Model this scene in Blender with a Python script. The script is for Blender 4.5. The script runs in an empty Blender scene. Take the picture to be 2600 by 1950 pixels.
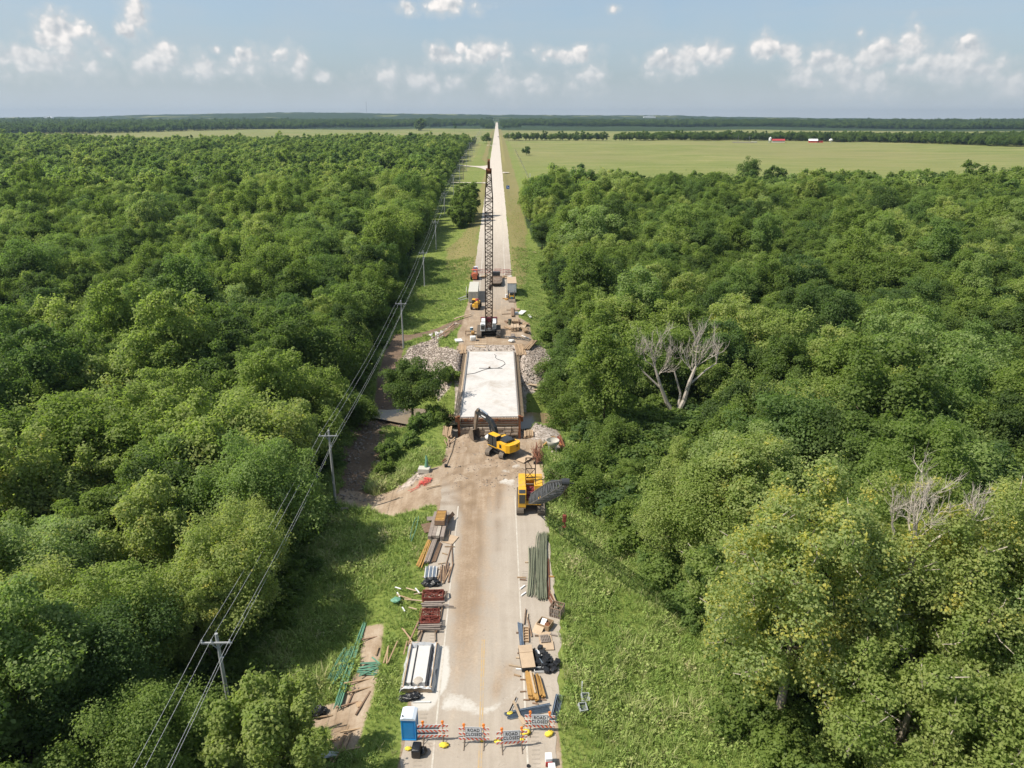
import bpy, bmesh, math, random
import numpy as np
from mathutils import Vector, Matrix, Euler

R = math.radians
random.seed(7)
rng = np.random.default_rng(11)
scene = bpy.context.scene
COL = scene.collection

# ------------------------------------------------------------------ camera
cam_d = bpy.data.cameras.new('camera')
cam = bpy.data.objects.new('camera', cam_d); COL.objects.link(cam)
cam.location = (1.3, 0, 46.5)
cam.rotation_euler = (R(90 - 20.448), 0, R(-1.13))
cam_d.sensor_width = 36.0; cam_d.lens = 36.0 * 1805 / 2600
cam_d.clip_start = 0.5; cam_d.clip_end = 40000
scene.camera = cam

# ------------------------------------------------------------------ sky, sun, exposure
SUN_EL, SUN_DIR = R(52.5), Vector((-0.74, -0.156, 0.98)).normalized()
SUN_AZ = math.atan2(SUN_DIR.x, SUN_DIR.y)          # clockwise from +Y
world = bpy.data.worlds.new('World'); scene.world = world
world.use_nodes = True
scene.view_settings.view_transform = 'Standard'
scene.view_settings.look = 'None'
scene.view_settings.exposure = 0.80
scene.view_settings.gamma = 1.0
scene.view_settings.use_curve_mapping = False
sun_d = bpy.data.lights.new('sun', 'SUN'); sun_d.energy = 3.9; sun_d.angle = R(0.53)
sun_d.color = (1.0, 0.93, 0.82)
sun = bpy.data.objects.new('sun', sun_d); COL.objects.link(sun)
sun.rotation_euler = (-SUN_DIR).to_track_quat('-Z', 'Y').to_euler()
sun.location = (-60, -20, 120)
scene.cycles.use_denoising = True
scene.cycles.max_bounces = 8
scene.cycles.diffuse_bounces = 5
scene.cycles.transmission_bounces = 5
scene.cycles.volume_bounces = 0
scene.cycles.sample_clamp_indirect = 6

class NT:
    """small helper for node trees"""
    def __init__(s, tree, clear=True):
        s.t = tree
        if clear: tree.nodes.clear()
    def n(s, typ, ins=None, **kw):
        nd = s.t.nodes.new(typ)
        for k, v in kw.items(): setattr(nd, k, v)
        for k, v in (ins or {}).items():
            sock = nd.inputs[k]
            if hasattr(v, 'is_output') or isinstance(v, bpy.types.NodeSocket): s.t.links.new(v, sock)
            else: sock.default_value = v
        return nd
    def l(s, a, b): s.t.links.new(a, b)
    def math(s, op, a, b=0.0, c=0.0, clamp=False):
        nd = s.n('ShaderNodeMath', {0: a, 1: b, 2: c}, operation=op, use_clamp=clamp); return nd.outputs[0]
    def mix(s, fac, a, b, blend='MIX'):
        nd = s.n('ShaderNodeMix', data_type='RGBA', blend_type=blend)
        for sock, v in ((nd.inputs['Factor'], fac), (nd.inputs[6], a), (nd.inputs[7], b)):
            if isinstance(v, bpy.types.NodeSocket): s.t.links.new(v, sock)
            else: sock.default_value = v if not isinstance(v, tuple) or len(v) == 4 else (*v, 1)
        return nd.outputs[2]
    def ramp(s, fac, stops, interp='LINEAR'):
        nd = s.n('ShaderNodeValToRGB', {0: fac}); cr = nd.color_ramp; cr.interpolation = interp
        while len(cr.elements) > 1: cr.elements.remove(cr.elements[-1])
        for i, (p, c) in enumerate(stops):
            e = cr.elements[0] if i == 0 else cr.elements.new(p)
            e.position = p; c = c if isinstance(c, tuple) else (c, c, c); e.color = (*c, 1) if len(c) == 3 else c
        return nd.outputs[0]
    def noise(s, vec, scale, detail=4, rough=0.55, dist=0.0, dim='3D'):
        nd = s.n('ShaderNodeTexNoise', {'Scale': scale, 'Detail': detail, 'Roughness': rough, 'Distortion': dist}, noise_dimensions=dim)
        if vec is not None: s.l(vec, nd.inputs['Vector'])
        return nd.outputs['Fac']

def build_world():
    w = NT(world.node_tree)
    sky = w.n('ShaderNodeTexSky', sky_type='NISHITA', sun_disc=False, sun_elevation=SUN_EL, sun_rotation=SUN_AZ,
              altitude=100, air_density=1.0, dust_density=2.2, ozone_density=1.6)
    tc = w.n('ShaderNodeTexCoord')
    sep = w.n('ShaderNodeSeparateXYZ', {0: tc.outputs['Generated']})
    dx, dy, dz = sep.outputs
    hor = w.math('SQRT', w.math('ADD', w.math('MULTIPLY', dx, dx), w.math('MULTIPLY', dy, dy)))
    el = w.math('ARCTAN2', dz, hor)                      # elevation of the view ray, radians
    az = w.math('ARCTAN2', dx, dy)                       # azimuth from +Y, radians
    SC = 57.29578
    eld = w.math('MULTIPLY', el, SC); azd = w.math('MULTIPLY', az, SC)
    p = w.n('ShaderNodeCombineXYZ', {0: azd, 1: eld, 2: 0.0}).outputs[0]
    def billow(q):
        """rounded, cauliflower-like lumps"""
        wv = w.n('ShaderNodeTexNoise', {'Vector': q, 'Scale': 1.3, 'Detail': 3.0}, noise_dimensions='3D').outputs['Color']
        q2 = w.n('ShaderNodeVectorMath', {0: q, 1: w.n('ShaderNodeVectorMath', {0: wv, 1: (.7, .7, 0.)}, operation='MULTIPLY').outputs[0]}, operation='ADD').outputs[0]
        t = None
        for sc, k in ((.46, .46), (1.05, .33), (2.5, .13)):
            v = w.n('ShaderNodeTexVoronoi', {'Vector': q2, 'Scale': sc, 'Smoothness': .35}, voronoi_dimensions='2D', feature='SMOOTH_F1').outputs['Distance']
            m_ = w.math('MULTIPLY', w.math('SUBTRACT', .5, v), k); t = m_ if t is None else w.math('ADD', t, m_)
        return t
    n1 = billow(p)
    n2 = billow(w.n('ShaderNodeVectorMath', {0: p, 1: (-0.28, 0.36, 0.0)}, operation='ADD').outputs[0])
    nb = w.noise(p, 0.22, 3, 0.5)
    # cumulus banks: centre azimuth, centre elevation, half width, half height (degrees), weight
    puffs = [(a, e, rx * 1.3, ry * 1.3, k) for a, e, rx, ry, k in CLOUDS]
    acc = None
    for (a, e, rx, ry, k) in puffs:
        ux = w.math('DIVIDE', w.math('SUBTRACT', azd, a), rx)
        uy = w.math('DIVIDE', w.math('SUBTRACT', eld, e), ry)
        # flat underside: stretch downwards less than upwards
        r2 = w.math('ADD', w.math('MULTIPLY', ux, ux), w.math('MULTIPLY', uy, uy))
        v = w.math('MULTIPLY', w.math('SUBTRACT', 1.0, w.math('SQRT', r2)), k)
        acc = v if acc is None else w.math('SMOOTH_MAX', acc, v, 0.1)
    fld = w.math('ADD', acc, w.math('SUBTRACT', w.math('MULTIPLY', n1, 2.2), .20))
    fld2 = w.math('ADD', acc, w.math('SUBTRACT', w.math('MULTIPLY', n2, 2.2), .20))
    cov = w.n('ShaderNodeMapRange', {0: fld, 1: -0.06, 2: 0.46, 3: 0.0, 4: 1.0}, interpolation_type='SMOOTHSTEP').outputs[0]
    # cloud brightness: sunward (left/up) density drop
    lit = w.n('ShaderNodeMapRange', {0: w.math('SUBTRACT', fld, fld2), 1: -0.38, 2: 0.40, 3: 0.0, 4: 1.0}).outputs[0]
    lowd = w.n('ShaderNodeMapRange', {0: eld, 1: 0.0, 2: 5.5, 3: 0.0, 4: 1.0}).outputs[0]
    ccol = w.mix(lit, CLOUD_SHADE, CLOUD_LIT)
    ccol = w.mix(w.math('MULTIPLY', w.math('SUBTRACT', 1.0, lowd), 0.75), ccol, CLOUD_HAZE)
    # thin high streaks
    ps = w.n('ShaderNodeVectorMath', {0: p, 1: (0.05, 0.55, 1.0)}, operation='MULTIPLY').outputs[0]
    st = w.noise(ps, 0.9, 5, 0.6)
    cir = w.n('ShaderNodeMapRange', {0: st, 1: 0.47, 2: 0.75, 3: 0.0, 4: 0.42}).outputs[0]
    base = w.mix(1.0, sky.outputs[0], (0.74, 0.86, 0.95), 'MULTIPLY')
    skyc = w.mix(cir, base, CLOUD_HAZE)
    veil = w.n('ShaderNodeMapRange', {0: eld, 1: -1.0, 2: 11.0, 3: VEIL, 4: 0.44}, interpolation_type='SMOOTHSTEP').outputs[0]  # veil carried on above the view to the zenith, added to lift fill light
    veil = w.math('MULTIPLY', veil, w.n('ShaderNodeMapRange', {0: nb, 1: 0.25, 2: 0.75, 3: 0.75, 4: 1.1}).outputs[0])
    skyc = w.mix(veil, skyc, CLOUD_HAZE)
    low = w.n('ShaderNodeMapRange', {0: eld, 1: -0.5, 2: 3.2, 3: 0.7, 4: 0.0}, interpolation_type='SMOOTHSTEP').outputs[0]
    skyc = w.mix(low, skyc, (4.1, 4.5, 4.8))
    thin = w.math('MULTIPLY', cov, w.n('ShaderNodeMapRange', {0: eld, 1: 1.5, 2: 4.8, 3: 0.35, 4: 1.0}).outputs[0])
    halo = w.n('ShaderNodeMapRange', {0: fld, 1: -0.75, 2: 0.4, 3: 0.0, 4: 0.72}, interpolation_type='SMOOTHSTEP').outputs[0]
    skyc = w.mix(halo, skyc, CLOUD_SOFT)
    colr = w.mix(thin, skyc, ccol)
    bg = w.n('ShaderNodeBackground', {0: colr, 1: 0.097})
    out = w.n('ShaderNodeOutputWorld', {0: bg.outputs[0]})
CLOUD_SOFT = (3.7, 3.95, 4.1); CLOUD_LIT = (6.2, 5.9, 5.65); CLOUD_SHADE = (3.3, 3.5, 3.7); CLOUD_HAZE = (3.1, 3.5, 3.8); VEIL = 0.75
CLOUDS = [(-28.7,5.1,1.15,0.79,1), (-29.6,4.6,0.75,0.52,1), (-31.0,3.7,1.36,0.5,0.9), (-29.2,3.4,1.81,0.6,0.6), (-24.2,6.1,0.63,0.83,1), (-24.7,5.3,0.49,0.49,0.9), (-26.1,4.2,0.67,0.44,0.8), (-23.1,4.2,0.64,0.45,0.8), (-23.4,3.5,1.21,0.54,0.55), (-19.6,4.4,0.21,0.23,0.7), (-17.7,4.1,0.4,0.29,0.6), (-15.9,3.8,0.94,0.56,0.5), (-14.1,3.5,0.48,0.63,0.8), (-12.8,2.9,0.42,0.3,0.8), (-20.5,3.3,2.09,0.41,0.45), (-3.5,7.7,1.4,0.49,0.8), (-6.3,7.5,0.43,0.29,0.7), (-3.7,4.2,1.05,0.55,1), (-2.6,4.9,0.47,0.51,1), (-0.9,4.4,1.22,0.64,1), (-4.7,2.7,0.34,0.69,0.8), (-3.0,2.6,0.55,0.35,0.7), (-8.6,2.8,0.84,0.59,0.5), (-6.1,2.8,0.68,0.41,0.55), (0.6,2.7,0.69,0.71,0.55), (5.1,4.3,1.6,0.49,0.9), (8.5,7.3,0.29,0.22,0.7), (1.8,2.6,1.2,0.47,0.55), (6.6,2.9,0.68,0.59,0.5), (12.7,3.7,1.63,0.64,1), (14.8,4.3,1.75,0.6,0.95), (16.5,4.3,0.47,0.41,0.9), (18.9,4.6,0.89,0.61,0.95), (20.7,4.4,0.72,0.49,0.9), (22.6,3.5,1.24,0.49,0.6), (21.7,2.5,0.9,0.27,0.5), (24.3,3.4,0.52,0.43,0.9), (25.9,3.7,1.0,0.59,1), (27.6,4.2,1.14,0.85,1), (25.6,2.6,1.82,0.57,0.6), (28.0,2.9,1.14,0.59,0.8), (30.6,3.1,1.4,0.89,0.9), (31.4,3.8,0.94,0.77,1), (32.5,2.8,0.77,0.64,0.8), (33.9,2.0,0.96,0.51,0.75), (25.0,5.4,0.21,0.21,0.6),
          (52.0, 6.0, 5.0, 2.4, .9), (70.0, 5.0, 7.0, 2.2, .9), (-47.0, 6.0, 5.0, 2.4, .9), (-66.0, 5.0, 7.0, 2.2, .9), (110.0, 6.0, 9.0, 2.6, .9), (150.0, 6.0, 8.0, 2.2, .9), (-120.0, 6.0, 9.0, 2.6, .9), (-160.0, 6.0, 8.0, 2.6, .9)]
build_world()

# ------------------------------------------------------------------ mesh + object helpers
def link(o, parent=None):
    COL.objects.link(o)
    if parent is not None: o.parent = parent
    return o

def tag(o, label=None, cat=None, group=None, kind=None):
    if label: o['label'] = label
    if cat: o['category'] = cat
    if group: o['group'] = group
    if kind: o['kind'] = kind
    return o

def thing(name, label, cat, loc=(0, 0, 0), rz=0.0, group=None):
    o = bpy.data.objects.new(name, None); link(o)
    o.location = loc; o.rotation_euler = (0, 0, rz); o.empty_display_size = 0.3
    return tag(o, label, cat, group)

def copy_tree(o, parent=None):
    c = o.copy(); COL.objects.link(c); c.parent = parent
    for ch in list(o.children): copy_tree(ch, c)
    return c

def np_mesh(name, V, quads=None, tris=None, mats=(), qm=None, tm=None, smooth=False):
    """fast mesh from numpy arrays"""
    me = bpy.data.meshes.new(name)
    V = np.asarray(V, np.float32)
    nq = 0 if quads is None else len(quads); nt = 0 if tris is None else len(tris)
    me.vertices.add(len(V)); me.vertices.foreach_set('co', V.ravel())
    loops = []
    if nq: loops.append(np.asarray(quads, np.int32).ravel())
    if nt: loops.append(np.asarray(tris, np.int32).ravel())
    if loops:
        lv = np.concatenate(loops)
        me.loops.add(len(lv)); me.loops.foreach_set('vertex_index', lv)
        me.polygons.add(nq + nt)
        st = np.concatenate([np.arange(nq) * 4, nq * 4 + np.arange(nt) * 3]).astype(np.int32)
        me.polygons.foreach_set('loop_start', st)
        mi = np.zeros(nq + nt, np.int32)
        if qm is not None: mi[:nq] = qm
        if tm is not None: mi[nq:] = tm
        for m in mats: me.materials.append(m)
        me.polygons.foreach_set('material_index', mi)
        if smooth: me.polygons.foreach_set('use_smooth', np.ones(nq + nt, bool))
    me.update(calc_edges=True); me.validate()
    return me

class MB:
    """collects boxes, bars, tubes, sheets; build() links them as ONE mesh object"""
    def __init__(s): s.v = []; s.f = []; s.m = []
    def add(s, vs, fs, m=0):
        b = len(s.v); s.v += [tuple(v) for v in vs]; s.f += [tuple(i + b for i in f) for f in fs]; s.m += [m] * len(fs); return s
    def box(s, c, d, rz=0.0, m=0, rx=0.0, ry=0.0, taper=1.0):
        hx, hy, hz = d[0] / 2, d[1] / 2, d[2] / 2
        M = Euler((rx, ry, rz)).to_matrix(); c = Vector(c)
        vs = []
        for z in (-1, 1):
            t = taper if z > 0 else 1.0
            for (x, y) in ((-1, -1), (1, -1), (1, 1), (-1, 1)): vs.append(c + M @ Vector((x * hx * t, y * hy * t, z * hz)))
        return s.add(vs, [(3, 2, 1, 0), (4, 5, 6, 7), (0, 1, 5, 4), (1, 2, 6, 5), (2, 3, 7, 6), (3, 0, 4, 7)], m)
    def bbox(s, c, d, bev=0.03, rz=0.0, m=0, rx=0.0, ry=0.0):
        """box with chamfered edges"""
        bm = bmesh.new(); bmesh.ops.create_cube(bm, size=1)
        for v in bm.verts: v.co = Vector((v.co.x * d[0], v.co.y * d[1], v.co.z * d[2]))
        bmesh.ops.bevel(bm, geom=bm.edges[:], offset=bev, segments=2, affect='EDGES', profile=0.6)
        M = Euler((rx, ry, rz)).to_matrix(); c = Vector(c); bm.verts.index_update()
        s.add([c + M @ v.co for v in bm.verts], [[v.index for v in f.verts] for f in bm.faces], m); bm.free(); return s
    def bar(s, a, b, w, h=None, m=0, up=(0, 0, 1)):
        h = w if h is None else h
        a, b = Vector(a), Vector(b); d = (b - a)
        if d.length < 1e-6: return s
        d.normalize(); u = Vector(up)
        if abs(d.dot(u)) > 0.98: u = Vector((0, 1, 0))
        x = d.cross(u).normalized(); y = x.cross(d).normalized()
        vs = []
        for p in (a, b):
            for (i, j) in ((-1, -1), (1, -1), (1, 1), (-1, 1)): vs.append(p + x * (i * w / 2) + y * (j * h / 2))
        return s.add(vs, [(0, 3, 2, 1), (4, 5, 6, 7), (0, 1, 5, 4), (1, 2, 6, 5), (2, 3, 7, 6), (3, 0, 4, 7)], m)
    def tube(s, pts, r, n=8, m=0, cap=True):
        """tube through points; r a number or one per point"""
        pts = [Vector(p) for p in pts]; rs = r if isinstance(r, (list, tuple)) else [r] * len(pts)
        base = len(s.v); prev = None
        for i, p in enumerate(pts):
            d = (pts[min(i + 1, len(pts) - 1)] - pts[max(i - 1, 0)])
            d = d.normalized() if d.length > 1e-9 else Vector((0, 0, 1))
            if prev is None:
                u = Vector((0, 0, 1)) if abs(d.z) < 0.9 else Vector((1, 0, 0))
                x = d.cross(u).normalized()
            else:
                x = (prev - d * prev.dot(d)); x = x.normalized() if x.length > 1e-6 else d.orthogonal().normalized()
            prev = x; y = d.cross(x)
            for k in range(n):
                a = 2 * math.pi * k / n
                s.v.append(tuple(p + (x * math.cos(a) + y * math.sin(a)) * rs[i]))
        for i in range(len(pts) - 1):
            for k in range(n):
                k2 = (k + 1) % n
                s.f.append((base + i * n + k, base + i * n + k2, base + (i + 1) * n + k2, base + (i + 1) * n + k)); s.m.append(m)
        if cap:
            s.f.append(tuple(base + k for k in range(n))[::-1]); s.m.append(m)
            e = base + (len(pts) - 1) * n
            s.f.append(tuple(e + k for k in range(n))); s.m.append(m)
        return s
    def cyl(s, a, b, r, n=12, m=0, r2=None): return s.tube([a, b], [r, r if r2 is None else r2], n, m)
    def prism(s, poly, h0, h1, axis='z', m=0):
        """polygon extruded; axis z: (x,y) from h0..h1, axis x: poly is (y,z), axis y: poly is (x,z)"""
        f = {'z': lambda p, h: (p[0], p[1], h), 'x': lambda p, h: (h, p[0], p[1]), 'y': lambda p, h: (p[0], h, p[1])}[axis]
        n = len(poly)
        a = sum(poly[i][0] * poly[(i + 1) % n][1] - poly[(i + 1) % n][0] * poly[i][1] for i in range(n))
        if (a < 0) != (axis == 'y'): poly = poly[::-1]
        vs = [f(p, h0) for p in poly] + [f(p, h1) for p in poly]
        fs = [tuple(range(n))[::-1], tuple(range(n, 2 * n))] + [(i, (i + 1) % n, n + (i + 1) % n, n + i) for i in range(n)]
        return s.add(vs, fs, m)
    def blob(s, c, d, seed=0, amp=0.25, sub=2, m=0, freq=1.6, flat=None):
        """lumpy ellipsoid"""
        from mathutils import noise as mn
        bm = bmesh.new(); bmesh.ops.create_icosphere(bm, subdivisions=sub, radius=1.0)
        for v in bm.verts:
            k = 1 + amp * mn.noise(v.co * freq + Vector((seed * 3.7, seed * 1.3, seed * 7.1)))
            p = Vector((v.co.x * d[0] / 2 * k, v.co.y * d[1] / 2 * k, v.co.z * d[2] / 2 * k))
            if flat is not None: p.z = max(p.z, flat)
            v.co = p + Vector(c)
        bm.verts.index_update()
        s.add([v.co for v in bm.verts], [[v.index for v in f.verts] for f in bm.faces], m); bm.free(); return s
    def mesh(s, name, mats, smooth=False):
        me = bpy.data.meshes.new(name); me.from_pydata(s.v, [], s.f)
        for m in (mats if isinstance(mats, (list, tuple)) else [mats]): me.materials.append(m)
        me.polygons.foreach_set('material_index', s.m)
        if smooth: me.polygons.foreach_set('use_smooth', [True] * len(s.f))
        me.update(); return me
    def build(s, name, mats, parent=None, smooth=False, loc=None, rz=None):
        o = bpy.data.objects.new(name, s.mesh(name, mats, smooth)); link(o, parent)
        if loc is not None: o.location = loc
        if rz is not None: o.rotation_euler = (0, 0, rz)
        return o

def inst(name, me, parent=None, loc=(0, 0, 0), rot=(0, 0, 0), scale=(1, 1, 1)):
    o = bpy.data.objects.new(name, me); link(o, parent)
    o.location = loc; o.rotation_euler = rot; o.scale = scale
    return o
# ------------------------------------------------------------------ materials
def principled(w, **ins):
    nd = w.n('ShaderNodeBsdfPrincipled'); 
    for k, v in ins.items():
        k = k.replace('_', ' ')
        if isinstance(v, bpy.types.NodeSocket): w.l(v, nd.inputs[k])
        else: nd.inputs[k].default_value = (*v, 1) if isinstance(v, tuple) and len(v) == 3 else v
    return nd

def mat(name, col, rough=0.7, var=0.25, scale=3.0, bump=0.15, metal=0.0, col2=None, dirt=0.0, dirtcol=(.30, .22, .15), spec=0.4, objvar=0.0, stretch=None, coords='Object'):
    """painted / worn surface: base colour broken by noise, wear and fine relief"""
    m = bpy.data.materials.new(name); m.use_nodes = True; w = NT(m.node_tree)
    tc = w.n('ShaderNodeTexCoord').outputs[coords]
    if stretch: tc = w.n('ShaderNodeVectorMath', {0: tc, 1: stretch}, operation='MULTIPLY').outputs[0]
    n1 = w.noise(tc, scale, 6, 0.6); n2 = w.noise(tc, scale * 6.3, 4, 0.6)
    c2 = col2 or tuple(c * (1 - var) for c in col)
    f = w.n('ShaderNodeMapRange', {0: w.math('ADD', w.math('MULTIPLY', n1, .65), w.math('MULTIPLY', n2, .35)), 1: .35, 2: .65}).outputs[0]
    c = w.mix(f, col, c2)
    if objvar:
        oi = w.n('ShaderNodeObjectInfo').outputs['Random']
        k = w.n('ShaderNodeMapRange', {0: oi, 3: 1 - objvar, 4: 1 + objvar * .6}).outputs[0]
        c = w.mix(1.0, c, w.n('ShaderNodeCombineColor', {0: k, 1: k, 2: k}).outputs[0], 'MULTIPLY')
    if dirt:
        nd = w.noise(tc, scale * .7, 6, .7)
        c = w.mix(w.n('ShaderNodeMapRange', {0: nd, 1: .5, 2: .72, 3: 0., 4: dirt}).outputs[0], c, dirtcol)
    b = w.n('ShaderNodeBump', {'Strength': bump, 'Distance': 0.05, 'Height': n2})
    r = w.n('ShaderNodeMapRange', {0: n1, 3: max(0.05, rough - .12), 4: min(1, rough + .12)}).outputs[0]
    p = principled(w, Base_Color=c, Roughness=r, Metallic=metal, Normal=b.outputs[0])
    p.inputs['Specular IOR Level'].default_value = spec
    w.n('ShaderNodeOutputMaterial', {0: p.outputs[0]})
    return m

M = {}
M['yellow'] = mat('yellow_machine_paint', (.70, .385, .03), .5, .2, 1.6, .03, dirt=.75, dirtcol=(.33, .23, .13))
M['yellow_new'] = mat('bright_yellow_paint', (.76, .41, .015), .42, .16, 1.6, .02, dirt=.6, dirtcol=(.36, .25, .13))
M['charcoal'] = mat('charcoal_paint', (.035, .038, .042), .45, .3, 1.5, .03, dirt=.25, dirtcol=(.2, .16, .12))
M['black'] = mat('black_rubber', (.015, .015, .016), .6, .3, 4, .1)
M['blackplastic'] = mat('black_plastic_film', (.010, .010, .011), .32, .3, 4, .5, spec=.6)
M['track'] = mat('muddy_track_steel', (.20, .165, .13), .75, .4, 3, .35, dirt=.6, dirtcol=(.34, .27, .20))
M['glass'] = mat('cab_glass', (.02, .028, .03), .08, .2, 1, 0, spec=.8)
M['rust'] = mat('rusty_steel', (.20, .075, .03), .8, .45, 5, .3, dirt=.4, dirtcol=(.32, .15, .07))
M['redrust'] = mat('red_oxide_steel', (.21, .045, .028), .7, .4, 4, .2, objvar=.3)
M['rebar'] = mat('rusted_rebar', (.22, .085, .045), .8, .4, 6, .2, objvar=.35)
M['epoxy'] = mat('green_coated_bar', (.20, .215, .14), .55, .3, 2, .1, objvar=.3)
M['green_bright'] = mat('bright_green_bar', (.12, .27, .18), .5, .25, 2, .1, objvar=.25)
M['lattice_dark'] = mat('dark_lattice_steel', (.035, .022, .016), .6, .4, 3, .1, col2=(.07, .035, .02))
M['lattice_grey'] = mat('grey_lattice_steel', (.10, .105, .11), .55, .4, 3, .1, dirt=.3, dirtcol=(.14, .11, .09))
M['galv'] = mat('galvanised_steel', (.30, .36, .43), .38, .25, 3, .05, metal=.55, objvar=.18)
M['galvpole'] = mat('weathered_pole', (.33, .34, .34), .6, .25, 2, .1, stretch=(3, 3, .4))
M['woodpole'] = mat('wood_pole', (.24, .19, .15), .85, .3, 2, .2, stretch=(4, 4, .3))
M['wood'] = mat('raw_lumber', (.40, .275, .165), .8, .3, 2.5, .2, objvar=.28)
M['woodpale'] = mat('pale_lumber', (.50, .38, .255), .8, .25, 2.5, .15, objvar=.2)
M['woodgold'] = mat('golden_lumber', (.44, .245, .07), .65, .3, 2.5, .15, objvar=.2)
M['woodbrown'] = mat('brown_timber', (.26, .165, .105), .85, .35, 3, .2, objvar=.3)
M['woodgrey'] = mat('weathered_timber', (.28, .23, .195), .85, .35, 3, .25, objvar=.22)
M['ply'] = mat('plywood_face', (.47, .35, .235), .7, .2, 1.6, .08, dirt=.3, dirtcol=(.36, .27, .19))
M['white'] = mat('white_paint', (.66, .65, .62), .5, .08, 2, .03, dirt=.2, dirtcol=(.5, .44, .36))
M['whiteclean'] = mat('clean_white_panel', (.68, .68, .67), .45, .05, 2, .02)
M['cream'] = mat('cream_metal', (.50, .475, .41), .5, .1, 2, .03, dirt=.3, dirtcol=(.4, .33, .25))
M['signwhite'] = mat('sign_face', (.68, .69, .71), .4, .05, 2, .01)
M['signblack'] = mat('sign_lettering', (.012, .012, .014), .5, .1, 2, 0)
M['orange'] = mat('orange_reflective', (.72, .10, .035), .45, .12, 3, .02)
M['amber'] = mat('amber_lens', (.85, .22, .02), .25, .1, 3, .02, spec=.7)
M['sandbag'] = mat('yellow_sandbag', (.80, .60, .06), .8, .25, 5, .4)
M['blue'] = mat('blue_plastic', (.018, .29, .66), .42, .12, 2, .02)
M['bluedark'] = mat('blue_plastic_panel', (.014, .24, .57), .42, .12, 2, .02)
M['roofplastic'] = mat('translucent_white_roof', (.58, .63, .69), .4, .06, 2, .02)
M['concrete_new'] = mat('fresh_concrete', (.55, .525, .495), .85, .22, .25, .05, coords='Object', dirt=.85, dirtcol=(.31, .25, .19))
M['concrete'] = mat('old_concrete', (.44, .39, .33), .9, .3, 2, .3)
M['stone'] = mat('abutment_stone', (.40, .33, .26), .9, .35, 2.2, .5, objvar=.2)
M['rock'] = mat('broken_limestone', (.46, .41, .36), .9, .4, 1.4, .5, objvar=.25)
M['liner'] = mat('plastic_liner', (.50, .51, .52), .3, .2, 5, .4, spec=.6)
M['lime'] = mat('spilled_cement', (.56, .54, .51), .9, .12, 2, .2)
M['plank_white'] = mat('white_board', (.58, .57, .54), .6, .1, 2, .05)
M['redpaint'] = mat('red_paint', (.42, .035, .03), .45, .2, 2, .05)
M['orangered'] = mat('faded_orange_paint', (.50, .13, .06), .5, .25, 2, .05, dirt=.3)
M['pink'] = mat('faded_red_paint', (.58, .08, .09), .45, .15, 2, .04)
M['redmesh'] = mat('red_fence_netting', (.72, .12, .10), .7, .2, 3, .1)
M['brownsteel'] = mat('brown_steel', (.20, .15, .11), .7, .35, 2, .15, dirt=.5, dirtcol=(.36, .29, .22))
M['maroon'] = mat('maroon_paint', (.16, .025, .03), .5, .25, 2, .05)
M['steelwhite'] = mat('machine_white', (.70, .71, .70), .42, .12, 1.5, .03, dirt=.35, dirtcol=(.3, .26, .22))
M['grey'] = mat('grey_plastic', (.36, .38, .38), .5, .2, 2, .05)
M['wire'] = mat('aluminium_cable', (.62, .62, .62), .45, .1, 2, 0)
M['insul'] = mat('porcelain', (.55, .56, .58), .3, .1, 2, 0)
M['darkblock'] = mat('black_rubber_block', (.018, .019, .022), .55, .35, 3, .15, objvar=.35)
M['teal'] = mat('blue_barrel', (.03, .16, .26), .45, .2, 2, .03)
M['olivebin'] = mat('olive_bin', (.10, .11, .075), .6, .25, 2, .05)
M['bark'] = mat('tree_bark', (.16, .125, .095), .9, .4, 2.5, .6, stretch=(3, 3, .6))
M['barkpale'] = mat('bleached_dead_wood', (.40, .345, .285), .85, .25, 3, .3, stretch=(2, 2, .5))
M['barkmid'] = mat('pale_tree_bark', (.30, .25, .19), .9, .35, 2.5, .5, stretch=(3, 3, .6))
M['barkwhite'] = mat('bleached_trunk', (.45, .395, .335), .85, .2, 3, .3, stretch=(2, 2, .5))
M['tyre'] = mat('tyre_rubber', (.02, .019, .018), .8, .4, 4, .3, dirt=.4)
M['redroof'] = mat('red_roof_sheet', (.38, .05, .045), .5, .15, .5, .02)
M['barnred'] = mat('barn_red_wall', (.48, .075, .05), .7, .15, .5, .05)
M['whitewash'] = mat('white_roof_sheet', (.80, .80, .80), .45, .05, .5, .02)
M['signblue'] = mat('blue_road_sign', (.02, .10, .35), .45, .05, 2, 0)
M['car'] = mat('dark_car_paint', (.03, .03, .035), .3, .1, 2, 0)

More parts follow.
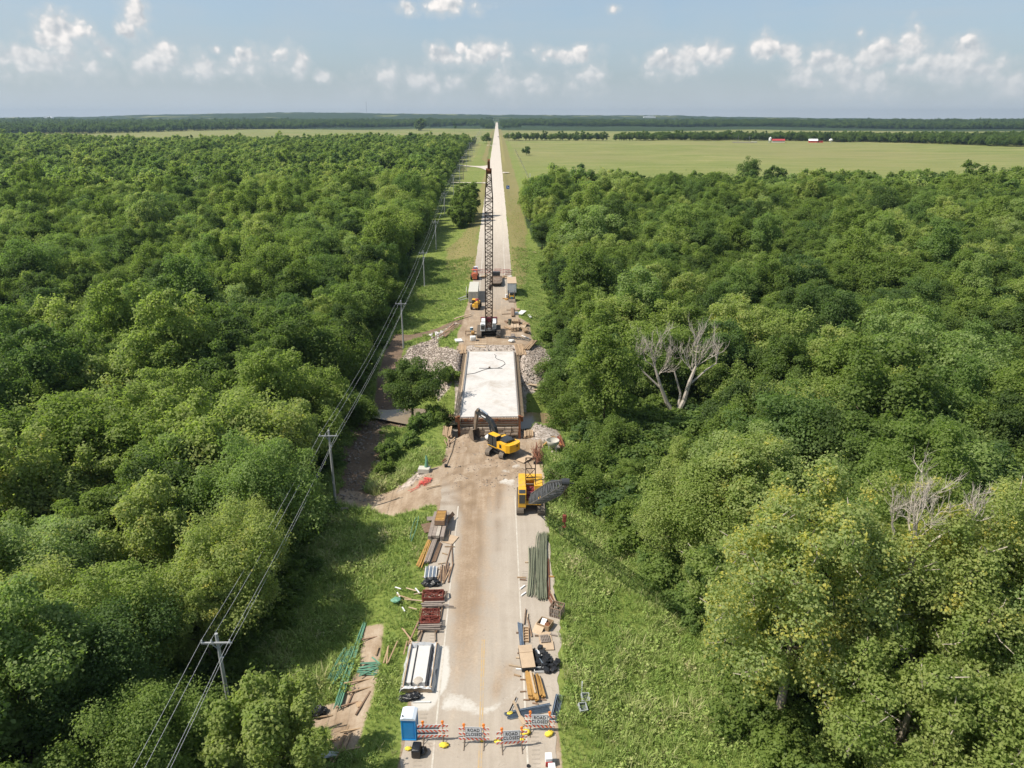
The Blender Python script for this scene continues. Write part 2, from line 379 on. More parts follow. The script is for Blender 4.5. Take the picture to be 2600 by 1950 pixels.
def leaf_material():
    m = bpy.data.materials.new('leaf'); m.use_nodes = True; w = NT(m.node_tree)
    oi = w.n('ShaderNodeObjectInfo')
    r, g, b = w.n('ShaderNodeSeparateColor', {0: oi.outputs['Color']}).outputs
    at = w.n('ShaderNodeAttribute', attribute_name='tint', attribute_type='INSTANCER')
    tint = w.math('ADD', r, at.outputs['Fac'], clamp=True)
    geo = w.n('ShaderNodeNewGeometry')
    ri = geo.outputs['Random Per Island']
    pos = geo.outputs['Position']
    lg = w.noise(pos, .42, 3, .55)
    t2 = w.math('ADD', tint, w.math('ADD', w.math('MULTIPLY', w.math('SUBTRACT', ri, .5), .13), w.math('MULTIPLY', w.math('SUBTRACT', lg, .5), .55)), clamp=True)
    c = w.ramp(t2, [(0.0, (.078, .120, .036)), (.25, (.126, .182, .046)), (.5, (.178, .242, .056)), (.72, (.240, .308, .082)), (.95, (.335, .375, .130)), (1.0, (.54, .48, .11))])
    blu = w.n('ShaderNodeMapRange', {0: oi.outputs['Random'], 1: .55, 2: 1.0, 3: 0., 4: .6}).outputs[0]
    c = w.mix(blu, c, w.mix(1.0, c, (.82, .96, 1.35), 'MULTIPLY'))
    grey = w.math('GREATER_THAN', ri, .965)
    c = w.mix(w.math('MULTIPLY', grey, .35), c, (.16, .18, .12))
    p = principled(w, Base_Color=c, Roughness=.6)
    p.inputs['Specular IOR Level'].default_value = .2
    tr = w.n('ShaderNodeBsdfTranslucent', {0: w.mix(1.0, c, (1.25, 1.38, .75), 'MULTIPLY')})
    mx = w.n('ShaderNodeMixShader', {0: .54, 1: p.outputs[0], 2: tr.outputs[0]})
    w.n('ShaderNodeOutputMaterial', {0: mx.outputs[0]})
    return m
M['leaf'] = leaf_material()

def grass_material():
    m = bpy.data.materials.new('grass_blade'); m.use_nodes = True; w = NT(m.node_tree)
    at = w.n('ShaderNodeAttribute', attribute_name='tint', attribute_type='INSTANCER')
    geo = w.n('ShaderNodeNewGeometry'); ri = geo.outputs['Random Per Island']
    t = w.math('ADD', at.outputs['Fac'], w.math('MULTIPLY', w.math('SUBTRACT', ri, .5), .35), clamp=True)
    c = w.ramp(t, [(0, (.115, .180, .042)), (.4, (.225, .330, .072)), (.7, (.33, .415, .115)), (.9, (.43, .45, .19)), (1, (.52, .47, .26))])
    p = principled(w, Base_Color=c, Roughness=.6); p.inputs['Specular IOR Level'].default_value = .25
    tr = w.n('ShaderNodeBsdfTranslucent', {0: c})
    mx = w.n('ShaderNodeMixShader', {0: .35, 1: p.outputs[0], 2: tr.outputs[0]})
    w.n('ShaderNodeOutputMaterial', {0: mx.outputs[0]})
    return m
M['grass'] = grass_material()

def ground_material():
    m = bpy.data.materials.new('ground'); m.use_nodes = True; w = NT(m.node_tree)
    pos = w.n('ShaderNodeNewGeometry').outputs['Position']
    n_l = w.noise(pos, .035, 5, .6); n_m = w.noise(pos, .35, 6, .65); n_s = w.noise(pos, 3.0, 5, .7); n_x = w.noise(pos, .0035, 4, .55)
    sx = w.n('ShaderNodeVectorMath', {0: pos, 1: (.25, 1.0, 1.0)}, operation='MULTIPLY').outputs[0]
    n_h = w.noise(sx, .05, 5, .62)                        # streaks across the pastures
    at = w.n('ShaderNodeAttribute', attribute_name='cover')
    dirt, rub, tan = w.n('ShaderNodeSeparateColor', {0: at.outputs['Color']}).outputs
    at2 = w.n('ShaderNodeAttribute', attribute_name='cover2')
    field, wood, mud = w.n('ShaderNodeSeparateColor', {0: at2.outputs['Color']}).outputs
    f = w.math('ADD', w.math('MULTIPLY', n_m, .5), w.math('MULTIPLY', n_s, .5))
    grass = w.ramp(f, [(.32, (.085, .120, .026)), (.5, (.15, .19, .042)), (.68, (.21, .23, .07))])
    pasture = w.ramp(w.math('ADD', w.math('MULTIPLY', n_h, .72), w.math('MULTIPLY', n_m, .28)), [(.34, (.112, .145, .034)), (.5, (.168, .188, .056)), (.64, (.245, .23, .092))])
    pasture = w.mix(w.n('ShaderNodeMapRange', {0: n_x, 1: .4, 2: .62, 3: 0., 4: .55}).outputs[0], pasture, (.215, .195, .085))
    c = w.mix(field, grass, pasture)
    forest = w.ramp(w.math('ADD', w.math('MULTIPLY', n_l, .6), w.math('MULTIPLY', n_m, .4)), [(.3, (.018, .034, .011)), (.6, (.034, .058, .018))])
    c = w.mix(wood, c, forest)
    tanc = w.mix(n_m, (.23, .18, .085), (.16, .165, .05))
    def edge(mask, amt=.9):
        k = w.math('ADD', mask, w.math('MULTIPLY', w.math('SUBTRACT', w.math('ADD', w.math('MULTIPLY', n_m, .6), w.math('MULTIPLY', n_s, .4)), .5), amt))
        return w.n('ShaderNodeMapRange', {0: k, 1: .38, 2: .62}, interpolation_type='SMOOTHSTEP').outputs[0]
    c = w.mix(edge(tan), c, tanc)
    mudc = w.ramp(f, [(.3, (.085, .062, .045)), (.5, (.15, .105, .072)), (.7, (.23, .17, .12))])
    c = w.mix(edge(mud), c, mudc)
    n_d = w.noise(w.n('ShaderNodeVectorMath', {0: pos, 1: (1.0, .45, 1.0)}, operation='MULTIPLY').outputs[0], .5, 6, .65)
    dirtc = w.ramp(w.math('ADD', w.math('MULTIPLY', n_d, .7), w.math('MULTIPLY', n_s, .3)), [(.3, (.165, .112, .070)), (.47, (.275, .205, .142)), (.56, (.325, .252, .182)), (.72, (.43, .36, .28))])
    c = w.mix(edge(dirt), c, dirtc)
    vo = w.n('ShaderNodeTexVoronoi', {'Vector': pos, 'Scale': 2.6}); 
    rockc = w.mix(w.n('ShaderNodeSeparateColor', {0: vo.outputs['Color']}).outputs[0], (.25, .205, .165), (.46, .40, .35))
    c = w.mix(edge(rub), c, rockc)
    h = w.math('ADD', w.math('MULTIPLY', n_m, .5), w.math('MULTIPLY', n_s, .25))
    b = w.n('ShaderNodeBump', {'Strength': .6, 'Distance': .35, 'Height': h})
    p = principled(w, Base_Color=c, Roughness=.95, Normal=b.outputs[0]); p.inputs['Specular IOR Level'].default_value = .15
    w.n('ShaderNodeOutputMaterial', {0: p.outputs[0]})
    return m
M['ground'] = ground_material()

def road_material():
    m = bpy.data.materials.new('road_concrete'); m.use_nodes = True; w = NT(m.node_tree)
    pos = w.n('ShaderNodeNewGeometry').outputs['Position']
    at = w.n('ShaderNodeAttribute', attribute_name='cover')
    dirt, white, worn = w.n('ShaderNodeSeparateColor', {0: at.outputs['Color']}).outputs
    n_m = w.noise(pos, .4, 6, .65); n_s = w.noise(pos, 4, 6, .7); n_xs = w.noise(pos, 22, 3, .6)
    along = w.n('ShaderNodeVectorMath', {0: pos, 1: (1.6, .07, 1.0)}, operation='MULTIPLY').outputs[0]
    n_w = w.noise(along, 1.0, 5, .6)                      # wheel tracks
    f = w.math('ADD', w.math('MULTIPLY', n_m, .35), w.math('ADD', w.math('MULTIPLY', n_w, .4), w.math('MULTIPLY', n_s, .25)))
    conc = w.ramp(f, [(.3, (.225, .188, .148)), (.5, (.300, .255, .206)), (.7, (.37, .322, .268))])
    conc = w.mix(worn, conc, w.ramp(f, [(.3, (.44, .385, .32)), (.7, (.53, .475, .405))]))
    # shrinkage cracks, warped
    wp = w.n('ShaderNodeVectorMath', {0: pos, 1: w.n('ShaderNodeVectorMath', {0: w.n('ShaderNodeTexNoise', {'Vector': pos, 'Scale': .8, 'Detail': 4}).outputs['Color'], 1: (2.2, 2.2, 0)}, operation='MULTIPLY').outputs[0]}, operation='ADD').outputs[0]
    vo = w.n('ShaderNodeTexVoronoi', {'Vector': wp, 'Scale': .16}, feature='DISTANCE_TO_EDGE')
    crack = w.n('ShaderNodeMapRange', {0: vo.outputs[0], 1: 0.0, 2: .006, 3: .45, 4: 0.}).outputs[0]
    crack = w.math('MULTIPLY', crack, w.n('ShaderNodeMapRange', {0: n_m, 1: .45, 2: .6}).outputs[0])
    conc = w.mix(crack, conc, (.17, .14, .115))
    dc = w.ramp(w.math('ADD', w.math('MULTIPLY', n_m, .4), w.math('ADD', w.math('MULTIPLY', n_w, .3), w.math('MULTIPLY', n_s, .3))), [(.36, (.185, .125, .075)), (.5, (.285, .208, .138)), (.63, (.39, .312, .232))])
    k = w.math('ADD', dirt, w.math('MULTIPLY', w.math('SUBTRACT', w.math('ADD', w.math('MULTIPLY', n_m, .55), w.math('MULTIPLY', n_w, .45)), .5), 1.5))
    c = w.mix(w.n('ShaderNodeMapRange', {0: k, 1: .25, 2: .8, 3: 0, 4: .95}, interpolation_type='SMOOTHSTEP').outputs[0], conc, dc)
    mud = w.n('ShaderNodeSeparateColor', {0: w.n('ShaderNodeAttribute', attribute_name='cover2').outputs['Color']}).outputs[2]
    c = w.mix(w.math('MULTIPLY', mud, w.n('ShaderNodeMapRange', {0: n_s, 1: .35, 2: .6, 3: .35, 4: .85}).outputs[0]), c, (.17, .118, .075))
    k2 = w.math('ADD', white, w.math('MULTIPLY', w.math('SUBTRACT', w.math('ADD', w.math('MULTIPLY', n_m, .6), w.math('MULTIPLY', n_s, .4)), .5), 1.3))
    c = w.mix(w.n('ShaderNodeMapRange', {0: k2, 1: .3, 2: .75, 3: 0, 4: .92}, interpolation_type='SMOOTHSTEP').outputs[0], c, (.50, .475, .43))
    sp = w.n('ShaderNodeMapRange', {0: w.noise(pos, 2.6, 3, .8), 1: .735, 2: .775, 3: 0, 4: .6}).outputs[0]
    c = w.mix(sp, c, (.15, .115, .085))                   # clods and stones
    b = w.n('ShaderNodeBump', {'Strength': .35, 'Distance': .05, 'Height': w.math('ADD', n_s, w.math('MULTIPLY', n_xs, .4))})
    p = principled(w, Base_Color=c, Roughness=.92, Normal=b.outputs[0]); p.inputs['Specular IOR Level'].default_value = .2
    w.n('ShaderNodeOutputMaterial', {0: p.outputs[0]})
    return m
M['road'] = road_material()

def paint_material(name, col, worn):
    m = bpy.data.materials.new(name); m.use_nodes = True; w = NT(m.node_tree)
    pos = w.n('ShaderNodeNewGeometry').outputs['Position']
    n = w.math('ADD', w.math('MULTIPLY', w.noise(pos, 2.2, 6, .7), .6), w.math('MULTIPLY', w.noise(pos, .22, 4, .6), .4))
    c = w.mix(w.n('ShaderNodeMapRange', {0: n, 1: worn - .1, 2: worn + .12}).outputs[0], col, (.34, .29, .235))
    p = principled(w, Base_Color=c, Roughness=.75)
    w.n('ShaderNodeOutputMaterial', {0: p.outputs[0]}); return m
M['linewhite'] = paint_material('white_road_paint', (.50, .465, .40), .52)
M['lineyellow'] = paint_material('yellow_road_paint', (.45, .285, .09), .47)

def water_material():
    m = bpy.data.materials.new('creek_water'); m.use_nodes = True; w = NT(m.node_tree)
    pos = w.n('ShaderNodeNewGeometry').outputs['Position']
    n = w.noise(pos, .6, 4, .6)
    c = w.mix(n, (.16, .115, .06), (.26, .20, .12))
    b = w.n('ShaderNodeBump', {'Strength': .12, 'Distance': .05, 'Height': w.noise(pos, 2.5, 3, .5)})
    p = principled(w, Base_Color=c, Roughness=.12, Normal=b.outputs[0]); p.inputs['Specular IOR Level'].default_value = .5
    w.n('ShaderNodeOutputMaterial', {0: p.outputs[0]}); return m
M['water'] = water_material()
# ------------------------------------------------------------------ numeric noise
def _hash(ix, iy, s):
    h = (ix.astype(np.int64) * 374761393 + iy.astype(np.int64) * 668265263 + s * 1442695041) & 0xFFFFFFFF
    h = ((h ^ (h >> 13)) * 1274126177) & 0xFFFFFFFF
    return ((h ^ (h >> 16)) & 0xFFFFFF) / float(0xFFFFFF)
def vnoise(x, y, s=0):
    x = np.asarray(x, float); y = np.asarray(y, float)
    ix, iy = np.floor(x), np.floor(y); fx, fy = x - ix, y - iy
    fx = fx * fx * (3 - 2 * fx); fy = fy * fy * (3 - 2 * fy)
    a, b = _hash(ix, iy, s), _hash(ix + 1, iy, s); c, d = _hash(ix, iy + 1, s), _hash(ix + 1, iy + 1, s)
    return (a * (1 - fx) + b * fx) * (1 - fy) + (c * (1 - fx) + d * fx) * fy - 0.5
def fbm(x, y, s=0, o=4):
    t = 0; k = 1.0; a = 1.0
    for i in range(o): t = t + a * vnoise(np.asarray(x) * k, np.asarray(y) * k, s + i * 17); k *= 2.03; a *= .5
    return t
def sstep(a, b, x):
    t = np.clip((np.asarray(x, float) - a) / (b - a), 0, 1); return t * t * (3 - 2 * t)
def poly_sd(x, y, poly):
    """signed distance to a polygon, negative inside"""
    x = np.asarray(x, float); y = np.asarray(y, float)
    d = np.full(x.shape, 1e18); inside = np.zeros(x.shape, bool); n = len(poly)
    for i in range(n):
        x0, y0 = poly[i]; x1, y1 = poly[(i + 1) % n]
        ex, ey = x1 - x0, y1 - y0
        t = np.clip(((x - x0) * ex + (y - y0) * ey) / (ex * ex + ey * ey + 1e-12), 0, 1)
        d = np.minimum(d, (x - x0 - t * ex) ** 2 + (y - y0 - t * ey) ** 2)
        c = ((y0 > y) != (y1 > y)) & (x < (x1 - x0) * (y - y0) / ((y1 - y0) if abs(y1 - y0) > 1e-12 else 1e-12) + x0)
        inside ^= c
    d = np.sqrt(d); return np.where(inside, -d, d)
def soft(x, y, poly, wdt): return 1 - sstep(-wdt, wdt, poly_sd(x, y, poly))

# ------------------------------------------------------------------ lie of the land
RX = -0.35                                              # road centre line
def zroad(y):
    return np.interp(y, [-200, 165, 185, 220, 280, 450, 1140, 2700, 4500, 6000, 7000, 12000], [0, 0, .25, 1.1, 3.4, 5, 8.8, 13.5, 26, 46, 66, 60])
RIDGE_X = [-9000, -6500, -4529, -3689, -2847, -1835, -737, 0, 540, 1570, 1700, 3130, 4940, 7000, 9000]
RIDGE_Z = [10, 15, 30, 54, 80, 99, 87, 79, 77, 72, 62, 43, 8, 2, 2]
CREEK_Y = lambda x: np.interp(x, [-60, -40, -27, -20, -14, -8, 0, 7, 14, 25, 45, 80], [136, 131, 126, 123.5, 122.5, 121, 120, 120.5, 122, 128, 137, 150])
def terrain(x, y):
    x = np.asarray(x, float); y = np.asarray(y, float)
    zr = zroad(y)
    ax = np.abs(x - RX)
    emb = np.interp(y, [0, 60, 95, 160, 230, 330, 450], [1.2, 1.3, 2.2, 2.2, 1.2, .5, .2])
    left = sstep(7.5, 15.5, ax) * emb + sstep(16, 40, ax) * emb * .35
    z = zr - left
    flat = 1 - sstep(6.5, 9.5, ax)
    z = z + (1 - flat) * (fbm(x / 9, y / 9, 3) * .45 + fbm(x / 45, y / 45, 5) * 1.1 * sstep(12, 40, ax)) + (1 - flat) * fbm(x / 400, y / 400, 9) * 5 * sstep(250, 1200, y)
    # haul track dropping to the left
    # creek
    d = np.abs(y - CREEK_Y(x))
    wid = np.interp(ax, [0, 8, 12, 25, 60], [15, 16, 17, 13, 8])
    ch = 1 - sstep(2.5, wid, d)
    z = z * (1 - ch) + (-6.2) * ch
    # under the bridge the banks stop at the two abutments
    under = 1 - sstep(5.2, 6.6, ax)
    inb = sstep(108.0, 109.0, y) * (1 - sstep(145.0, 146.0, y)) * under
    z = z * (1 - inb) + np.minimum(z, -3.0 - .2 * np.abs(y - 126) * 0) * inb
    # dug-out pit in front of the near abutment
    pit = sstep(99.5, 106.5, y) * (1 - sstep(109.5, 113, y)) * (1 - sstep(5.5, 7.5, ax))
    z = z - pit * (3.0 + fbm(x / 2.5, y / 2.5, 21) * .8)
    # heap of spoil by the bucket, berms on the lot
    z = z + 1.0 * np.exp(-(((x + 3.6) / 1.3) ** 2 + ((y - 100.9) / 1.2) ** 2)) + .55 * np.exp(-(((x + .4) / 1.6) ** 2 + ((y - 101.3) / .8) ** 2))
    lot = sstep(78, 86, y) * (1 - sstep(98, 103, y)) * (1 - sstep(7, 12, ax))
    z = z + lot * np.clip(fbm(x / 2.2, y / 1.3, 31) * .28, -.02, .3) * sstep(84, 90, y) * (1 - sstep(5.5, 8, ax) * .2)
    # rubble apron
    # far country
    far = sstep(4300, 7000, y)
    zh = np.interp(x, RIDGE_X, RIDGE_Z)
    away = sstep(60, 500, ax)
    z = z * (1 - far) + far * zh + sstep(3500, 5000, y) * fbm(x / 700, y / 700, 41) * 16 * sstep(30, 600, ax) * (1 - .6 * far)
    z = z + sstep(2600, 3600, y) * (fbm(x / 60, y / 60, 43, 3) * 9) * sstep(25, 80, ax)
    edge = sstep(2000, 7000, y) * sstep(1700, 5000, x)
    z = z * (1 - edge) + edge * np.minimum(z, np.interp(x, [1700, 5000], [60, 6]) + fbm(x / 60, y / 60, 43, 3) * 8)
    return z

# ground cover outlines
LOT = [(-6.3, 84), (-6.9, 92), (-6.4, 98), (-6.2, 104), (-6, 109), (5.6, 109), (6.6, 104), (8.8, 100), (7.4, 96), (6.6, 92), (7.6, 88), (7.2, 82), (4, 80)]
TRACK = [(-5.8, 80), (-7.6, 80.3), (-9.8, 79.6), (-12.3, 79.8), (-15.5, 82.5), (-21, 84.5), (-21, 89), (-15.8, 86.6), (-14, 87.2), (-12, 88.6), (-8.7, 90.6), (-5.8, 92)]
STRIP = [(-12.2, 57.8), (-10.2, 57.6), (-9.7, 51), (-9.8, 47), (-10.1, 43), (-12.2, 43.2), (-12.8, 45.5), (-14.8, 46.2), (-14.4, 48.2), (-12.4, 48.6), (-11.8, 52)]
WASH = [(-21.2, 84), (-17, 85), (-16.4, 90), (-16.6, 96), (-17, 103), (-17.6, 112), (-15, 117), (-9, 119), (-9, 126), (-20, 128), (-27, 129), (-28, 124), (-24, 118), (-22.8, 108), (-23.4, 100), (-22, 90)]
PATH = [(-24, 166), (-21.5, 165.5), (-19.9, 150), (-18.9, 135), (-19.5, 127), (-23, 127), (-23.6, 141), (-24.2, 152)]
PATHUP = [(-24, 160.5), (-19.8, 160.8), (-15, 164.4), (-8.5, 167.3), (-6.0, 163), (-6, 170), (-9, 170.6), (-15, 168), (-20, 165), (-24, 166)]
RUBL = [(-14.4, 161), (-9.2, 169), (-8.2, 166), (-12.6, 158), (-12.3, 152), (-10.2, 149), (-8.0, 146), (-5.6, 145), (-5.9, 136), (-8.2, 131), (-10.5, 128.5), (-13.5, 137), (-16.2, 141), (-19.6, 147), (-19, 154.5)]
RUBR = [(8.6, 148.5), (10.0, 151.5), (12.2, 149.6), (12.4, 142.3), (12.2, 136), (11.5, 132.5), (8, 129), (5.6, 129), (5.6, 144.5)]
GRAVR = [(5.6, 106.4), (7.8, 107.4), (10.8, 106.2), (11.6, 100), (9.8, 97.2), (7.3, 99.6), (6.2, 100)]
RUBSTRIP = [(-9.6, 92.7), (-8.6, 90.8), (-8.2, 89), (-9.4, 88.6), (-11.2, 86.4), (-13, 86.3), (-12.2, 88.4), (-10.7, 90.6)]
FARLOT = [(-8, 145), (-7.5, 150), (-8.2, 158), (-7.4, 166), (-7.2, 178), (-6.6, 192), (-6, 205), (5.8, 205), (6, 190), (6.4, 172), (9, 168), (8.8, 156), (9.6, 151), (8, 144.5)]
FARGRAVEL = [(-6, 144.2), (-5.6, 149.5), (5.6, 149.5), (6, 144.2)]
TANR = [(5.6, 200), (9.5, 206), (11.5, 240), (13, 290), (13.6, 330), (14.5, 420), (15, 560), (15, 900), (15, 1250), (15, 2600), (5, 2600), (5, 700), (5.4, 300)]
TANL = [(-6.2, 212), (-11, 214), (-16, 232), (-17.5, 262), (-13.5, 285), (-10.6, 325), (-11.5, 420), (-9.2, 470), (-9, 2600), (-15, 2600), (-14, 760), (-6, 700), (-6, 300)]
WOODL_EDGE = lambda y: np.interp(y, [0, 60, 80, 100, 130, 160, 330, 480, 700, 900, 1100, 1250], [-22.5, -24.0, -25.5, -26.0, -29, -28, -30.5, -35, -36, -39, -41, -43])
WOODR = [(24, 12), (23.5, 36), (22, 52), (20.5, 62), (19.5, 70), (16.5, 78), (16, 92), (17, 103), (17.5, 112), (16, 121), (14.5, 130), (14, 138), (15, 150), (15.5, 162), (17, 176), (18, 200), (18, 225), (17, 262), (14.5, 290), (13.5, 330), (14.5, 380), (17, 408), (28, 428), (60, 418), (150, 422), (330, 432), (700, 470), (700, 12)]
def wood_left(x, y):
    end = np.interp(x, [-2500, -1500, -1000, -500, -200, -30], [1560, 1480, 1290, 1075, 1085, 1120]) + fbm(x / 130, y * 0 + 3, 51) * 90
    return (x < WOODL_EDGE(y)) & (y < end)
def wood_right(x, y): return poly_sd(x, y, WOODR) < 0

TYRE = [[(-20, 86.4), (-14, 84.0), (-9, 84.2), (-5, 86.2), (-2, 90), (-.5, 95)], [(-20, 84.8), (-14, 82.2), (-9, 82.0), (-4.4, 84), (-.9, 88.4), (1.2, 94)], [(-14, 85.6), (-8, 86.4), (-4.4, 89.6), (-3.4, 96)], [(-9, 81), (-4, 80.6), (-2.6, 76), (-2.8, 66), (-2.9, 54)], [(-5, 82.4), (-1.4, 79), (-1.0, 70), (-1.2, 58)],
        [(-3.8, 99), (-2.4, 92), (-2.0, 84), (-2.3, 70)], [(2.6, 92), (1.4, 86), (1.0, 78), (1.2, 70)]]
def tyre_marks(x, y):
    m_ = np.zeros(np.shape(x))
    for P in TYRE:
        for a, b in zip(P[:-1], P[1:]):
            t = np.clip(((x - a[0]) * (b[0] - a[0]) + (y - a[1]) * (b[1] - a[1])) / ((b[0] - a[0]) ** 2 + (b[1] - a[1]) ** 2), 0, 1)
            d = np.hypot(x - a[0] - t * (b[0] - a[0]), y - a[1] - t * (b[1] - a[1])); m_ = np.maximum(m_, np.exp(-(d / .48) ** 2))
    return m_ * np.clip(.75 + 1.1 * fbm(x / 2.5, y / 2.5, 171), 0, 1)
# sheet of ground out to the horizon: fine by the works, coarser with distance
def spaced(stops):
    out = [stops[0][0]]
    for (a, s0), (b, s1) in zip(stops[:-1], stops[1:]):
        x = a
        while True:
            t = (x - a) / (b - a); x += s0 + (s1 - s0) * t
            if x >= b - .4 * (s0 + (s1 - s0)): break
            out.append(x)
        out.append(b)
    return np.array(out)
gx = spaced([(0, .7), (12, .7), (26, 1.2), (60, 3.5), (200, 14), (900, 38), (9400, 46)])
gx = np.unique(np.concatenate([-gx, gx]))
gy = spaced([(-160, 20), (0, 4), (28, 1.2), (40, .8), (172, .8), (260, 2.2), (500, 8), (1600, 22), (3000, 40), (8600, 48)])
GX, GY = np.meshgrid(gx, gy)
GZ = terrain(GX, GY)
V = np.stack([GX.ravel(), GY.ravel(), GZ.ravel()], 1)
nx, ny = len(gx), len(gy)
i = np.arange(nx - 1)[None, :] + nx * np.arange(ny - 1)[:, None]
Q = np.stack([i, i + 1, i + nx + 1, i + nx], -1).reshape(-1, 4)
me = np_mesh('ground', V, Q, mats=[M['ground']], smooth=True)
X, Y = V[:, 0], V[:, 1]
def cover_attr(me, name, r, g, b):
    a = me.color_attributes.new(name, 'FLOAT_COLOR', 'POINT')
    a.data.foreach_set('color', np.stack([r, g, b, np.ones_like(r)], 1).astype(np.float32).ravel())
mx = np.maximum
c_dirt = mx(mx(mx(soft(X, Y, LOT, 1.2), soft(X, Y, TRACK, 1.2)), mx(soft(X, Y, STRIP, .8), soft(X, Y, FARLOT, 1.2))), mx(soft(X, Y, RUBSTRIP, .8) * .6, soft(X, Y, GRAVR, 1.0)))
c_dirt = mx(c_dirt, ((np.abs(X - RX) < 6.6) & (Y < 110)) * 1.0)
c_rub = mx(mx(soft(X, Y, RUBL, 1.5), soft(X, Y, RUBR, 1.2)), mx(soft(X, Y, WASH, 1.5) * .34, soft(X, Y, FARGRAVEL, .8) * .8))
c_rub = mx(c_rub, soft(X, Y, GRAVR, 1.0) * .85)
c_rub = mx(c_rub, mx(soft(X, Y, RUBSTRIP, .7) * .75, ((np.abs(X - RX) < 7) & (Y > 109) & (Y < 146)) * .8))
c_tan = mx(soft(X, Y, TANR, 3.5), soft(X, Y, TANL, 5)) * (1.05 + .6 * fbm(X / 9, Y / 30, 163))
c_mud = mx(mx(soft(X, Y, WASH, 2.0), soft(X, Y, PATH, 1.5)), soft(X, Y, PATHUP, 1.2))
near = (np.abs(X) < 30) & (Y < 110)
tm = np.zeros_like(X); tm[near] = tyre_marks(X[near], Y[near]); c_mud = mx(c_mud, tm * .62)
wl, wr = wood_left(X, Y), wood_right(X, Y)
c_wood = (wl | wr) * 1.0
c_far = sstep(2500, 2900, Y + fbm(X / 500, Y / 500, 61) * 500 + np.where(X > 0, 450, 0) + np.where(X < -900, -950, 0))
holes = sstep(.36, .42, fbm(X / 420, Y / 130, 71, 3)) * sstep(3300, 3700, Y)
c_wood = mx(c_wood, c_far * (1 - holes))
c_field = np.where(Y > 395, sstep(395, 620, Y), 0) * (1 - .55 * (np.abs(X - RX) < 22) * (Y < 1300)) * (1 - .45 * (1 - sstep(430, 900, Y)))
cover_attr(me, 'cover', c_dirt, c_rub, c_tan)
cover_attr(me, 'cover2', c_field, c_wood, c_mud)
ground = bpy.data.objects.new('ground', me); link(ground); tag(ground, 'rolling ground of verge, pasture, dirt and distant wooded hills', None, None, 'structure')

def gz(x, y): return float(terrain(np.array([x]), np.array([y]))[0])

# ------------------------------------------------------------------ road
def road_sheet(name, y0, y1, xl, xr, step, nxs, dz, m, extra=None):
    ys = [y0]
    while ys[-1] < y1: ys.append(min(y1, ys[-1] + step(ys[-1])))
    ys = np.array(ys); t = np.linspace(0, 1, nxs)
    L = np.array([xl(y) for y in ys]); Rr = np.array([xr(y) for y in ys])
    XX = L[:, None] + (Rr - L)[:, None] * t[None, :]
    YY = np.repeat(ys[:, None], nxs, 1)
    ZZ = zroad(YY) + dz + .12 * 0
    V = np.stack([XX.ravel(), YY.ravel(), ZZ.ravel()], 1)
    i = np.arange(nxs - 1)[None, :] + nxs * np.arange(len(ys) - 1)[:, None]
    Q = np.stack([i, i + 1, i + nxs + 1, i + nxs], -1).reshape(-1, 4)
    me = np_mesh(name, V, Q, mats=[m])
    return me, V
jag = lambda y, s, a: float(fbm(np.array([y / 1.6]), np.array([s * 9.1]), 81)[0]) * a
me, V = road_sheet('road', 10, 99.0, lambda y: -6.35 + jag(y, 1, .5), lambda y: (np.interp(y, [10, 43, 50, 58, 66, 78, 90, 99], [5.5, 5.55, 6.6, 7.3, 6.9, 7.1, 7.2, 6.4]) + jag(y, 2, .5)), lambda y: .5, 36, .03, M['road'])
X, Y = V[:, 0], V[:, 1]
lane_l = np.exp(-((X + 2.2) / 1.9) ** 2)
rd = np.interp(Y, [10, 46, 52, 60, 75, 82, 88, 99], [.12, .28, .55, .80, .85, .9, 1.1, 1.2]) * (lane_l + .35 * np.exp(-((X - .6) / 1.6) ** 2)) + np.interp(Y, [78, 84, 90, 99], [0, .35, .9, 1.1])
rd = rd + .5 * np.exp(-(((X - 2.2) / 1.2) ** 2 + ((Y - 51.0) / 1.8) ** 2)) + .45 * np.exp(-(((X - 1.0) / .8) ** 2 + ((Y - 48.6) / 1.5) ** 2))
wh = .95 * soft(X, Y, [(-3.55, 54.2), (-3.3, 51), (-3.5, 48.8), (-4.1, 47.6), (-4.6, 46.4), (-6.3, 46.4), (-6.4, 48.6), (-4.7, 48.6), (-4.7, 54.2)], .5)
wh = mx(wh, .60 * soft(X, Y, [(-3.6, 48.6), (-1.8, 48.4), (-.2, 46.6), (1.2, 47.4), (3.2, 49.2), (3.3, 48.9), (.6, 46), (-.6, 45.6), (-2.4, 46.4), (-3.8, 46.4)], .45))
wh = mx(wh, .62 * soft(X, Y, [(1.0, 86), (1.6, 90), (3.2, 92.8), (4.6, 93), (4.4, 90.6), (2.6, 90), (3.6, 87.2), (3.5, 84.6)], .8))
wh = mx(wh, .55 * soft(X, Y, [(-2.6, 89.6), (-1.2, 89.8), (-1.4, 88.9), (-2.4, 88.8)], .5))
cover_attr(me, 'cover', np.clip(rd, 0, 1), np.clip(wh, 0, 1), np.zeros_like(X) + .25)
cover_attr(me, 'cover2', np.zeros_like(X), np.zeros_like(X), tyre_marks(X, Y) * np.interp(Y, [50, 62, 80], [.0, .55, .85]))
rd_near = bpy.data.objects.new('road', me); link(rd_near); tag(rd_near, 'concrete road in front of the bridge, muddy in the left lane', None, None, 'structure')
wide = lambda y: np.interp(y, [150, 400, 1200, 4200, 7000], [0, -.2, -.2, .2, .3])
me, V = road_sheet('road', 149.2, 6600, lambda y: (-6.2 - wide(y) + jag(y, 3, .35)), lambda y: (5.5 + wide(y) + jag(y, 4, .35)), lambda y: np.interp(y, [149, 260, 500, 2000], [.6, 2, 10, 30]), 14, .03, M['road'])
X, Y = V[:, 0], V[:, 1]
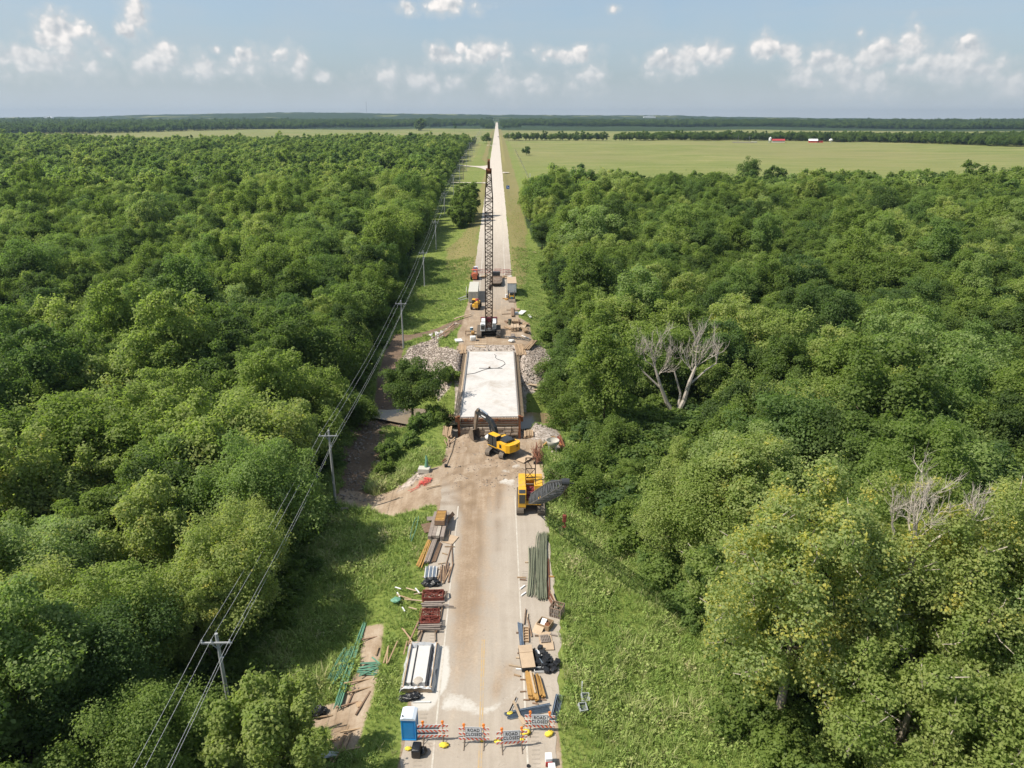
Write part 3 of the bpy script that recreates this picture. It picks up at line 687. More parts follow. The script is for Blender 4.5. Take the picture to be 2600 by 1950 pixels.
rd = np.interp(Y, [149, 160, 178, 195, 215], [1.0, .8, .6, .25, 0.0])
cover_attr(me, 'cover', np.clip(rd, 0, 1), X * 0, sstep(200, 330, Y) * 1.0)
V2 = np.array([v.co[:] for v in me.vertices]); V2[:, 2] = V2[:, 2] + sstep(500, 2500, V2[:, 1]) * .9
me.vertices.foreach_set('co', V2.astype(np.float32).ravel())
rd_far = bpy.data.objects.new('road', me); link(rd_far); tag(rd_far, 'straight pale road beyond the bridge running to the horizon', None, None, 'structure')
# side drives
def drive(pts, wds, label):
    mb = MB(); n = len(pts); vs = []
    for (x, y), wd in zip(pts, wds): vs += [(x, y - wd / 2, max(gz(x, y - wd / 2), zroad(y)) + .06), (x, y + wd / 2, max(gz(x, y + wd / 2), zroad(y)) + .06)]
    mb.add(vs, [(2 * k, 2 * k + 2, 2 * k + 3, 2 * k + 1) for k in range(n - 1)])
    o = mb.build('road', M['road']); tag(o, label, None, None, 'structure')
    cover_attr(o.data, 'cover', np.zeros(2 * n), np.zeros(2 * n), np.ones(2 * n))
drive([(-6.3, 507), (-9, 507), (-16, 508), (-24, 510), (-31, 511)], [11, 4.5, 3.2, 3.2, 3.2], 'narrow gravel drive crossing the verge to the left wood')
drive([(-6.2, 648), (-9, 652), (-13, 662), (-18, 670), (-24, 676), (-40, 690)], [95, 52, 26, 14, 10, 9], 'flared side road joining the far road from the left')
drive([(5.6, 600), (8, 600), (11, 600)], [14, 7, 4], 'short gravel stub beside the far road')
drive([(-6.8, 1118), (-9, 1118), (-14, 1118)], [24, 12, 9], 'short gravel stub on the left of the far road')

def line_marks(label, spans, m, w_=.13, dz=.038):
    mb = MB()
    for (x0, y0, y1) in spans:
        y = y0
        while y < y1:
            ye = min(y1, y + np.interp(y, [0, 300, 1500], [4, 10, 40]))
            mb.add([(x0 - w_ / 2, y, zroad(y) + dz), (x0 + w_ / 2, y, zroad(y) + dz), (x0 + w_ / 2, ye, zroad(ye) + dz), (x0 - w_ / 2, ye, zroad(ye) + dz)], [(0, 1, 2, 3)])
            y = ye
    o = mb.build('road_marking', m); tag(o, label, None, None, 'structure')
line_marks('white edge line along the right shoulder before the bridge', [(3.32, 12, 82.5)], M['linewhite'], .15)
line_marks('white edge line along the left shoulder before the bridge', [(-4.02, 12, 80)], M['linewhite'], .14)
line_marks('faded double yellow centre line near the barricades', [(RX - .1, 12, 55), (RX + .1, 12, 55)], M['lineyellow'], .12)
line_marks('white edge line on the right of the far road', [(3.35, 192, 1000)], M['linewhite'], .2, .05)
line_marks('white edge line on the left of the far road', [(-4.05, 192, 1000)], M['linewhite'], .2, .05)

# rumble strips ground into both shoulders
mb = MB()
for xx in (-5.15, 4.0):
    y = 20.0
    while y < 66:
        if int(y / 4.2) % 3 != 2: mb.box((xx + random.uniform(-.03, .03), y, .026), (.62, .13, .03))
        y += .42
o = mb.build('rumble_strip', mat('worn_groove_concrete', (.33, .285, .235), .95, .25, 4, .3)); tag(o, 'rumble strip bars along both shoulders', None, None, 'structure')

# creek water
mb = MB(); xs = np.linspace(-60, 60, 61)
vs = []
for x in xs:
    yc = float(CREEK_Y(np.array([x]))[0]); wd = 3.0 + 1.0 * math.sin(x * .35)
    vs += [(x, yc - wd, -5.55), (x, yc + wd, -5.55)]
mb.add(vs, [(2 * k, 2 * k + 2, 2 * k + 3, 2 * k + 1) for k in range(60)])
o = mb.build('water', M['water']); tag(o, 'shallow muddy creek under the bridge', None, None, 'structure')
# ------------------------------------------------------------------ trees
def unit(v): return v / (np.linalg.norm(v, axis=-1, keepdims=True) + 1e-9)
def leaf_quads(C, N, size, r, fold=.25):
    """folded rhombic leaves at C facing N"""
    n = len(C); rv = unit(r.normal(size=(n, 3)))
    u = unit(np.cross(N, rv)); v = np.cross(N, u)
    s = (size * r.uniform(.65, 1.35, n))[:, None]
    a = C + u * s * .62; b = C - u * s * .62
    c = C + v * s * .42 + N * s * fold; d = C - v * s * .42 + N * s * fold
    V = np.stack([a, c, b, d], 1).reshape(-1, 3)
    Q = np.arange(4 * n).reshape(-1, 4)
    return V, Q
def crown_lobes(r, h0, h1, rad, n, spread=.75, top=.55):
    """clump centres and radii filling an uneven crown between heights h0 and h1"""
    hc, hz = (h0 + h1) / 2, (h1 - h0) / 2
    L = []; ph0 = r.uniform(0, 6.28); k1, k2 = r.uniform(.12, .3), r.uniform(.08, .2)
    for k in range(n):
        ph = k * 2.39996 + r.uniform(-.6, .6); zz = -0.9 + 1.8 * (k + .5) / n
        zz = np.clip(zz + r.uniform(-.2, .2), -.92, .95)
        lob = 1 + k1 * math.sin(2 * ph + ph0) + k2 * math.sin(5 * ph + 2.1 * ph0)
        rr = math.sqrt(max(.03, 1 - abs(zz) ** 1.7)) * r.uniform(.6, 1.12) * spread * lob
        lr = rad * r.uniform(.19, .36) * (1.1 if zz < .4 else .85)
        L.append((rr * rad * math.cos(ph), rr * rad * math.sin(ph), hc + zz * hz * .86 * (1 + .12 * math.sin(3 * ph + ph0)), lr))
    for q in range(3): L.append((r.normal(0, .12) * rad, r.normal(0, .12) * rad, hc + hz * r.uniform(-.3, .5), rad * .34))
    return np.array(L)
def crown_leaves(r, L, nleaf, size, flat=.8, up=.45):
    """leaves on sprays: each clump is a tilted, ragged tuft, thick at its rim and thin at its heart"""
    w = L[:, 3] ** 1.7; cnt = r.multinomial(nleaf, w / w.sum())
    Cs, Ns = [], []; cx, cy = L[:, 0].mean(), L[:, 1].mean()
    for (x, y, z, lr), c in zip(L, cnt):
        d = unit(r.normal(size=(c, 3))); d[:, 2] = np.where(r.random(c) < .70, np.abs(d[:, 2]), d[:, 2])
        fz = flat * r.choice([.7, 1.05, 1.45, 1.8]); tilt = np.array([x - cx, y - cy]) / (np.hypot(x - cx, y - cy) + 1e-3) * r.uniform(-.15, .45)
        k = 1 + .62 * fbm(d[:, 0] * 2.4 + x, d[:, 1] * 2.4 + z + d[:, 2] * 2.1, 91, 3)
        rad = lr * (1 - .6 * r.random(c) ** 1.8) * k * np.where(r.random(c) < .10, r.uniform(1.0, 1.4, c), 1.0)
        p = np.stack([x + d[:, 0] * rad, y + d[:, 1] * rad, z + d[:, 2] * rad * fz], 1)
        p[:, 2] += -(p[:, 0] - x) * tilt[0] - (p[:, 1] - y) * tilt[1]
        p[:, :2] += (d[:, 2] * rad * fz)[:, None] * tilt[None, :]
        Cs.append(p); Ns.append(d)
    C = np.concatenate(Cs); N = np.concatenate(Ns)
    N = unit(N * .7 + np.array([0, 0, up]) + r.normal(size=N.shape) * .52)
    return leaf_quads(C, N, size, r)
def limb_mesh(r, L, h0, h1, tr, lean=(0, 0)):
    mb = MB()
    top = h0 + (h1 - h0) * .55
    pts = [(0, 0, -.6), (0, 0, .2), (lean[0] * .4 + r.uniform(-.15, .15), lean[1] * .4 + r.uniform(-.15, .15), h0 * .6 + .5), (lean[0] + r.uniform(-.3, .3), lean[1] + r.uniform(-.3, .3), top)]
    mb.tube(pts, [tr * 1.5, tr, tr * .8, tr * .32], 7)
    for (x, y, z, lr) in L[: min(len(L), 14)]:
        s = r.uniform(.25, .8); zb = h0 * .55 + (top - h0 * .55) * s * .8
        b = (lean[0] * s, lean[1] * s, zb); m_ = ((b[0] + x) / 2 + r.uniform(-.3, .3), (b[1] + y) / 2 + r.uniform(-.3, .3), (zb * .45 + z * .55))
        mb.tube([b, m_, (x, y, z)], [tr * .36, tr * .22, tr * .08], 5)
    return mb
def tree_meshes(seed, h, rad, h0, nl, nleaf, size, flat=.8, tr=.22, spread=.75):
    r = np.random.default_rng(seed)
    L = crown_lobes(r, h0, h, rad, nl, spread)
    V, Q = crown_leaves(r, L, nleaf, size, flat)
    return V, Q, limb_mesh(r, L, h0, h, tr)

# kinds: near (fine leaf), middle and far variants; every variant is one shared mesh
NEAR, MID, FAR = [], [], []
for k, (h, rad, h0, nl) in enumerate([(14.5, 5.2, 3.2, 26), (13, 6.2, 2.6, 34), (17, 4.8, 4.0, 26), (11.5, 4.6, 2.0, 22), (15.5, 6.8, 3, 38)]):
    V, Q, mb = tree_meshes(100 + k, h, rad, h0, nl, 36000, .19)
    NEAR.append((np_mesh('crown', V, Q, mats=[M['leaf']]), mb.mesh('trunk', M['bark'], True)))
for k, (h, rad, h0, nl) in enumerate([(14.5, 5.2, 3, 22), (13, 5.8, 2.4, 26), (17, 4.9, 3.6, 22), (12, 4.8, 2, 18), (14, 7.0, 2.8, 34), (16, 6.0, 3, 28), (11, 5.6, 2, 20)]):
    V, Q, mb = tree_meshes(200 + k, h, rad, h0, nl, 16000, .275)
    MID.append((np_mesh('crown', V, Q, mats=[M['leaf']]), mb.mesh('trunk', M['bark'], True)))
for k, (h, rad, h0, nl) in enumerate([(13, 5.6, 2, 17), (14.5, 5.2, 2, 17), (12, 6.0, 1.5, 20)]):
    FAR.append(tree_meshes(300 + k, h, rad, h0, nl, 2600, .66))

# positions by dart throwing on a jittered grid
def scatter(x0, x1, y0, y1, cell, inside, seed, keep=1.0):
    r = np.random.default_rng(seed)
    xs, ys = np.arange(x0, x1, cell), np.arange(y0, y1, cell)
    XX, YY = np.meshgrid(xs, ys); XX = XX + (np.arange(len(ys)) % 2)[:, None] * cell * .5
    x = (XX + r.uniform(-.42, .42, XX.shape) * cell).ravel(); y = (YY + r.uniform(-.42, .42, YY.shape) * cell).ravel()
    ok = inside(x, y) & (r.random(len(x)) < keep)
    return x[ok], y[ok]
def in_view(x, y, margin=1.12, extra=14):
    """roughly inside the picture or a few steps beside it"""
    yy = y * .9998 + (x - 1.3) * .0197; xx = (x - 1.3) - y * .0197
    dep = yy * .937 + 12
    return (np.abs(xx) < dep * .7203 * margin + extra) & (yy > 14)
CLEAR = []                                               # spots kept free for single trees: (x, y, r)
def free(x, y):
    ok = np.ones(len(x), bool)
    for (a, b, c) in CLEAR: ok &= (x - a) ** 2 + (y - b) ** 2 > c * c
    return ok
# single trees that stand out -------------------------------------------------
def tree_thing(name, label, loc, crown, trunk, tint, rz=0., s=(1, 1, 1), cat='tree', group=None):
    t = thing(name, label, cat, loc, rz, group); t.scale = s
    c = inst('crown', crown, t); c.color = (tint, 0, 0, 1)
    k = inst('trunk', trunk, t); k.color = (0, 0, 0, 1)
    return t
def custom_tree(name, label, x, y, h, rad, h0, nl, nleaf, size, tint, seed, tr=.25, flat=.8, spread=.75, z=None, group=None, cat='tree', barkm='bark'):
    V, Q, mb = tree_meshes(seed, h, rad, h0, nl, nleaf, size, flat, tr, spread)
    return tree_thing(name, label, (x, y, gz(x, y) - .1 if z is None else z), np_mesh('crown', V, Q, mats=[M['leaf']]), mb.mesh('trunk', M[barkm], True), tint, cat=cat, group=group)
CLEAR += [(25, 44, 7), (38, 46, 8), (50, 47, 8), (31, 38, 6), (38, 33, 6), (30, 53, 6), (31.5, 112, 6.5), (30, 106, 6), (28.3, 100, 5.2), (26.8, 94.5, 4.5), (25.3, 108.5, 5), (24.2, 102.5, 4.2), (37, 108, 4.5), (31, 33, 6), (43.5, 41.5, 6), (-61, 140, 5), (-15.8, 40, 5), (-14, 114, 6)]
def cottonwood(x, y, h, rad, seed, label, tint, nl=60, nleaf=64000):
    r = np.random.default_rng(seed)
    L = crown_lobes(r, h * .22, h, rad, nl, .85)
    L[:, 3] *= .78
    V, Q = crown_leaves(r, L, nleaf, .20, .85, .3)
    mb = limb_mesh(r, L, h * .3, h, .42)
    pale = MB()                                          # bleached twigs showing through the leaves
    for (lx, ly, lz, lr) in L:
        for q in range(3):
            a = np.array([lx, ly, lz]); d = unit(r.normal(size=3) + np.array([lx, ly, 0]) / rad * .8 + np.array([0, 0, .4]))
            b = a + d * lr * r.uniform(.7, 1.35); pale.tube([a, (a + b) / 2 + r.normal(size=3) * .12, b + np.array([0, 0, .25])], [.075, .055, .025], 4, cap=False)
    t = thing('cottonwood_tree', label, 'tree', (x, y, gz(x, y) - .1), 0, 'cottonwoods beside the grass on the right')
    c = inst('crown', np_mesh('crown', V, Q, mats=[M['leaf']]), t); c.color = (tint, 0, 0, 1)
    mb.build('trunk', M['barkmid'], t, True); tag(pale.build('twigs', M['barkpale'], t), None, None, None, 'stuff')
    return t
cottonwood(24.5, 45.5, 23.5, 7.6, 501, 'tall pale green cottonwood at the grass edge, topped by yellowish leaves', .93)
cottonwood(37, 49, 22, 8.0, 502, 'broad pale green cottonwood with bare branches above it, behind the tall one', .90)
cottonwood(48, 50, 20, 7.5, 503, 'pale green cottonwood at the right border of the picture', .88)
cottonwood(30.5, 39, 15, 6.2, 504, 'lower pale green cottonwood with its trunk showing below the leaves', .80, 40, 40000)
cottonwood(37.5, 35.5, 14.5, 6.4, 505, 'low pale green cottonwood in the bottom right corner', .82, 40, 40000)
cottonwood(31, 33, 10.5, 5.0, 507, 'low pale green cottonwood filling the bottom border beside the grass', .80, 30, 26000)
cottonwood(43.5, 41.5, 17, 6.6, 508, 'pale green cottonwood in front of the right border', .82, 40, 40000)
cottonwood(23.2, 53.5, 12, 5.0, 506, 'shorter cottonwood on the far side of the tall one', .76, 30, 28000)

def dead_tree(name, label, x, y, h, seed, spread=.55, n0=4, th=.30, z=None):
    r = np.random.default_rng(seed); mb = MB()
    def grow(p, d, ln, rad, lev):
        pts, rs = [p], [rad]; q = p.copy(); dd = d.copy(); n = 4
        for k in range(n):
            dd = unit(dd + r.normal(size=3) * .16 + np.array([0, 0, .07])); q = q + dd * ln / n; pts.append(q.copy()); rs.append(rad * (1 - .62 * (k + 1) / n))
        mb.tube(pts, rs, 5 if lev > 1 else 7, cap=False)
        if lev < 4:
            for k in range((3 if lev else n0) + (1 if lev == 3 else 0)):
                i = r.integers(2, n + 1); nd = unit(dd + r.normal(size=3) * (spread if lev else .6) + np.array([0, 0, .25]))
                grow(pts[i], nd, ln * r.uniform(.5, .75), rs[i] * .85, lev + 1)
    grow(np.array([0, 0, -.4]), unit(np.array([0.05, 0, 1.])), h * .42, th, 0)
    t = thing(name, label, 'dead tree', (x, y, gz(x, y) if z is None else z))
    mb.build('trunk', M['barkpale'], t); return t
def fans(name, label, x, y, limbs, fan_pts, seed, z, tw=.085):
    """dead tree drawn as forked limbs that end in fans of twigs"""
    r = np.random.default_rng(seed); mb = MB()
    for pts, rs in limbs: mb.tube(pts, rs, 7, cap=False)
    def twig(p, d, ln, rad, lev):
        pts, q, dd = [p], p.copy(), d.copy()
        for k in range(4): dd = unit(dd + r.normal(size=3) * .17 + np.array([0, 0, .12])); q = q + dd * ln / 4; pts.append(q.copy())
        mb.tube(pts, [rad, rad * .85, rad * .7, rad * .5, rad * .25], 4, cap=False)
        if lev < 3:
            for k in range(4 if lev else 3): twig(pts[r.integers(1, 5)], unit(dd + r.normal(size=3) * .42 + np.array([0, 0, .3])), ln * r.uniform(.55, .8), rad * .62, lev + 1)
    for p, d, ln, n in fan_pts:
        for k in range(n): twig(np.array(p, float), unit(np.array(d, float) + r.normal(size=3) * .33), ln * r.uniform(.8, 1.1), tw, 0)
    t = thing(name, label, 'dead tree', (x, y, z)); mb.build('trunk', M['barkwhite'], t); return t
fans('dead_tree', 'bleached leafless tree with twin branch fans rising from the wood right of the bridge', 31.5, 112,
     [([(0, 0, -1.5), (.2, 0, .2), (1.4, .2, 3.0), (2.0, 0, 6.5), (2.9, .2, 9.3)], [.5, .46, .4, .33, .22]), ([(.1, 0, .2), (-1.6, 0, 2.8), (-3.0, -.2, 6.0), (-4.0, 0, 9.0)], [.42, .36, .28, .18]),
      ([(-2.6, -.2, 5.2), (-5.6, 0, 8.0), (-7.6, .2, 10.4)], [.2, .15, .1]), ([(2.0, 0, 6.0), (4.6, .3, 8.4), (6.4, .2, 9.8)], [.2, .14, .09]), ([(.3, 0, .4), (.9, 1.0, 4.0), (-.4, 1.4, 8.0)], [.26, .2, .12])],
     [((2.9, .2, 9.2), (.55, 0, 1), 4.0, 4), ((2.4, .1, 8.2), (-.2, .1, 1), 3.8, 3), ((-4.0, 0, 8.9), (-.25, 0, 1), 4.0, 4), ((-3.5, 0, 7.6), (.4, 0, 1), 3.6, 3), ((-7.4, .2, 10), (-.1, 0, 1), 2.2, 2), ((6.2, .2, 9.6), (.4, 0, .8), 2.0, 2)], 5, -1.6)
fans('dead_tree', 'pale dead branches standing above the big cottonwoods', 33.6, 47.0,
     [([(0, 0, 0), (-.1, 0, 8), (.1, -.1, 14), (-.3, -.1, 17.2)], [.34, .28, .2, .15]), ([(0, 0, 13), (-1.6, -.2, 15.6), (-2.3, -.3, 17.4)], [.16, .12, .07]), ([(.1, 0, 13.5), (1.6, -.1, 15.8), (3.2, 0, 17.0)], [.15, .1, .07])],
     [((-.3, -.1, 16.8), (.05, 0, 1), 2.6, 5), ((-.1, -.1, 15.6), (.5, 0, 1), 2.4, 3), ((-2.2, -.3, 17), (-.3, 0, 1), 1.8, 2), ((3.0, 0, 16.8), (.5, 0, .8), 2.0, 4)], 9, gz(33.6, 47) + 1.6, .055)
dead_tree('dead_tree', 'thin pale dead tree at the far edge of the right wood', 196, 425, 16, 21, .35, 3, .3)
for q, (x, y, h, lab) in enumerate([(118, 206, 16, 'grey half dead tree in the middle of the right wood'), (107, 183, 15, 'brownish bare tree in front of the grey half dead one in the right wood'), (15.2, 138.5, 9, 'thin bare sapling at the wood edge above the right rubble bank'), (-46, 96, 15.5, 'thin bare snag in the left wood opposite the rocky wash'), (96, 232, 16, 'bare grey snag deep in the right wood')]):
    dead_tree('dead_tree', lab, x, y, h, 31 + q, .42, 4, .2)
custom_tree('round_tree', 'dark round tree standing alone beside the bridge over the creek', -13.6, 114, 12.4, 5.4, 4.4, 34, 20000, .24, .14, 601, .28, .8, .92, z=-4.2)
custom_tree('small_tree', 'small bright green tree at the bottom by the nearest power pole', -15.4, 40, 10.2, 3.5, 1.0, 26, 26000, .22, .80, 602, .16, 1.35)
custom_tree('yellow_tree', 'yellow topped tree standing out of the left wood', -61, 140, 17.5, 4.2, 5, 30, 13000, .31, .97, 603)
custom_tree('tall_tree', 'tallest tree on the far edge of the right wood, standing clear of the field', 146, 423, 22, 7.5, 3, 40, 9000, .5, .2, 609)
custom_tree('field_tree', 'lone dark tree in the right pasture beside the road', 35, 862, 9, 5, 1.2, 14, 2500, .7, .12, 604)
custom_tree('field_tree', 'low dark bush far out in the right pasture', 75, 650, 3.2, 4.0, .2, 10, 1200, .6, .2, 605, cat='bush')
custom_tree('field_tree', 'lone round tree in the left pasture before the far woods', -235, 2350, 34, 22, 4, 16, 2400, 3.2, .15, 606)
custom_tree('field_tree', 'thin half bare tree in the left pasture near the road', -125, 2250, 30, 8, 8, 8, 500, 2.2, .15, 607)
custom_tree('roadside_tree', 'rounded tree beside the far road at the crossing', -15.5, 1190, 15, 8.5, 1.5, 14, 2500, .95, .30, 608)
for q, (x, y, h, rad, tn) in enumerate([(-12.5, 322, 14.5, 5.0, .42), (-14.0, 333, 17, 5.2, .40), (-10.5, 338, 16, 4.6, .36), (-15.5, 312, 10.5, 4.2, .48), (-13, 346, 15, 4.6, .3), (-16.5, 326, 13, 4.2, .3), (-12.0, 312, 9.5, 4.0, .34), (-14.2, 306, 8.0, 3.8, .38)]):
    custom_tree('roadside_tree', ['front rounded tree of the clump between the poles and the road', 'tallest tree of the clump between the poles and the road', 'tree of that roadside clump standing closest to the road', 'low bushy tree at the near left of the roadside clump', 'hindmost tree of the roadside clump', 'tree of the roadside clump closest to the power line', 'low dark tree at the near right of the roadside clump', 'lowest and nearest tree of the roadside clump'][q], x, y, h, rad, 1.0, 18, 9000, .42, tn, 620 + q, group='clump of trees between the poles and the road')
for q, (x, y, h, tn) in enumerate([(-9.6, 109.5, 3.4, .45), (-11.5, 105.5, 3.0, .5), (-15.5, 98, 3.2, .4), (-15.2, 92.5, 2.6, .45), (-9.4, 114.5, 4.0, .3), (-12.5, 100.5, 2.4, .55), (10.5, 86, 4.2, .45), (12.5, 82, 5.2, .42), (13.8, 90, 5.6, .45), (13.4, 94, 4.0, .4), (16.4, 75, 5.0, .5), (12.6, 109.5, 6.0, .42), (11.5, 127, 6.2, .45), (12.4, 133.5, 5.0, .4), (-8.6, 132, 3.0, .6), (-22.5, 112, 5, .3), (-25, 118, 5.5, .3)]):
    V, Q, mb = tree_meshes(640 + q, h, h * .62, .2, 22, 6500, .20, .85, .07, .8)
    where = ['by the left abutment', 'on the left bank before the creek', 'over the rocky wash', 'at the near end of the rocky wash', 'under the lone tree by the bridge', 'in the middle of the left bank', 'beside the yellow crane', 'right of the yellow crane at the wood edge', 'right of the rusty bar heap', 'above the steel beams', 'at the wood edge before the yellow crane', 'over the gravel right of the bridge', 'beside the creek right of the bridge', 'at the foot of the right rubble slope', 'on the left rubble bank by the deck', 'on the far side of the rocky wash', 'where the wash meets the creek'][q]
    tree_thing('bush', 'leafy green bush ' + where, (x, y, gz(x, y) - .2), np_mesh('crown', V, Q, mats=[M['leaf']]), mb.mesh('stems', M['bark'], True), tn, cat='bush', group='bushes around the works').children[1].name = 'stems'

# the woods ------------------------------------------------------------------
inL = lambda x, y: wood_left(x, y) & in_view(x, y) & free(x, y)
inR = lambda x, y: wood_right(x, y) & in_view(x, y) & free(x, y)
px_, py_, side = [], [], []
for (y0, y1, cell) in ((10, 330, 6.1), (330, 700, 7.0), (700, 1900, 8.4)):
    x, y = scatter(-1500, -20, y0, y1, cell, inL, int(y0) + 1); px_.append(x); py_.append(y); side.append(np.zeros(len(x)))
    x, y = scatter(8, 520, y0, y1, cell, inR, int(y0) + 2); px_.append(x); py_.append(y); side.append(np.ones(len(x)))
TX, TY, TS = np.concatenate(px_), np.concatenate(py_), np.concatenate(side)
TZ = terrain(TX, TY)
nT = len(TX); r = np.random.default_rng(5)
# stand structure: patches of taller / paler wood
patch = fbm(TX / 34, TY / 34, 101, 3); patch2 = fbm(TX / 12, TY / 12, 103, 2)
SC = np.clip(.98 + patch * .30 + r.normal(0, .17, nT), .55, 1.5)
edge_d = np.where(TS == 0, np.abs(TX - WOODL_EDGE(TY)), np.abs(poly_sd(TX, TY, WOODR)))
def seg_d(x, y, a, b):
    t = np.clip(((x - a[0]) * (b[0] - a[0]) + (y - a[1]) * (b[1] - a[1])) / ((b[0] - a[0]) ** 2 + (b[1] - a[1]) ** 2), 0, 1)
    return np.hypot(x - a[0] - t * (b[0] - a[0]), y - a[1] - t * (b[1] - a[1]))
SC *= np.where(seg_d(TX, TY, (22.5, 76), (30.5, 108)) < 6.0, .5, 1.0)      # low thicket in front of the dead tree
SC *= np.where((edge_d < 5) & ~((TS == 0) & (TY > 70)), r.uniform(.55, .9, nT), 1.0)
TINT = np.clip(.45 + patch2 * .40 + patch * .30 + r.normal(0, .21, nT) + (r.random(nT) < .07) * .22 + (1 - sstep(60, 120, TY)) * .07, .05, .86)
ROT = r.uniform(0, 6.283, nT)
dist = np.sqrt((TX - 1.3) ** 2 + TY ** 2 + (46.5 - TZ) ** 2)
# the 300 that show largest are individuals
score = SC / dist * np.where(in_view(TX, TY, .98, 2), 1, .2)
order = np.argsort(-score); solo = np.zeros(nT, bool); solo[order[:262]] = True
LOOK = [(.24, 'dark green'), (.42, 'mid green'), (.58, 'fresh green'), (2, 'yellowish green')]
def zone(s, y, x):
    if s == 0: return ('by the bottom border' if y < 38 else 'facing the barricades' if y < 50 else 'facing the red frames' if y < 66 else 'facing the grey beams' if y < 82 else 'beside the rocky wash' if y < 112 else 'beyond the creek')
    return ('by the bottom border' if y < 38 else 'behind the cottonwoods' if y < 62 else 'behind the yellow crane' if y < 84 else 'behind the bucket' if y < 104 else 'beside the creek' if y < 125 else 'beside the far abutment')
for i in np.nonzero(solo)[0]:
    k = int(r.integers(len(NEAR))) if dist[i] < 95 else int(r.integers(len(MID)))
    cm, tm = (NEAR if dist[i] < 95 else MID)[k]
    look = next(n for v, n in LOOK if TINT[i] < v); wd = 'left' if TS[i] == 0 else 'right'
    size = 'Tall' if SC[i] > 1.08 else 'Low' if SC[i] < .8 else 'Middling'
    edge = edge_d[i] < 6
    shape = (["rounded", "broad", "slender", "squat", "spreading"] if dist[i] < 95 else ["rounded", "broad", "slender", "squat", "spreading", "full", "domed"])[k]
    lab = f"{size.lower()} {shape} {look} tree {'on the edge of' if edge else 'a little inside' if edge_d[i] < 16 else 'deep inside'} the {wd} wood, {zone(TS[i], TY[i], TX[i])}"
    t = tree_thing('broadleaf_tree', lab, (TX[i], TY[i], TZ[i] - .2), cm, tm, float(TINT[i]), float(ROT[i]), (SC[i], SC[i], SC[i] * float(r.uniform(.92, 1.12))), 'tree', lab)

# everything behind them: one mass of trees per wood, instanced on points
def gn_scatter(obj, nvar, name):
    ng = bpy.data.node_groups.new(name, 'GeometryNodeTree')
    ng.interface.new_socket('Geometry', in_out='INPUT', socket_type='NodeSocketGeometry')
    ng.interface.new_socket('Geometry', in_out='OUTPUT', socket_type='NodeSocketGeometry')
    N, Lk = ng.nodes, ng.links
    gi, go = N.new('NodeGroupInput'), N.new('NodeGroupOutput')
    def attr(nm, typ):
        a = N.new('GeometryNodeInputNamedAttribute'); a.data_type = typ; a.inputs['Name'].default_value = nm; return a.outputs['Attribute']
    src = attr('src', 'INT')
    def cmp(k):
        c = N.new('FunctionNodeCompare'); c.data_type = 'INT'; c.operation = 'EQUAL'
        Lk.new(src, c.inputs[2]); c.inputs[3].default_value = k; return c.outputs[0]
    sep = N.new('GeometryNodeSeparateGeometry'); sep.domain = 'POINT'
    Lk.new(gi.outputs[0], sep.inputs[0]); Lk.new(cmp(0), sep.inputs[1])
    gti = N.new('GeometryNodeGeometryToInstance')
    for k in range(nvar):
        s = N.new('GeometryNodeSeparateGeometry'); s.domain = 'POINT'
        Lk.new(sep.outputs[1], s.inputs[0]); Lk.new(cmp(nvar - k), s.inputs[1]); Lk.new(s.outputs[0], gti.inputs[0])
    iop = N.new('GeometryNodeInstanceOnPoints')
    Lk.new(sep.outputs[0], iop.inputs['Points']); Lk.new(gti.outputs[0], iop.inputs['Instance'])
    iop.inputs['Pick Instance'].default_value = True
    Lk.new(attr('pick', 'INT'), iop.inputs['Instance Index'])
    e2r = N.new('FunctionNodeEulerToRotation'); Lk.new(attr('rot', 'FLOAT_VECTOR'), e2r.inputs[0]); Lk.new(e2r.outputs[0], iop.inputs['Rotation'])
    Lk.new(attr('scl', 'FLOAT_VECTOR'), iop.inputs['Scale'])
    Lk.new(iop.outputs[0], go.inputs[0])
    md = obj.modifiers.new(name, 'NODES'); md.node_group = ng
def scatter_object(name, label, pts, rot, scl, tint, pick, variants, mats):
    """variants: list of (V, quads, quad material, tris/None); all kept in the one mesh, marked by the attribute src"""
    Vs, Qs, qm, src = [np.asarray(pts, float)], [], [], [np.zeros(len(pts), np.int32)]
    base = len(pts)
    for k, (v, q, m_) in enumerate(variants):
        Vs.append(v); Qs.append(np.asarray(q) + base); qm.append(m_); src.append(np.full(len(v), k + 1, np.int32)); base += len(v)
    me = np_mesh(name, np.concatenate(Vs), np.concatenate(Qs), mats=mats, qm=np.concatenate(qm))
    n, tot = len(pts), base
    def put(nm, typ, arr, fld='value'):
        a = me.attributes.new(nm, typ, 'POINT'); full = np.zeros((tot,) + arr.shape[1:], arr.dtype); full[:n] = arr
        a.data.foreach_set(fld, full.ravel())
    a = me.attributes.new('src', 'INT', 'POINT'); a.data.foreach_set('value', np.concatenate(src))
    put('rot', 'FLOAT_VECTOR', np.asarray(rot, np.float32), 'vector'); put('scl', 'FLOAT_VECTOR', np.asarray(scl, np.float32), 'vector')
    put('tint', 'FLOAT', np.asarray(tint, np.float32)); put('pick', 'INT', np.asarray(pick, np.int32))
    o = bpy.data.objects.new(name, me); link(o); o.color = (0, 0, 0, 1)
    gn_scatter(o, len(variants), name + '_scatter'); tag(o, label, None, None, 'stuff'); return o
def mesh_arrays(me):
    V = np.zeros(len(me.vertices) * 3, np.float32); me.vertices.foreach_get('co', V)
    lt = np.zeros(len(me.polygons), np.int32); me.polygons.foreach_get('loop_total', lt)
    lv = np.zeros(len(me.loops), np.int32); me.loops.foreach_get('vertex_index', lv)
    ls = np.zeros(len(me.polygons), np.int32); me.polygons.foreach_get('loop_start', ls)
    q = lt == 4
    return V.reshape(-1, 3), lv[ls[q][:, None] + np.arange(4)[None, :]]
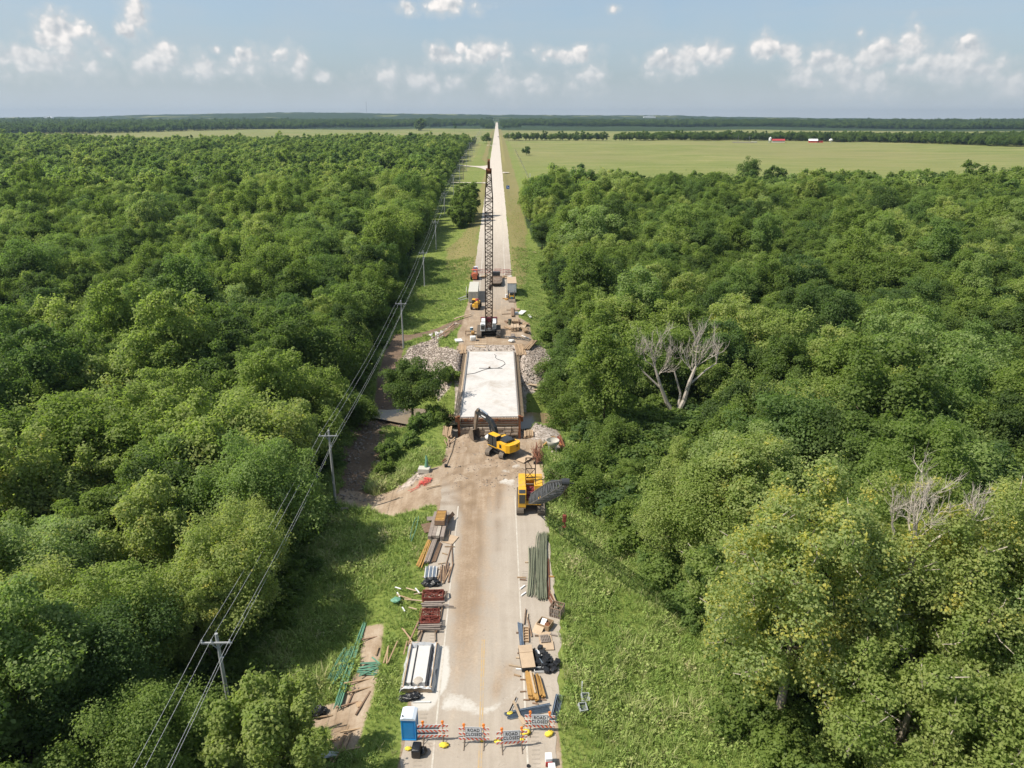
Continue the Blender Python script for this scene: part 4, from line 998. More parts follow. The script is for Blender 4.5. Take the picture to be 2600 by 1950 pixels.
def variant(crown, trunk):
    Vc, Qc = mesh_arrays(crown) if not isinstance(crown, tuple) else crown
    Vt, Qt = mesh_arrays(trunk)
    return np.concatenate([Vc, Vt]), np.concatenate([Qc, Qt + len(Vc)]), np.concatenate([np.zeros(len(Qc), np.int32), np.ones(len(Qt), np.int32)])
VN = [variant(c, t) for c, t in NEAR]; VM = [variant(c, t) for c, t in MID]
VF = [variant((V, Q), mb.mesh('trunk', M['bark'])) for V, Q, mb in FAR]
def mass(name, label, sel, variants):
    n = int(sel.sum()); z = np.zeros(n)
    s = SC[sel]; sc3 = np.stack([s, s, s * r.uniform(.88, 1.14, n)], 1)
    scatter_object(name, label, np.stack([TX[sel], TY[sel], TZ[sel] - .2], 1), np.stack([z, z, ROT[sel]], 1), sc3, TINT[sel], r.integers(0, len(variants), n), variants, [M['leaf'], M['bark']])
rest = ~solo
for sd, nm in ((0, 'left'), (1, 'right')):
    a = rest & (TS == sd)
    b = a & (dist < 380); c = a & (dist >= 380)
    if b.sum(): mass('forest', f'dense green broadleaf wood {nm} of the road, nearer part', b, VM)
    if c.sum(): mass('forest', f'dense green broadleaf wood {nm} of the road, farther part', c, VF)

# scrub and creepers along the edges of the woods
def scrub(label, x0, x1, y0, y1, cell, inside, seed, smin, smax, tint):
    rr = np.random.default_rng(seed); x, y = scatter(x0, x1, y0, y1, cell, inside, seed); n = len(x); z0 = np.zeros(n)
    s = rr.uniform(smin, smax, n)
    scatter_object('undergrowth', label, np.stack([x, y, terrain(x, y) - .15], 1), np.stack([z0, z0, rr.uniform(0, 6.28, n)], 1), np.stack([s * 1.3, s * 1.3, s], 1), np.clip(tint + rr.normal(0, .12, n), 0, .85), rr.integers(0, len(BUSHV), n), BUSHV, [M['leaf'], M['bark']])
BUSHV = []
for k in range(4):
    V, Q, mb = tree_meshes(700 + k, 2.4, 1.7, .1, 16, 2600, .17, .8, .05, .85); BUSHV.append(variant((V, Q), mb.mesh('stems', M['bark'])))
scrub('tangled scrub between the power line and the left wood', -34, -17, 14, 96, 1.9, lambda x, y: (x < np.interp(y, [14, 45, 60, 80, 96], [-18.5, -19.5, -20.5, -22.5, -24.5]) + fbm(x / 3, y / 3, 151) * 3.5) & (x > WOODL_EDGE(y) - 6) & (poly_sd(x, y, WASH) > .5) & free(x, y), 81, .45, 1.25, .36)
scrub('bright scrub and creepers along the edge of the right wood', 9, 30, 20, 100, 1.9, lambda x, y: (poly_sd(x, y, WOODR) < .2 + fbm(x / 3, y / 3, 153) * 3.5) & (poly_sd(x, y, WOODR) > -5) & (poly_sd(x, y, GRAVR) > 1.5), 82, .5, 1.5, .55)
scrub('scrub at the foot of the woods around the creek and beyond the bridge', -34, 24, 96, 235, 2.3, lambda x, y: ((poly_sd(x, y, WOODR) < 1.5 + fbm(x / 3, y / 3, 154) * 3) & (poly_sd(x, y, WOODR) > -4) & (poly_sd(x, y, RUBR) > 1) & (poly_sd(x, y, GRAVR) > 1.5)) | ((x < WOODL_EDGE(y) + 2 + fbm(x / 3, y / 3, 155) * 3) & (x > WOODL_EDGE(y) - 5) & (poly_sd(x, y, PATH) > .5)), 83, .5, 1.5, .38)

scrub('low thicket round the foot of the bleached dead tree', 18, 42, 72, 122, 1.7, lambda x, y: ((seg_d(x, y, (22.5, 76), (31, 110)) < 8.5) | (np.hypot(x - 31.5, y - 110) < 10)) & (seg_d(x, y, (31.2, 110.5), (31.5, 112.5)) > 1.0), 84, .7, 2.0, .40)

# bands of trees across the pastures
def band(name, label, x0, x1, y0, y1, cell, inside, seed, size, tint, smin=.8, smax=1.25):
    rr = np.random.default_rng(seed)
    x, y = scatter(x0, x1, y0, y1, cell, lambda a, b: inside(a, b) & in_view(a, b, 1.06, 40), seed)
    n = len(x); zz = terrain(x, y); z0 = np.zeros(n); s = size * rr.uniform(smin, smax, n)
    scatter_object(name, label, np.stack([x, y, zz - .3], 1), np.stack([z0, z0, rr.uniform(0, 6.28, n)], 1), np.stack([s, s, s * rr.uniform(.8, 1.1, n)], 1),
                   np.clip(tint + rr.normal(0, .09, n) + fbm(x / 90, y / 90, 111, 2) * .15, 0, .7), rr.integers(0, 3, n), VF, [M['leaf'], M['bark']])
belt_y = lambda x: np.interp(x, [22, 120, 280, 550, 640, 750, 1100, 1500], [1335, 1335, 1320, 1300, 1190, 1060, 900, 800])
belt_w = lambda x: np.interp(x, [22, 150, 250, 300, 550, 700, 1500], [18, 28, 38, 90, 160, 380, 560])
gap = lambda x: (x > 198) & (x < 212)
band('tree_belt', 'dark belt of trees along the far side of the right pasture', 22, 1700, 780, 1900, 9, lambda x, y: (y > belt_y(x)) & (y < belt_y(x) + belt_w(x) * (1 + .5 * fbm(x / 70, y * 0, 121))) & ~gap(x), 31, .95, .2)
hedge_l = lambda x: np.interp(x, [-420, -250, -120, -40], [1330, 1290, 1270, 1260])
band('tree_belt', 'band of dark trees where the left wood meets the pasture', -1400, -30, 1000, 1700, 10, lambda x, y: (np.abs(y - np.interp(x, [-2500, -1500, -1000, -500, -200, -30], [1560, 1480, 1280, 1075, 1085, 1110])) < 30), 32, .85, .16)
farL = lambda x: np.interp(x, [-4000, -1500, -900, -700, -300, -30], [1350, 1500, 2250, 2900, 3250, 3350]); 
farR = lambda x: np.interp(x, [25, 300, 900, 1300, 1700, 2600], [3150, 3150, 3100, 2900, 2300, 1700])
band('far_woods', 'hazy woods beyond the left pasture', -4200, -26, 1300, 4300, 20, lambda x, y: (y > farL(x) + 90 * fbm(x / 140, y * 0, 122)) & (y < 4300) & (fbm(x / 420, y / 130, 71, 3) < .24 + .2 * (y < 3300)), 33, 1.5, .16)
band('far_woods', 'hazy woods beyond the right pasture', 26, 4200, 1600, 4300, 20, lambda x, y: (y > farR(x) + 90 * fbm(x / 140, y * 0, 123)) & (y < 4300) & (fbm(x / 420, y / 130, 71, 3) < .24 + .2 * (y < 3300)), 34, 1.5, .16)
band('roadside_trees', 'trees crowding the far end of the straight road', -60, 80, 2700, 5200, 26, lambda x, y: (np.abs(x) > 15) & (fbm(x / 60, y / 200, 131) > .0), 35, 1.2, .15)
# ------------------------------------------------------------------ tall grass and weeds
def tuft(seed, n, h, spread, w0, lean):
    r = np.random.default_rng(seed); V, Q = [], []
    for k in range(n):
        a = r.uniform(0, 6.28); b = r.uniform(0, spread); p = np.array([math.cos(a) * b, math.sin(a) * b, -.05])
        d = np.array([math.cos(a + r.normal(0, .6)), math.sin(a + r.normal(0, .6)), 0]); hh = h * r.uniform(.55, 1.15); ln = lean * hh * r.uniform(.3, 1.2)
        s = np.array([-d[1], d[0], 0]); ww = w0 * r.uniform(.7, 1.3)
        p1 = p + d * ln * .3 + np.array([0, 0, hh * .65]); p2 = p + d * ln + np.array([0, 0, hh * r.uniform(.8, 1.)])
        i = len(V)
        V += [p - s * ww, p + s * ww, p1 + s * ww * .8, p1 - s * ww * .8, p2 + s * ww * .15, p2 - s * ww * .15]
        Q += [(i, i + 1, i + 2, i + 3), (i + 3, i + 2, i + 4, i + 5)]
    return np.array(V), np.array(Q), np.zeros(len(Q), np.int32)
TUFTS = [tuft(1, 20, .75, .30, .017, .55), tuft(2, 24, .55, .35, .016, .7), tuft(3, 18, 1.0, .28, .019, .5), tuft(4, 18, .35, .4, .02, .6)]
bl = [leaf_quads(np.random.default_rng(9).normal(0, .28, (60, 3)) * np.array([1, 1, .6]) + np.array([0, 0, .35]), unit(np.random.default_rng(10).normal(size=(60, 3)) + np.array([0, 0, .8])), .16, np.random.default_rng(12))]
TUFTS.append((bl[0][0], bl[0][1], np.zeros(60, np.int32)))
CUT = [STRIP, TRACK, LOT, RUBSTRIP, GRAVR, PATH, PATHUP, FARLOT, RUBL, RUBR]
def grass_ok(x, y):
    ok = (np.abs(x - RX) > 6.4) & ~((x > 5.3) & (x < np.interp(y, [43, 50, 58, 66, 78, 90, 99], [5.9, 6.7, 7.3, 7.0, 7.1, 7.2, 6.6])) & (y < 99))
    for P in CUT: ok &= poly_sd(x, y, P) > .15
    ok &= poly_sd(x, y, WASH) > -1.0
    ok &= np.abs(y - CREEK_Y(x)) > 4.2
    return ok
def grass(label, x0, x1, y0, y1, cell, seed, hmin, hmax, tint, picks):
    rr = np.random.default_rng(seed)
    x, y = scatter(x0, x1, y0, y1, cell, grass_ok, seed, .92); n = len(x)
    z = terrain(x, y); z0 = np.zeros(n)
    p = fbm(x / 5, y / 5, 141, 3); p2 = fbm(x / 1.6, y / 1.6, 143, 2)
    edge = sstep(6.2, 9.5, np.abs(x - RX))
    s = rr.uniform(hmin, hmax, n) * (.85 + p * .7 + p2 * .45) * (.55 + .45 * edge)
    s = np.clip(s, .25, 2.2)
    pk = np.array(picks)[rr.integers(0, len(picks), n)]
    scatter_object('grass', label, np.stack([x, y, z], 1), np.stack([z0, z0, rr.uniform(0, 6.28, n)], 1), np.stack([s * rr.uniform(.9, 1.3, n), s * rr.uniform(.9, 1.3, n), s], 1),
                   np.clip(tint + p * .30 + p2 * .2 + rr.normal(0, .10, n) + (rr.random(n) < .05) * .25, 0, 1), pk, TUFTS, [M['grass']])
grass('tall unmown grass on the left of the road near the barricades', -31, -6.2, 24, 96, .40, 61, .8, 1.3, .54, [0, 0, 1, 2, 2, 2, 4])
grass('tall unmown grass on the right of the road near the barricades', 5.5, 25, 22, 100, .38, 62, .8, 1.35, .58, [0, 0, 1, 2, 2, 2, 4])
grass('rough grass on the left banks of the creek', -30, -6, 96, 245, .62, 63, .7, 1.2, .44, [0, 1, 1, 3, 4])
grass('rough grass on the right banks beyond the bridge', 5.8, 20, 100, 260, .62, 64, .6, 1.1, .45, [0, 1, 3, 3, 4])
grass('mown verge grass on the left beyond the parked trailers', -30, -6.2, 215, 420, 1.25, 65, .5, .9, .46, [1, 3, 3])

grass('mown verge grass on the right beyond the box trailer', 5.8, 20, 240, 420, 1.25, 66, .4, .8, .5, [1, 3, 3])

# broken stone ----------------------------------------------------------------
def rock(seed, n=1):
    from mathutils import noise as mn
    bm = bmesh.new(); bmesh.ops.create_icosphere(bm, subdivisions=1, radius=.5)
    for v in bm.verts:
        v.co = v.co * (1 + .5 * mn.noise(v.co * 2.2 + Vector((seed * 5.1, seed, 0)))); v.co.z *= .6; v.co.x *= 1.25
    tri = [[v.index for v in f.verts] for f in bm.faces]; bm.verts.index_update()
    V = np.array([v.co[:] for v in bm.verts]); bm.free()
    return V, np.array([(a, b, c, c) for a, b, c in tri])
def rock_variant(seed):
    bmx = MB(); 
    rr = np.random.default_rng(seed); n = 7
    ring = [[(math.cos(a) * q * rr.uniform(.75, 1.15), math.sin(a) * q * rr.uniform(.6, 1.0), h) for a in np.linspace(0, 6.283, n, endpoint=False) + rr.uniform(-.2, .2, n)] for q, h in ((.5, -.15), (.52, .08), (.3, .28))]
    V = np.array(ring[0] + ring[1] + ring[2] + [(rr.uniform(-.1, .1), rr.uniform(-.1, .1), .32)])
    Q = [(k, (k + 1) % n, n + (k + 1) % n, n + k) for k in range(n)] + [(n + k, n + (k + 1) % n, 2 * n + (k + 1) % n, 2 * n + k) for k in range(n)]
    top = 3 * n
    Q += [(2 * n + k, 2 * n + (k + 1) % n, 2 * n + (k + 2) % n, top) for k in range(0, n - 1, 2)] + [(2 * n + n - 1, 2 * n, 2 * n + 0, top)][:0]
    return V, np.array(Q), np.zeros(len(Q), np.int32)
ROCKS = [rock_variant(k) for k in range(5)]
def rockmat():
    m = bpy.data.materials.new('rubble'); m.use_nodes = True; w = NT(m.node_tree)
    at = w.n('ShaderNodeAttribute', attribute_name='tint', attribute_type='INSTANCER').outputs['Fac']
    n = w.noise(w.n('ShaderNodeNewGeometry').outputs['Position'], 3, 5, .6)
    c = w.mix(at, (.13, .105, .085), (.40, .34, .285)); c = w.mix(w.math('MULTIPLY', n, .7), c, (.22, .17, .13))
    p = principled(w, Base_Color=c, Roughness=.9); w.n('ShaderNodeOutputMaterial', {0: p.outputs[0]}); return m
M['rubble'] = rockmat()
def rubble(label, poly, dens, smin, smax, seed, tint=.5, keepf=None):
    rr = np.random.default_rng(seed); P = np.array(poly)
    x0, y0 = P.min(0); x1, y1 = P.max(0); n = int((x1 - x0) * (y1 - y0) * dens)
    x, y = rr.uniform(x0, x1, n), rr.uniform(y0, y1, n)
    ok = poly_sd(x, y, poly) < rr.uniform(-1.6, .9, n)
    if keepf is not None: ok &= keepf(x, y)
    x, y = x[ok], y[ok]; n = len(x)
    s = smin + (smax - smin) * rr.random(n) ** 2.2
    scatter_object('rubble', label, np.stack([x, y, terrain(x, y) + s * .08], 1), np.stack([rr.normal(0, .35, n), rr.normal(0, .35, n), rr.uniform(0, 6.28, n)], 1), np.stack([s * rr.uniform(.8, 1.3, n), s, s * rr.uniform(.6, 1.1, n)], 1),
                   np.clip(tint + rr.normal(0, .25, n), 0, 1), rr.integers(0, 5, n), ROCKS, [M['rubble']])
rubble('grey broken stone on the bank left of the deck', RUBL, 13, .12, .52, 71, .22)
rubble('broken stone on the bank right of the deck', RUBR, 13, .12, .5, 72, .34)
rubble('boulders and stone down the rocky wash', WASH, 4.0, .08, .62, 73, .16, lambda x, y: fbm(x / 3.2, y / 3.2, 161) > -.2)
rubble('pale stone edging the haul track', RUBSTRIP, 9, .15, .5, 74, .95)
rubble('stone and gravel at the far end of the deck', FARGRAVEL, 7, .12, .4, 75, .65)
rubble('stone under the bridge and beside the right abutment', [(-6, 108), (6, 108), (9, 105), (10.6, 110), (8, 117), (-6, 117)], 2.5, .2, .8, 76, .5)
rubble('gravel and clods on the lot before the bridge', [(-6.2, 84), (-6.2, 104), (5.5, 104), (8, 100), (6.8, 90), (5, 82)], 4.5, .04, .26, 77, .35)
rubble('grey gravel right of the near abutment', GRAVR, 12, .06, .3, 81, .5)
rubble('stone spill in the grass below the concrete bucket', [(8.6, 97.5), (11, 96.5), (12.2, 93), (11.4, 90.5), (9.8, 92.5), (8.2, 95.5)], 3.0, .15, .6, 78, .8)
rubble('row of stone debris at the wood edge beyond the bridge', [(8.6, 160), (10.2, 160), (12.4, 152), (11.4, 151)], 3.0, .15, .6, 79, .75)
rubble('small clods along the shoulder and road', [(-6.2, 41), (-6.2, 82), (5.3, 82), (5.3, 41)], .9, .04, .13, 80, .1)
# ------------------------------------------------------------------ helpers for things
def item(mb, name, m, label, cat, loc=(0, 0, 0), rz=0.0, group=None, smooth=False):
    o = mb.build(name, m, None, smooth, loc, rz); return tag(o, label, cat, group)
def slab(w, l, h, m=None): return MB().box((0, 0, h / 2), (w, l, h))
def dirrz(dx, dy): return math.atan2(-dx, dy)             # turns local +Y towards (dx, dy)

# ------------------------------------------------------------------ the bridge under construction
br = thing('bridge', 'unfinished concrete bridge with a fresh white deck and bare rusty end bars', 'bridge', (RX, 126.7, 0))
Y0, Y1 = 109.3 - 126.7, 144.4 - 126.7
HW = 4.85
MB().box((0, 0, -.10), (2 * HW, Y1 - Y0, .30)).build('deck', M['concrete_new'], br)
for k in range(5): MB().box((-3.9 + k * 1.95, 0, -.95), (.42, Y1 - Y0 - .6, 1.2)).build('girder', M['rust'], br)
for s in (-1, 1):
    MB().box((s * (HW + .10), 0, .06), (.16, Y1 - Y0, .42)).build('edge_form', M['woodgrey'], br)
    MB().box((s * (HW + .32), 0, -.16), (.24, Y1 - Y0 - .2, .07)).build('walkway', M['woodpale' if s < 0 else 'wood'], br)
    rail = MB().tube([(s * (HW - .06), Y0 + .3, .26), (s * (HW - .06), Y1 - .3, .26)], .055, 6); rail.build('screed_rail', M['galvpole'], br)
    kb = MB()
    n = 62
    for k in range(n):
        y = Y0 + .4 + (Y1 - Y0 - .8) * k / (n - 1)
        kb.bar((s * (HW + .18), y, -.22), (s * (HW + 1.0), y, -.14), .11, .09); kb.bar((s * (HW + .96), y, -.22), (s * (HW + .3), y, -.85), .06, .06)
        kb.bar((s * (HW + .9), y, -.2), (s * (HW + .9), y, .12), .05, .05)
    o = kb.build('form_brackets', M['woodpale'], br); tag(o, None, None, None, 'stuff')
# near end: back wall form with walers, bare bars, corner piles
for k, (z, m_) in enumerate([(-.14, 'wood'), (-.60, 'rust'), (-1.04, 'woodbrown'), (-1.46, 'wood')]):
    MB().box((0, Y0 - .62 + .04 * k, z), (9.5, .2, .13)).build('waler', M[m_], br)
MB().box((0, Y0 - .32, -.85), (9.6, .18, 1.45)).build('end_form', M['cream'], br)
eb = MB()
for k in range(58):
    x = -4.6 + 9.2 * k / 57 + random.uniform(-.04, .04)
    eb.tube([(x, Y0 - .05, -.12), (x + random.uniform(-.05, .05), Y0 - .55, -.05 + random.uniform(-.05, .12)), (x + random.uniform(-.1, .1), Y0 - .78, -.55 + random.uniform(-.2, .3))], .028, 4)
for z in (-.02, -.36, -.8): eb.tube([(-4.7, Y0 - .8, z), (4.7, Y0 - .8, z + random.uniform(-.05, .05))], .032, 4)
tag(eb.build('end_bars', M['rebar'], br), None, None, None, 'stuff')
for s in (-1, 1):
    p = MB().box((s * 5.05, Y0 - .95, -1.55), (.36, .36, 4.0)); p.box((s * 5.05, Y0 - .95, .47), (.5, .5, .06)); p.build('corner_pile', M['rust'], br)
    MB().box((s * 5.3, Y0 - .55, -.25), (.7, .5, .8)).build('corner_form', M['rust'], br)
for k in range(3):
    q = MB().box((-3.9 + k * 2.6, Y0 - .72, -.3), (.5, .35, .42)); q.build('bearing_block', M['rust'], br)
r2 = random.Random(4)
for row in range(3):                                        # stones of the old abutment below the form
    x = -4.9
    while x < 4.8:
        wd = r2.uniform(.7, 1.5); st = MB().bbox((x + wd / 2, Y0 - .55 + r2.uniform(-.12, .12), -1.86 - row * .48), (wd - .07, .8, .43 + r2.uniform(-.03, .03)), .06, r2.uniform(-.04, .04))
        st.build('stone', M['stone'], br); x += wd
# far abutment wall and piers
MB().box((0, Y1 + .5, -1.8), (10.4, .8, 3.4)).build('far_abutment', M['concrete'], br)
for yy in (-5.5, 6.0):
    pr = MB(); 
    for x in (-3.6, 0, 3.6): pr.cyl((x, yy, -7.5), (x, yy, -1.9), .45, 12)
    pr.box((0, yy, -1.85), (9.4, 1.0, .6)); pr.build('pier', M['concrete'], br)

# hose left on the deck
hs = MB(); P = [(-4.9, 130.0), (-3.4, 130.6), (-1.8, 132.4), (-.8, 133.2), (1.1, 133.6), (1.8, 134.3), (2.6, 136.1), (2.3, 137.8), (1.0, 139.2), (.6, 140.4), (.75, 141.6), (.4, 142.4)]
hs.tube([(x, y, .10) for x, y in P], .05, 6); item(hs, 'hose', M['charcoal'], 'dark hose snaking across the white bridge deck', 'hose')
hs = MB().tube([(-2.6, 133.5, .12), (2.0, 133.35, .12)], .045, 6); item(hs, 'pipe', M['charcoal'], 'thin straight bar lying across the white bridge deck', 'pipe')
vb = MB().bbox((0, 0, .16), (.42, .3, .3), .05); vb.tube([(0, 0, .3), (.15, 0, .55)], .03, 5); item(vb, 'hand_tool', M['brownsteel'], 'small brown vibrator box lying on the bar across the deck', 'tool', (-.55, 133.6, .06))
pu = MB().tube([(4.3, 143.9, .08), (4.6, 140, .3)], .05, 6)

# stacks of form timber at the corners of the deck
def timber_stack(name, label, loc, rz, n, layers, w_, ln, m_, group=None, jit=.06, gapk=1.15, th=.14, skew=.05, end=0.25):
    t = thing(name, label, 'timber stack', loc, rz, group); q = random.Random(hash(label) % 9999 if False else sum(map(ord, label)))
    mesh = MB().box((0, 0, 0), (w_, ln, th)).mesh('timber', M[m_])
    for L in range(layers):
        cross = False
        for k in range(n):
            inst('timber', mesh, t, ((k - (n - 1) / 2) * w_ * gapk + q.uniform(-jit, jit) * w_, q.uniform(-end, end), th * (L + .5) + .08), (0, 0, q.uniform(-skew, skew)))
    for yy in (-ln * .32, ln * .32):
        MB().box((0, yy, .04), (n * w_ * gapk + .3, .12, .08)).build('bearer', M['woodbrown'], t)
    return t
timber_stack('timber_stack', 'stack of tan form timbers on the far right corner of the deck', (5.95, 145.6, -.15), .02, 6, 2, .30, 7.6, 'wood', 'timber stacks at the bridge corners', .1)
timber_stack('timber_stack', 'leaning stack of brown planks on the grass beside the far right corner', (8.25, 148.2, gz(8.25, 148.2) + .25), dirrz(1.9, 6.8), 4, 2, .30, 6.6, 'wood', 'timber stacks at the bridge corners')
timber_stack('timber_stack', 'stack of tan form timbers on the far left corner of the deck', (-6.6, 146.8, -.35), .05, 6, 2, .26, 6.4, 'wood', 'timber stacks at the bridge corners', .1)
timber_stack('timber_stack', 'long brown planks lying on the left bank beside the pale stone heap', (-10.1, 161.4, gz(-10.1, 161.4) + .1), dirrz(3.4, 11.5), 5, 1, .34, 10.5, 'woodbrown', 'timber stacks at the bridge corners')
timber_stack('timber_stack', 'tan form panels stacked at the near left corner of the bridge', (-7.0, 103.6, gz(-7, 103.6) + .15), .03, 5, 3, .26, 3.6, 'wood', 'timber stacks at the bridge corners', .2)
timber_stack('timber_stack', 'short form panels stacked at the near right corner of the bridge', (5.95, 101.8, gz(5.95, 101.8) + .3), -.06, 5, 3, .24, 2.2, 'wood', 'timber stacks at the bridge corners', .2)
b = slab(1.5, 2.0, .4); item(b, 'concrete_block', M['white'], 'white square block on the grass left of the deck', 'block', (-7.6, 152.2, gz(-7.6, 152.2) - .05), .25)
b = slab(1.7, 1.0, .7); item(b, 'concrete_block', M['ply'], 'pale wooden crate on the bank under the lone tree', 'crate', (-8.6, 120.5, gz(-8.6, 120.5) + .6), -.1)
for k, (x, y, ln, a, lab) in enumerate([(-2.65, 149.7, 2.6, 1.5, 'upper'), (-2.75, 147.8, 2.6, 1.25, 'lower')]):
    b = MB().box((0, 0, .06), (.55, ln, .10)); item(b, 'plank', M['woodpale'], f'{lab} of two pale boards lying past the far end of the deck', 'plank', (x, y, .04), a)
q = random.Random(12)
for k, (x, y, a) in enumerate([(-6.5, 99.6, .35), (-6.0, 99.2, -.45), (-6.4, 98.4, .1), (-6.9, 98.6, .3)]):
    b = MB().box((0, 0, .05), (.14, q.uniform(1.6, 2.4), .09), 0, 0, .12)
    item(b, 'plank', M['wood'], 'loose stick of scrap lumber by the near left corner of the bridge', 'plank', (x, y, gz(x, y) + .22), a, 'loose sticks by the near left bridge corner')
for k, (x, y, a, ln) in enumerate([(7.8, 130.6, 1.2, 3.2), (9.4, 130.2, 1.75, 2.6)]):
    b = MB().box((0, 0, .08), (.6, ln, .12)); item(b, 'plank', M['woodpale'], ['shaded', 'sunlit'][k] + ' pale board on the stone bank right of the deck', 'plank', (x, y, gz(x, y) + .25), a)
tp = MB().blob((0, 0, .35), (1.5, 1.2, .8), 3, .35, 2); item(tp, 'bundled_sheet', M['lime'], 'small white bundle on the gravel at the far end of the deck', 'bundle', (4.2, 151.2, .0))
# ------------------------------------------------------------------ crawler machines
def crawler_track(parent, x, y0, y1, w_, h, z0=0.0, shoe=.24, m='track'):
    """track frame with separate shoes round it"""
    r_ = h / 2; L = y1 - y0
    f = MB(); f.box((x, (y0 + y1) / 2, z0 + r_), (w_ * .7, L - h * .7, h * .62)).cyl((x - w_ * .36, y0 + r_, z0 + r_), (x + w_ * .36, y0 + r_, z0 + r_), r_ * .82, 14).cyl((x - w_ * .36, y1 - r_, z0 + r_), (x + w_ * .36, y1 - r_, z0 + r_), r_ * .82, 14)
    o = f.build('track_frame', M['charcoal'], parent)
    st = L - h; per = 2 * st + 2 * math.pi * r_; n = int(per / shoe)
    me = MB().box((0, 0, 0), (w_, shoe * .86, .06)).box((0, 0, .045), (w_ * .96, .035, .05)).mesh('track_shoe', M[m])
    for k in range(n):
        s = per * k / n
        if s < st: p = (y0 + r_ + s, z0 + h, 0)
        elif s < st + math.pi * r_:
            a = (s - st) / r_; p = (y1 - r_ + r_ * math.sin(a), z0 + r_ + r_ * math.cos(a), -a)
        elif s < 2 * st + math.pi * r_: p = (y1 - r_ - (s - st - math.pi * r_), z0, math.pi)
        else:
            a = (s - 2 * st - math.pi * r_) / r_; p = (y0 + r_ - r_ * math.sin(a), z0 + r_ - r_ * math.cos(a), math.pi - a)
        inst('track_shoe', me, o, (x, p[0], p[1]), (p[2], 0, 0))
    return o
def lattice(parent, a, b, wmid, hmid, t0, t1, wend, panel, r_c, r_l, mc, ml, side=(1, 0, 0), tags=True):
    """tapered four chord lattice boom from a to b; t0 and t1: share of the length that tapers at foot and head"""
    a, b = Vector(a), Vector(b); ax = (b - a); L = ax.length; ax.normalize()
    x = Vector(side) - ax * ax.dot(Vector(side)); x.normalize(); y = ax.cross(x)
    def sec(s):
        k = min(1, (s / L) / t0 if t0 else 1, (1 - s / L) / t1 if t1 else 1); k = max(0, k)
        return wend + (wmid - wend) * k, wend * .8 + (hmid - wend * .8) * k
    def P(s, i, j):
        w_, h_ = sec(s); return a + ax * s + x * (i * w_ / 2) + y * (j * h_ / 2)
    stations = [0, L * t0, L * (1 - t1), L]
    for (i, j) in ((-1, -1), (1, -1), (1, 1), (-1, 1)):
        MB().tube([P(s, i, j) for s in stations], r_c, 6).build('boom_chord', M[mc], parent)
    n = max(4, int(L / panel)); lac = MB()
    for k in range(n):
        s0, s1 = L * (.02 + .96 * k / n), L * (.02 + .96 * (k + 1) / n); f = k % 2
        for (p, q) in (((-1, -1), (1, -1)), ((-1, 1), (1, 1)), ((-1, -1), (-1, 1)), ((1, -1), (1, 1))):
            u, v = (p, q) if f else (q, p)
            lac.bar(P(s0, *u), P(s1, *v), r_l * 2)
            if k % 3 == 0: lac.bar(P(s0, *p), P(s0, *q), r_l * 2)
    o = lac.build('boom_lacing', M[ml], parent); tag(o, None, None, None, 'stuff')
    return P
# --- tall crane beyond the bridge
ca = thing('crawler_crane', 'white crawler crane with a tall dark lattice boom parked beyond the bridge', 'crane', (-.9, 158.2, .03))
for x in (-2.2, 2.2): crawler_track(ca, x, -4.0, 3.6, 1.05, 1.15, 0, .32)
MB().box((0, -.2, .85), (3.4, 3.0, .5)).box((0, -2.2, .7), (3.3, .4, .45)).box((0, 2.0, .7), (3.3, .4, .45)).cyl((0, 0, 1.1), (0, 0, 1.35), 1.1, 16).build('car_body', M['black'], ca)
MB().box((0, -.2, 1.5), (3.0, 5.4, .3)).build('turntable', M['charcoal'], ca)
MB().bbox((-1.25, 1.0, 2.3), (.95, 3.0, 1.4), .06).build('engine_house', M['steelwhite'], ca)
MB().bbox((1.22, .4, 2.25), (.95, 3.9, 1.35), .06).build('engine_house', M['steelwhite'], ca)
for k in range(3):
    MB().box((1.22, -1.565, 1.9 + k * .32), (.7, .02, .12)).build('louvre', M['charcoal'], ca)
cabo = MB().bbox((-1.35, -2.15, 2.2), (1.05, 2.1, 1.5), .07).build('cab', M['steelwhite'], ca)
MB().box((-1.35, -3.215, 2.35), (.82, .03, 1.05)).box((-1.35, -2.9, 2.966), (.7, .5, .03)).box((-1.885, -2.3, 2.4), (.03, 1.3, .8)).build('cab_window', M['glass'], cabo)
MB().bbox((0, 3.0, 2.3), (3.9, .9, 1.5), .08).build('counterweight', M['maroon'], ca)
MB().cyl((-.55, -.4, 1.95), (.55, -.4, 1.95), .42, 14).cyl((-.55, .8, 1.95), (.55, .8, 1.95), .42, 14).box((0, -1.2, 1.85), (1.4, .8, .5)).build('winch', M['lattice_dark'], ca)
MB().box((0, -2.7, 1.75), (1.2, .5, .55)).build('front_panel', M['grey'], ca)
g_ = MB(); 
for x in (-.75, .75): g_.bar((x, -.6, 1.6), (x * .9, 2.6, 5.4), .14).bar((x, 2.6, 1.6), (x * .9, 2.6, 5.4), .12)
g_.bar((-.7, 2.6, 5.4), (.7, 2.6, 5.4), .16); g_.build('gantry', M['lattice_dark'], ca)
FOOT, TIP = Vector((.05, -2.95, 1.95)), Vector((.55, -16.0, 37.0))
P_ = lattice(ca, FOOT, TIP, 1.52, 1.4, .07, .16, .85, 1.05, .105, .055, 'lattice_dark', 'lattice_dark')
hd = MB(); dv = (TIP - FOOT).normalized()
hd.box(TIP + dv * .1, (1.1, .6, .9), 0, 0, math.atan2(-dv.y, dv.z) * 0 + .35).box(TIP + dv * 1.2, (.5, .5, 1.6), 0, 0, .35).cyl(TIP + Vector((-.3, -.2, .2)), TIP + Vector((.3, -.2, .2)), .45, 12).cyl(TIP + dv * 2.1 + Vector((-.2, 0, 0)), TIP + dv * 2.1 + Vector((.2, 0, 0)), .38, 12)
hd.build('boom_head', M['rust'], ca)
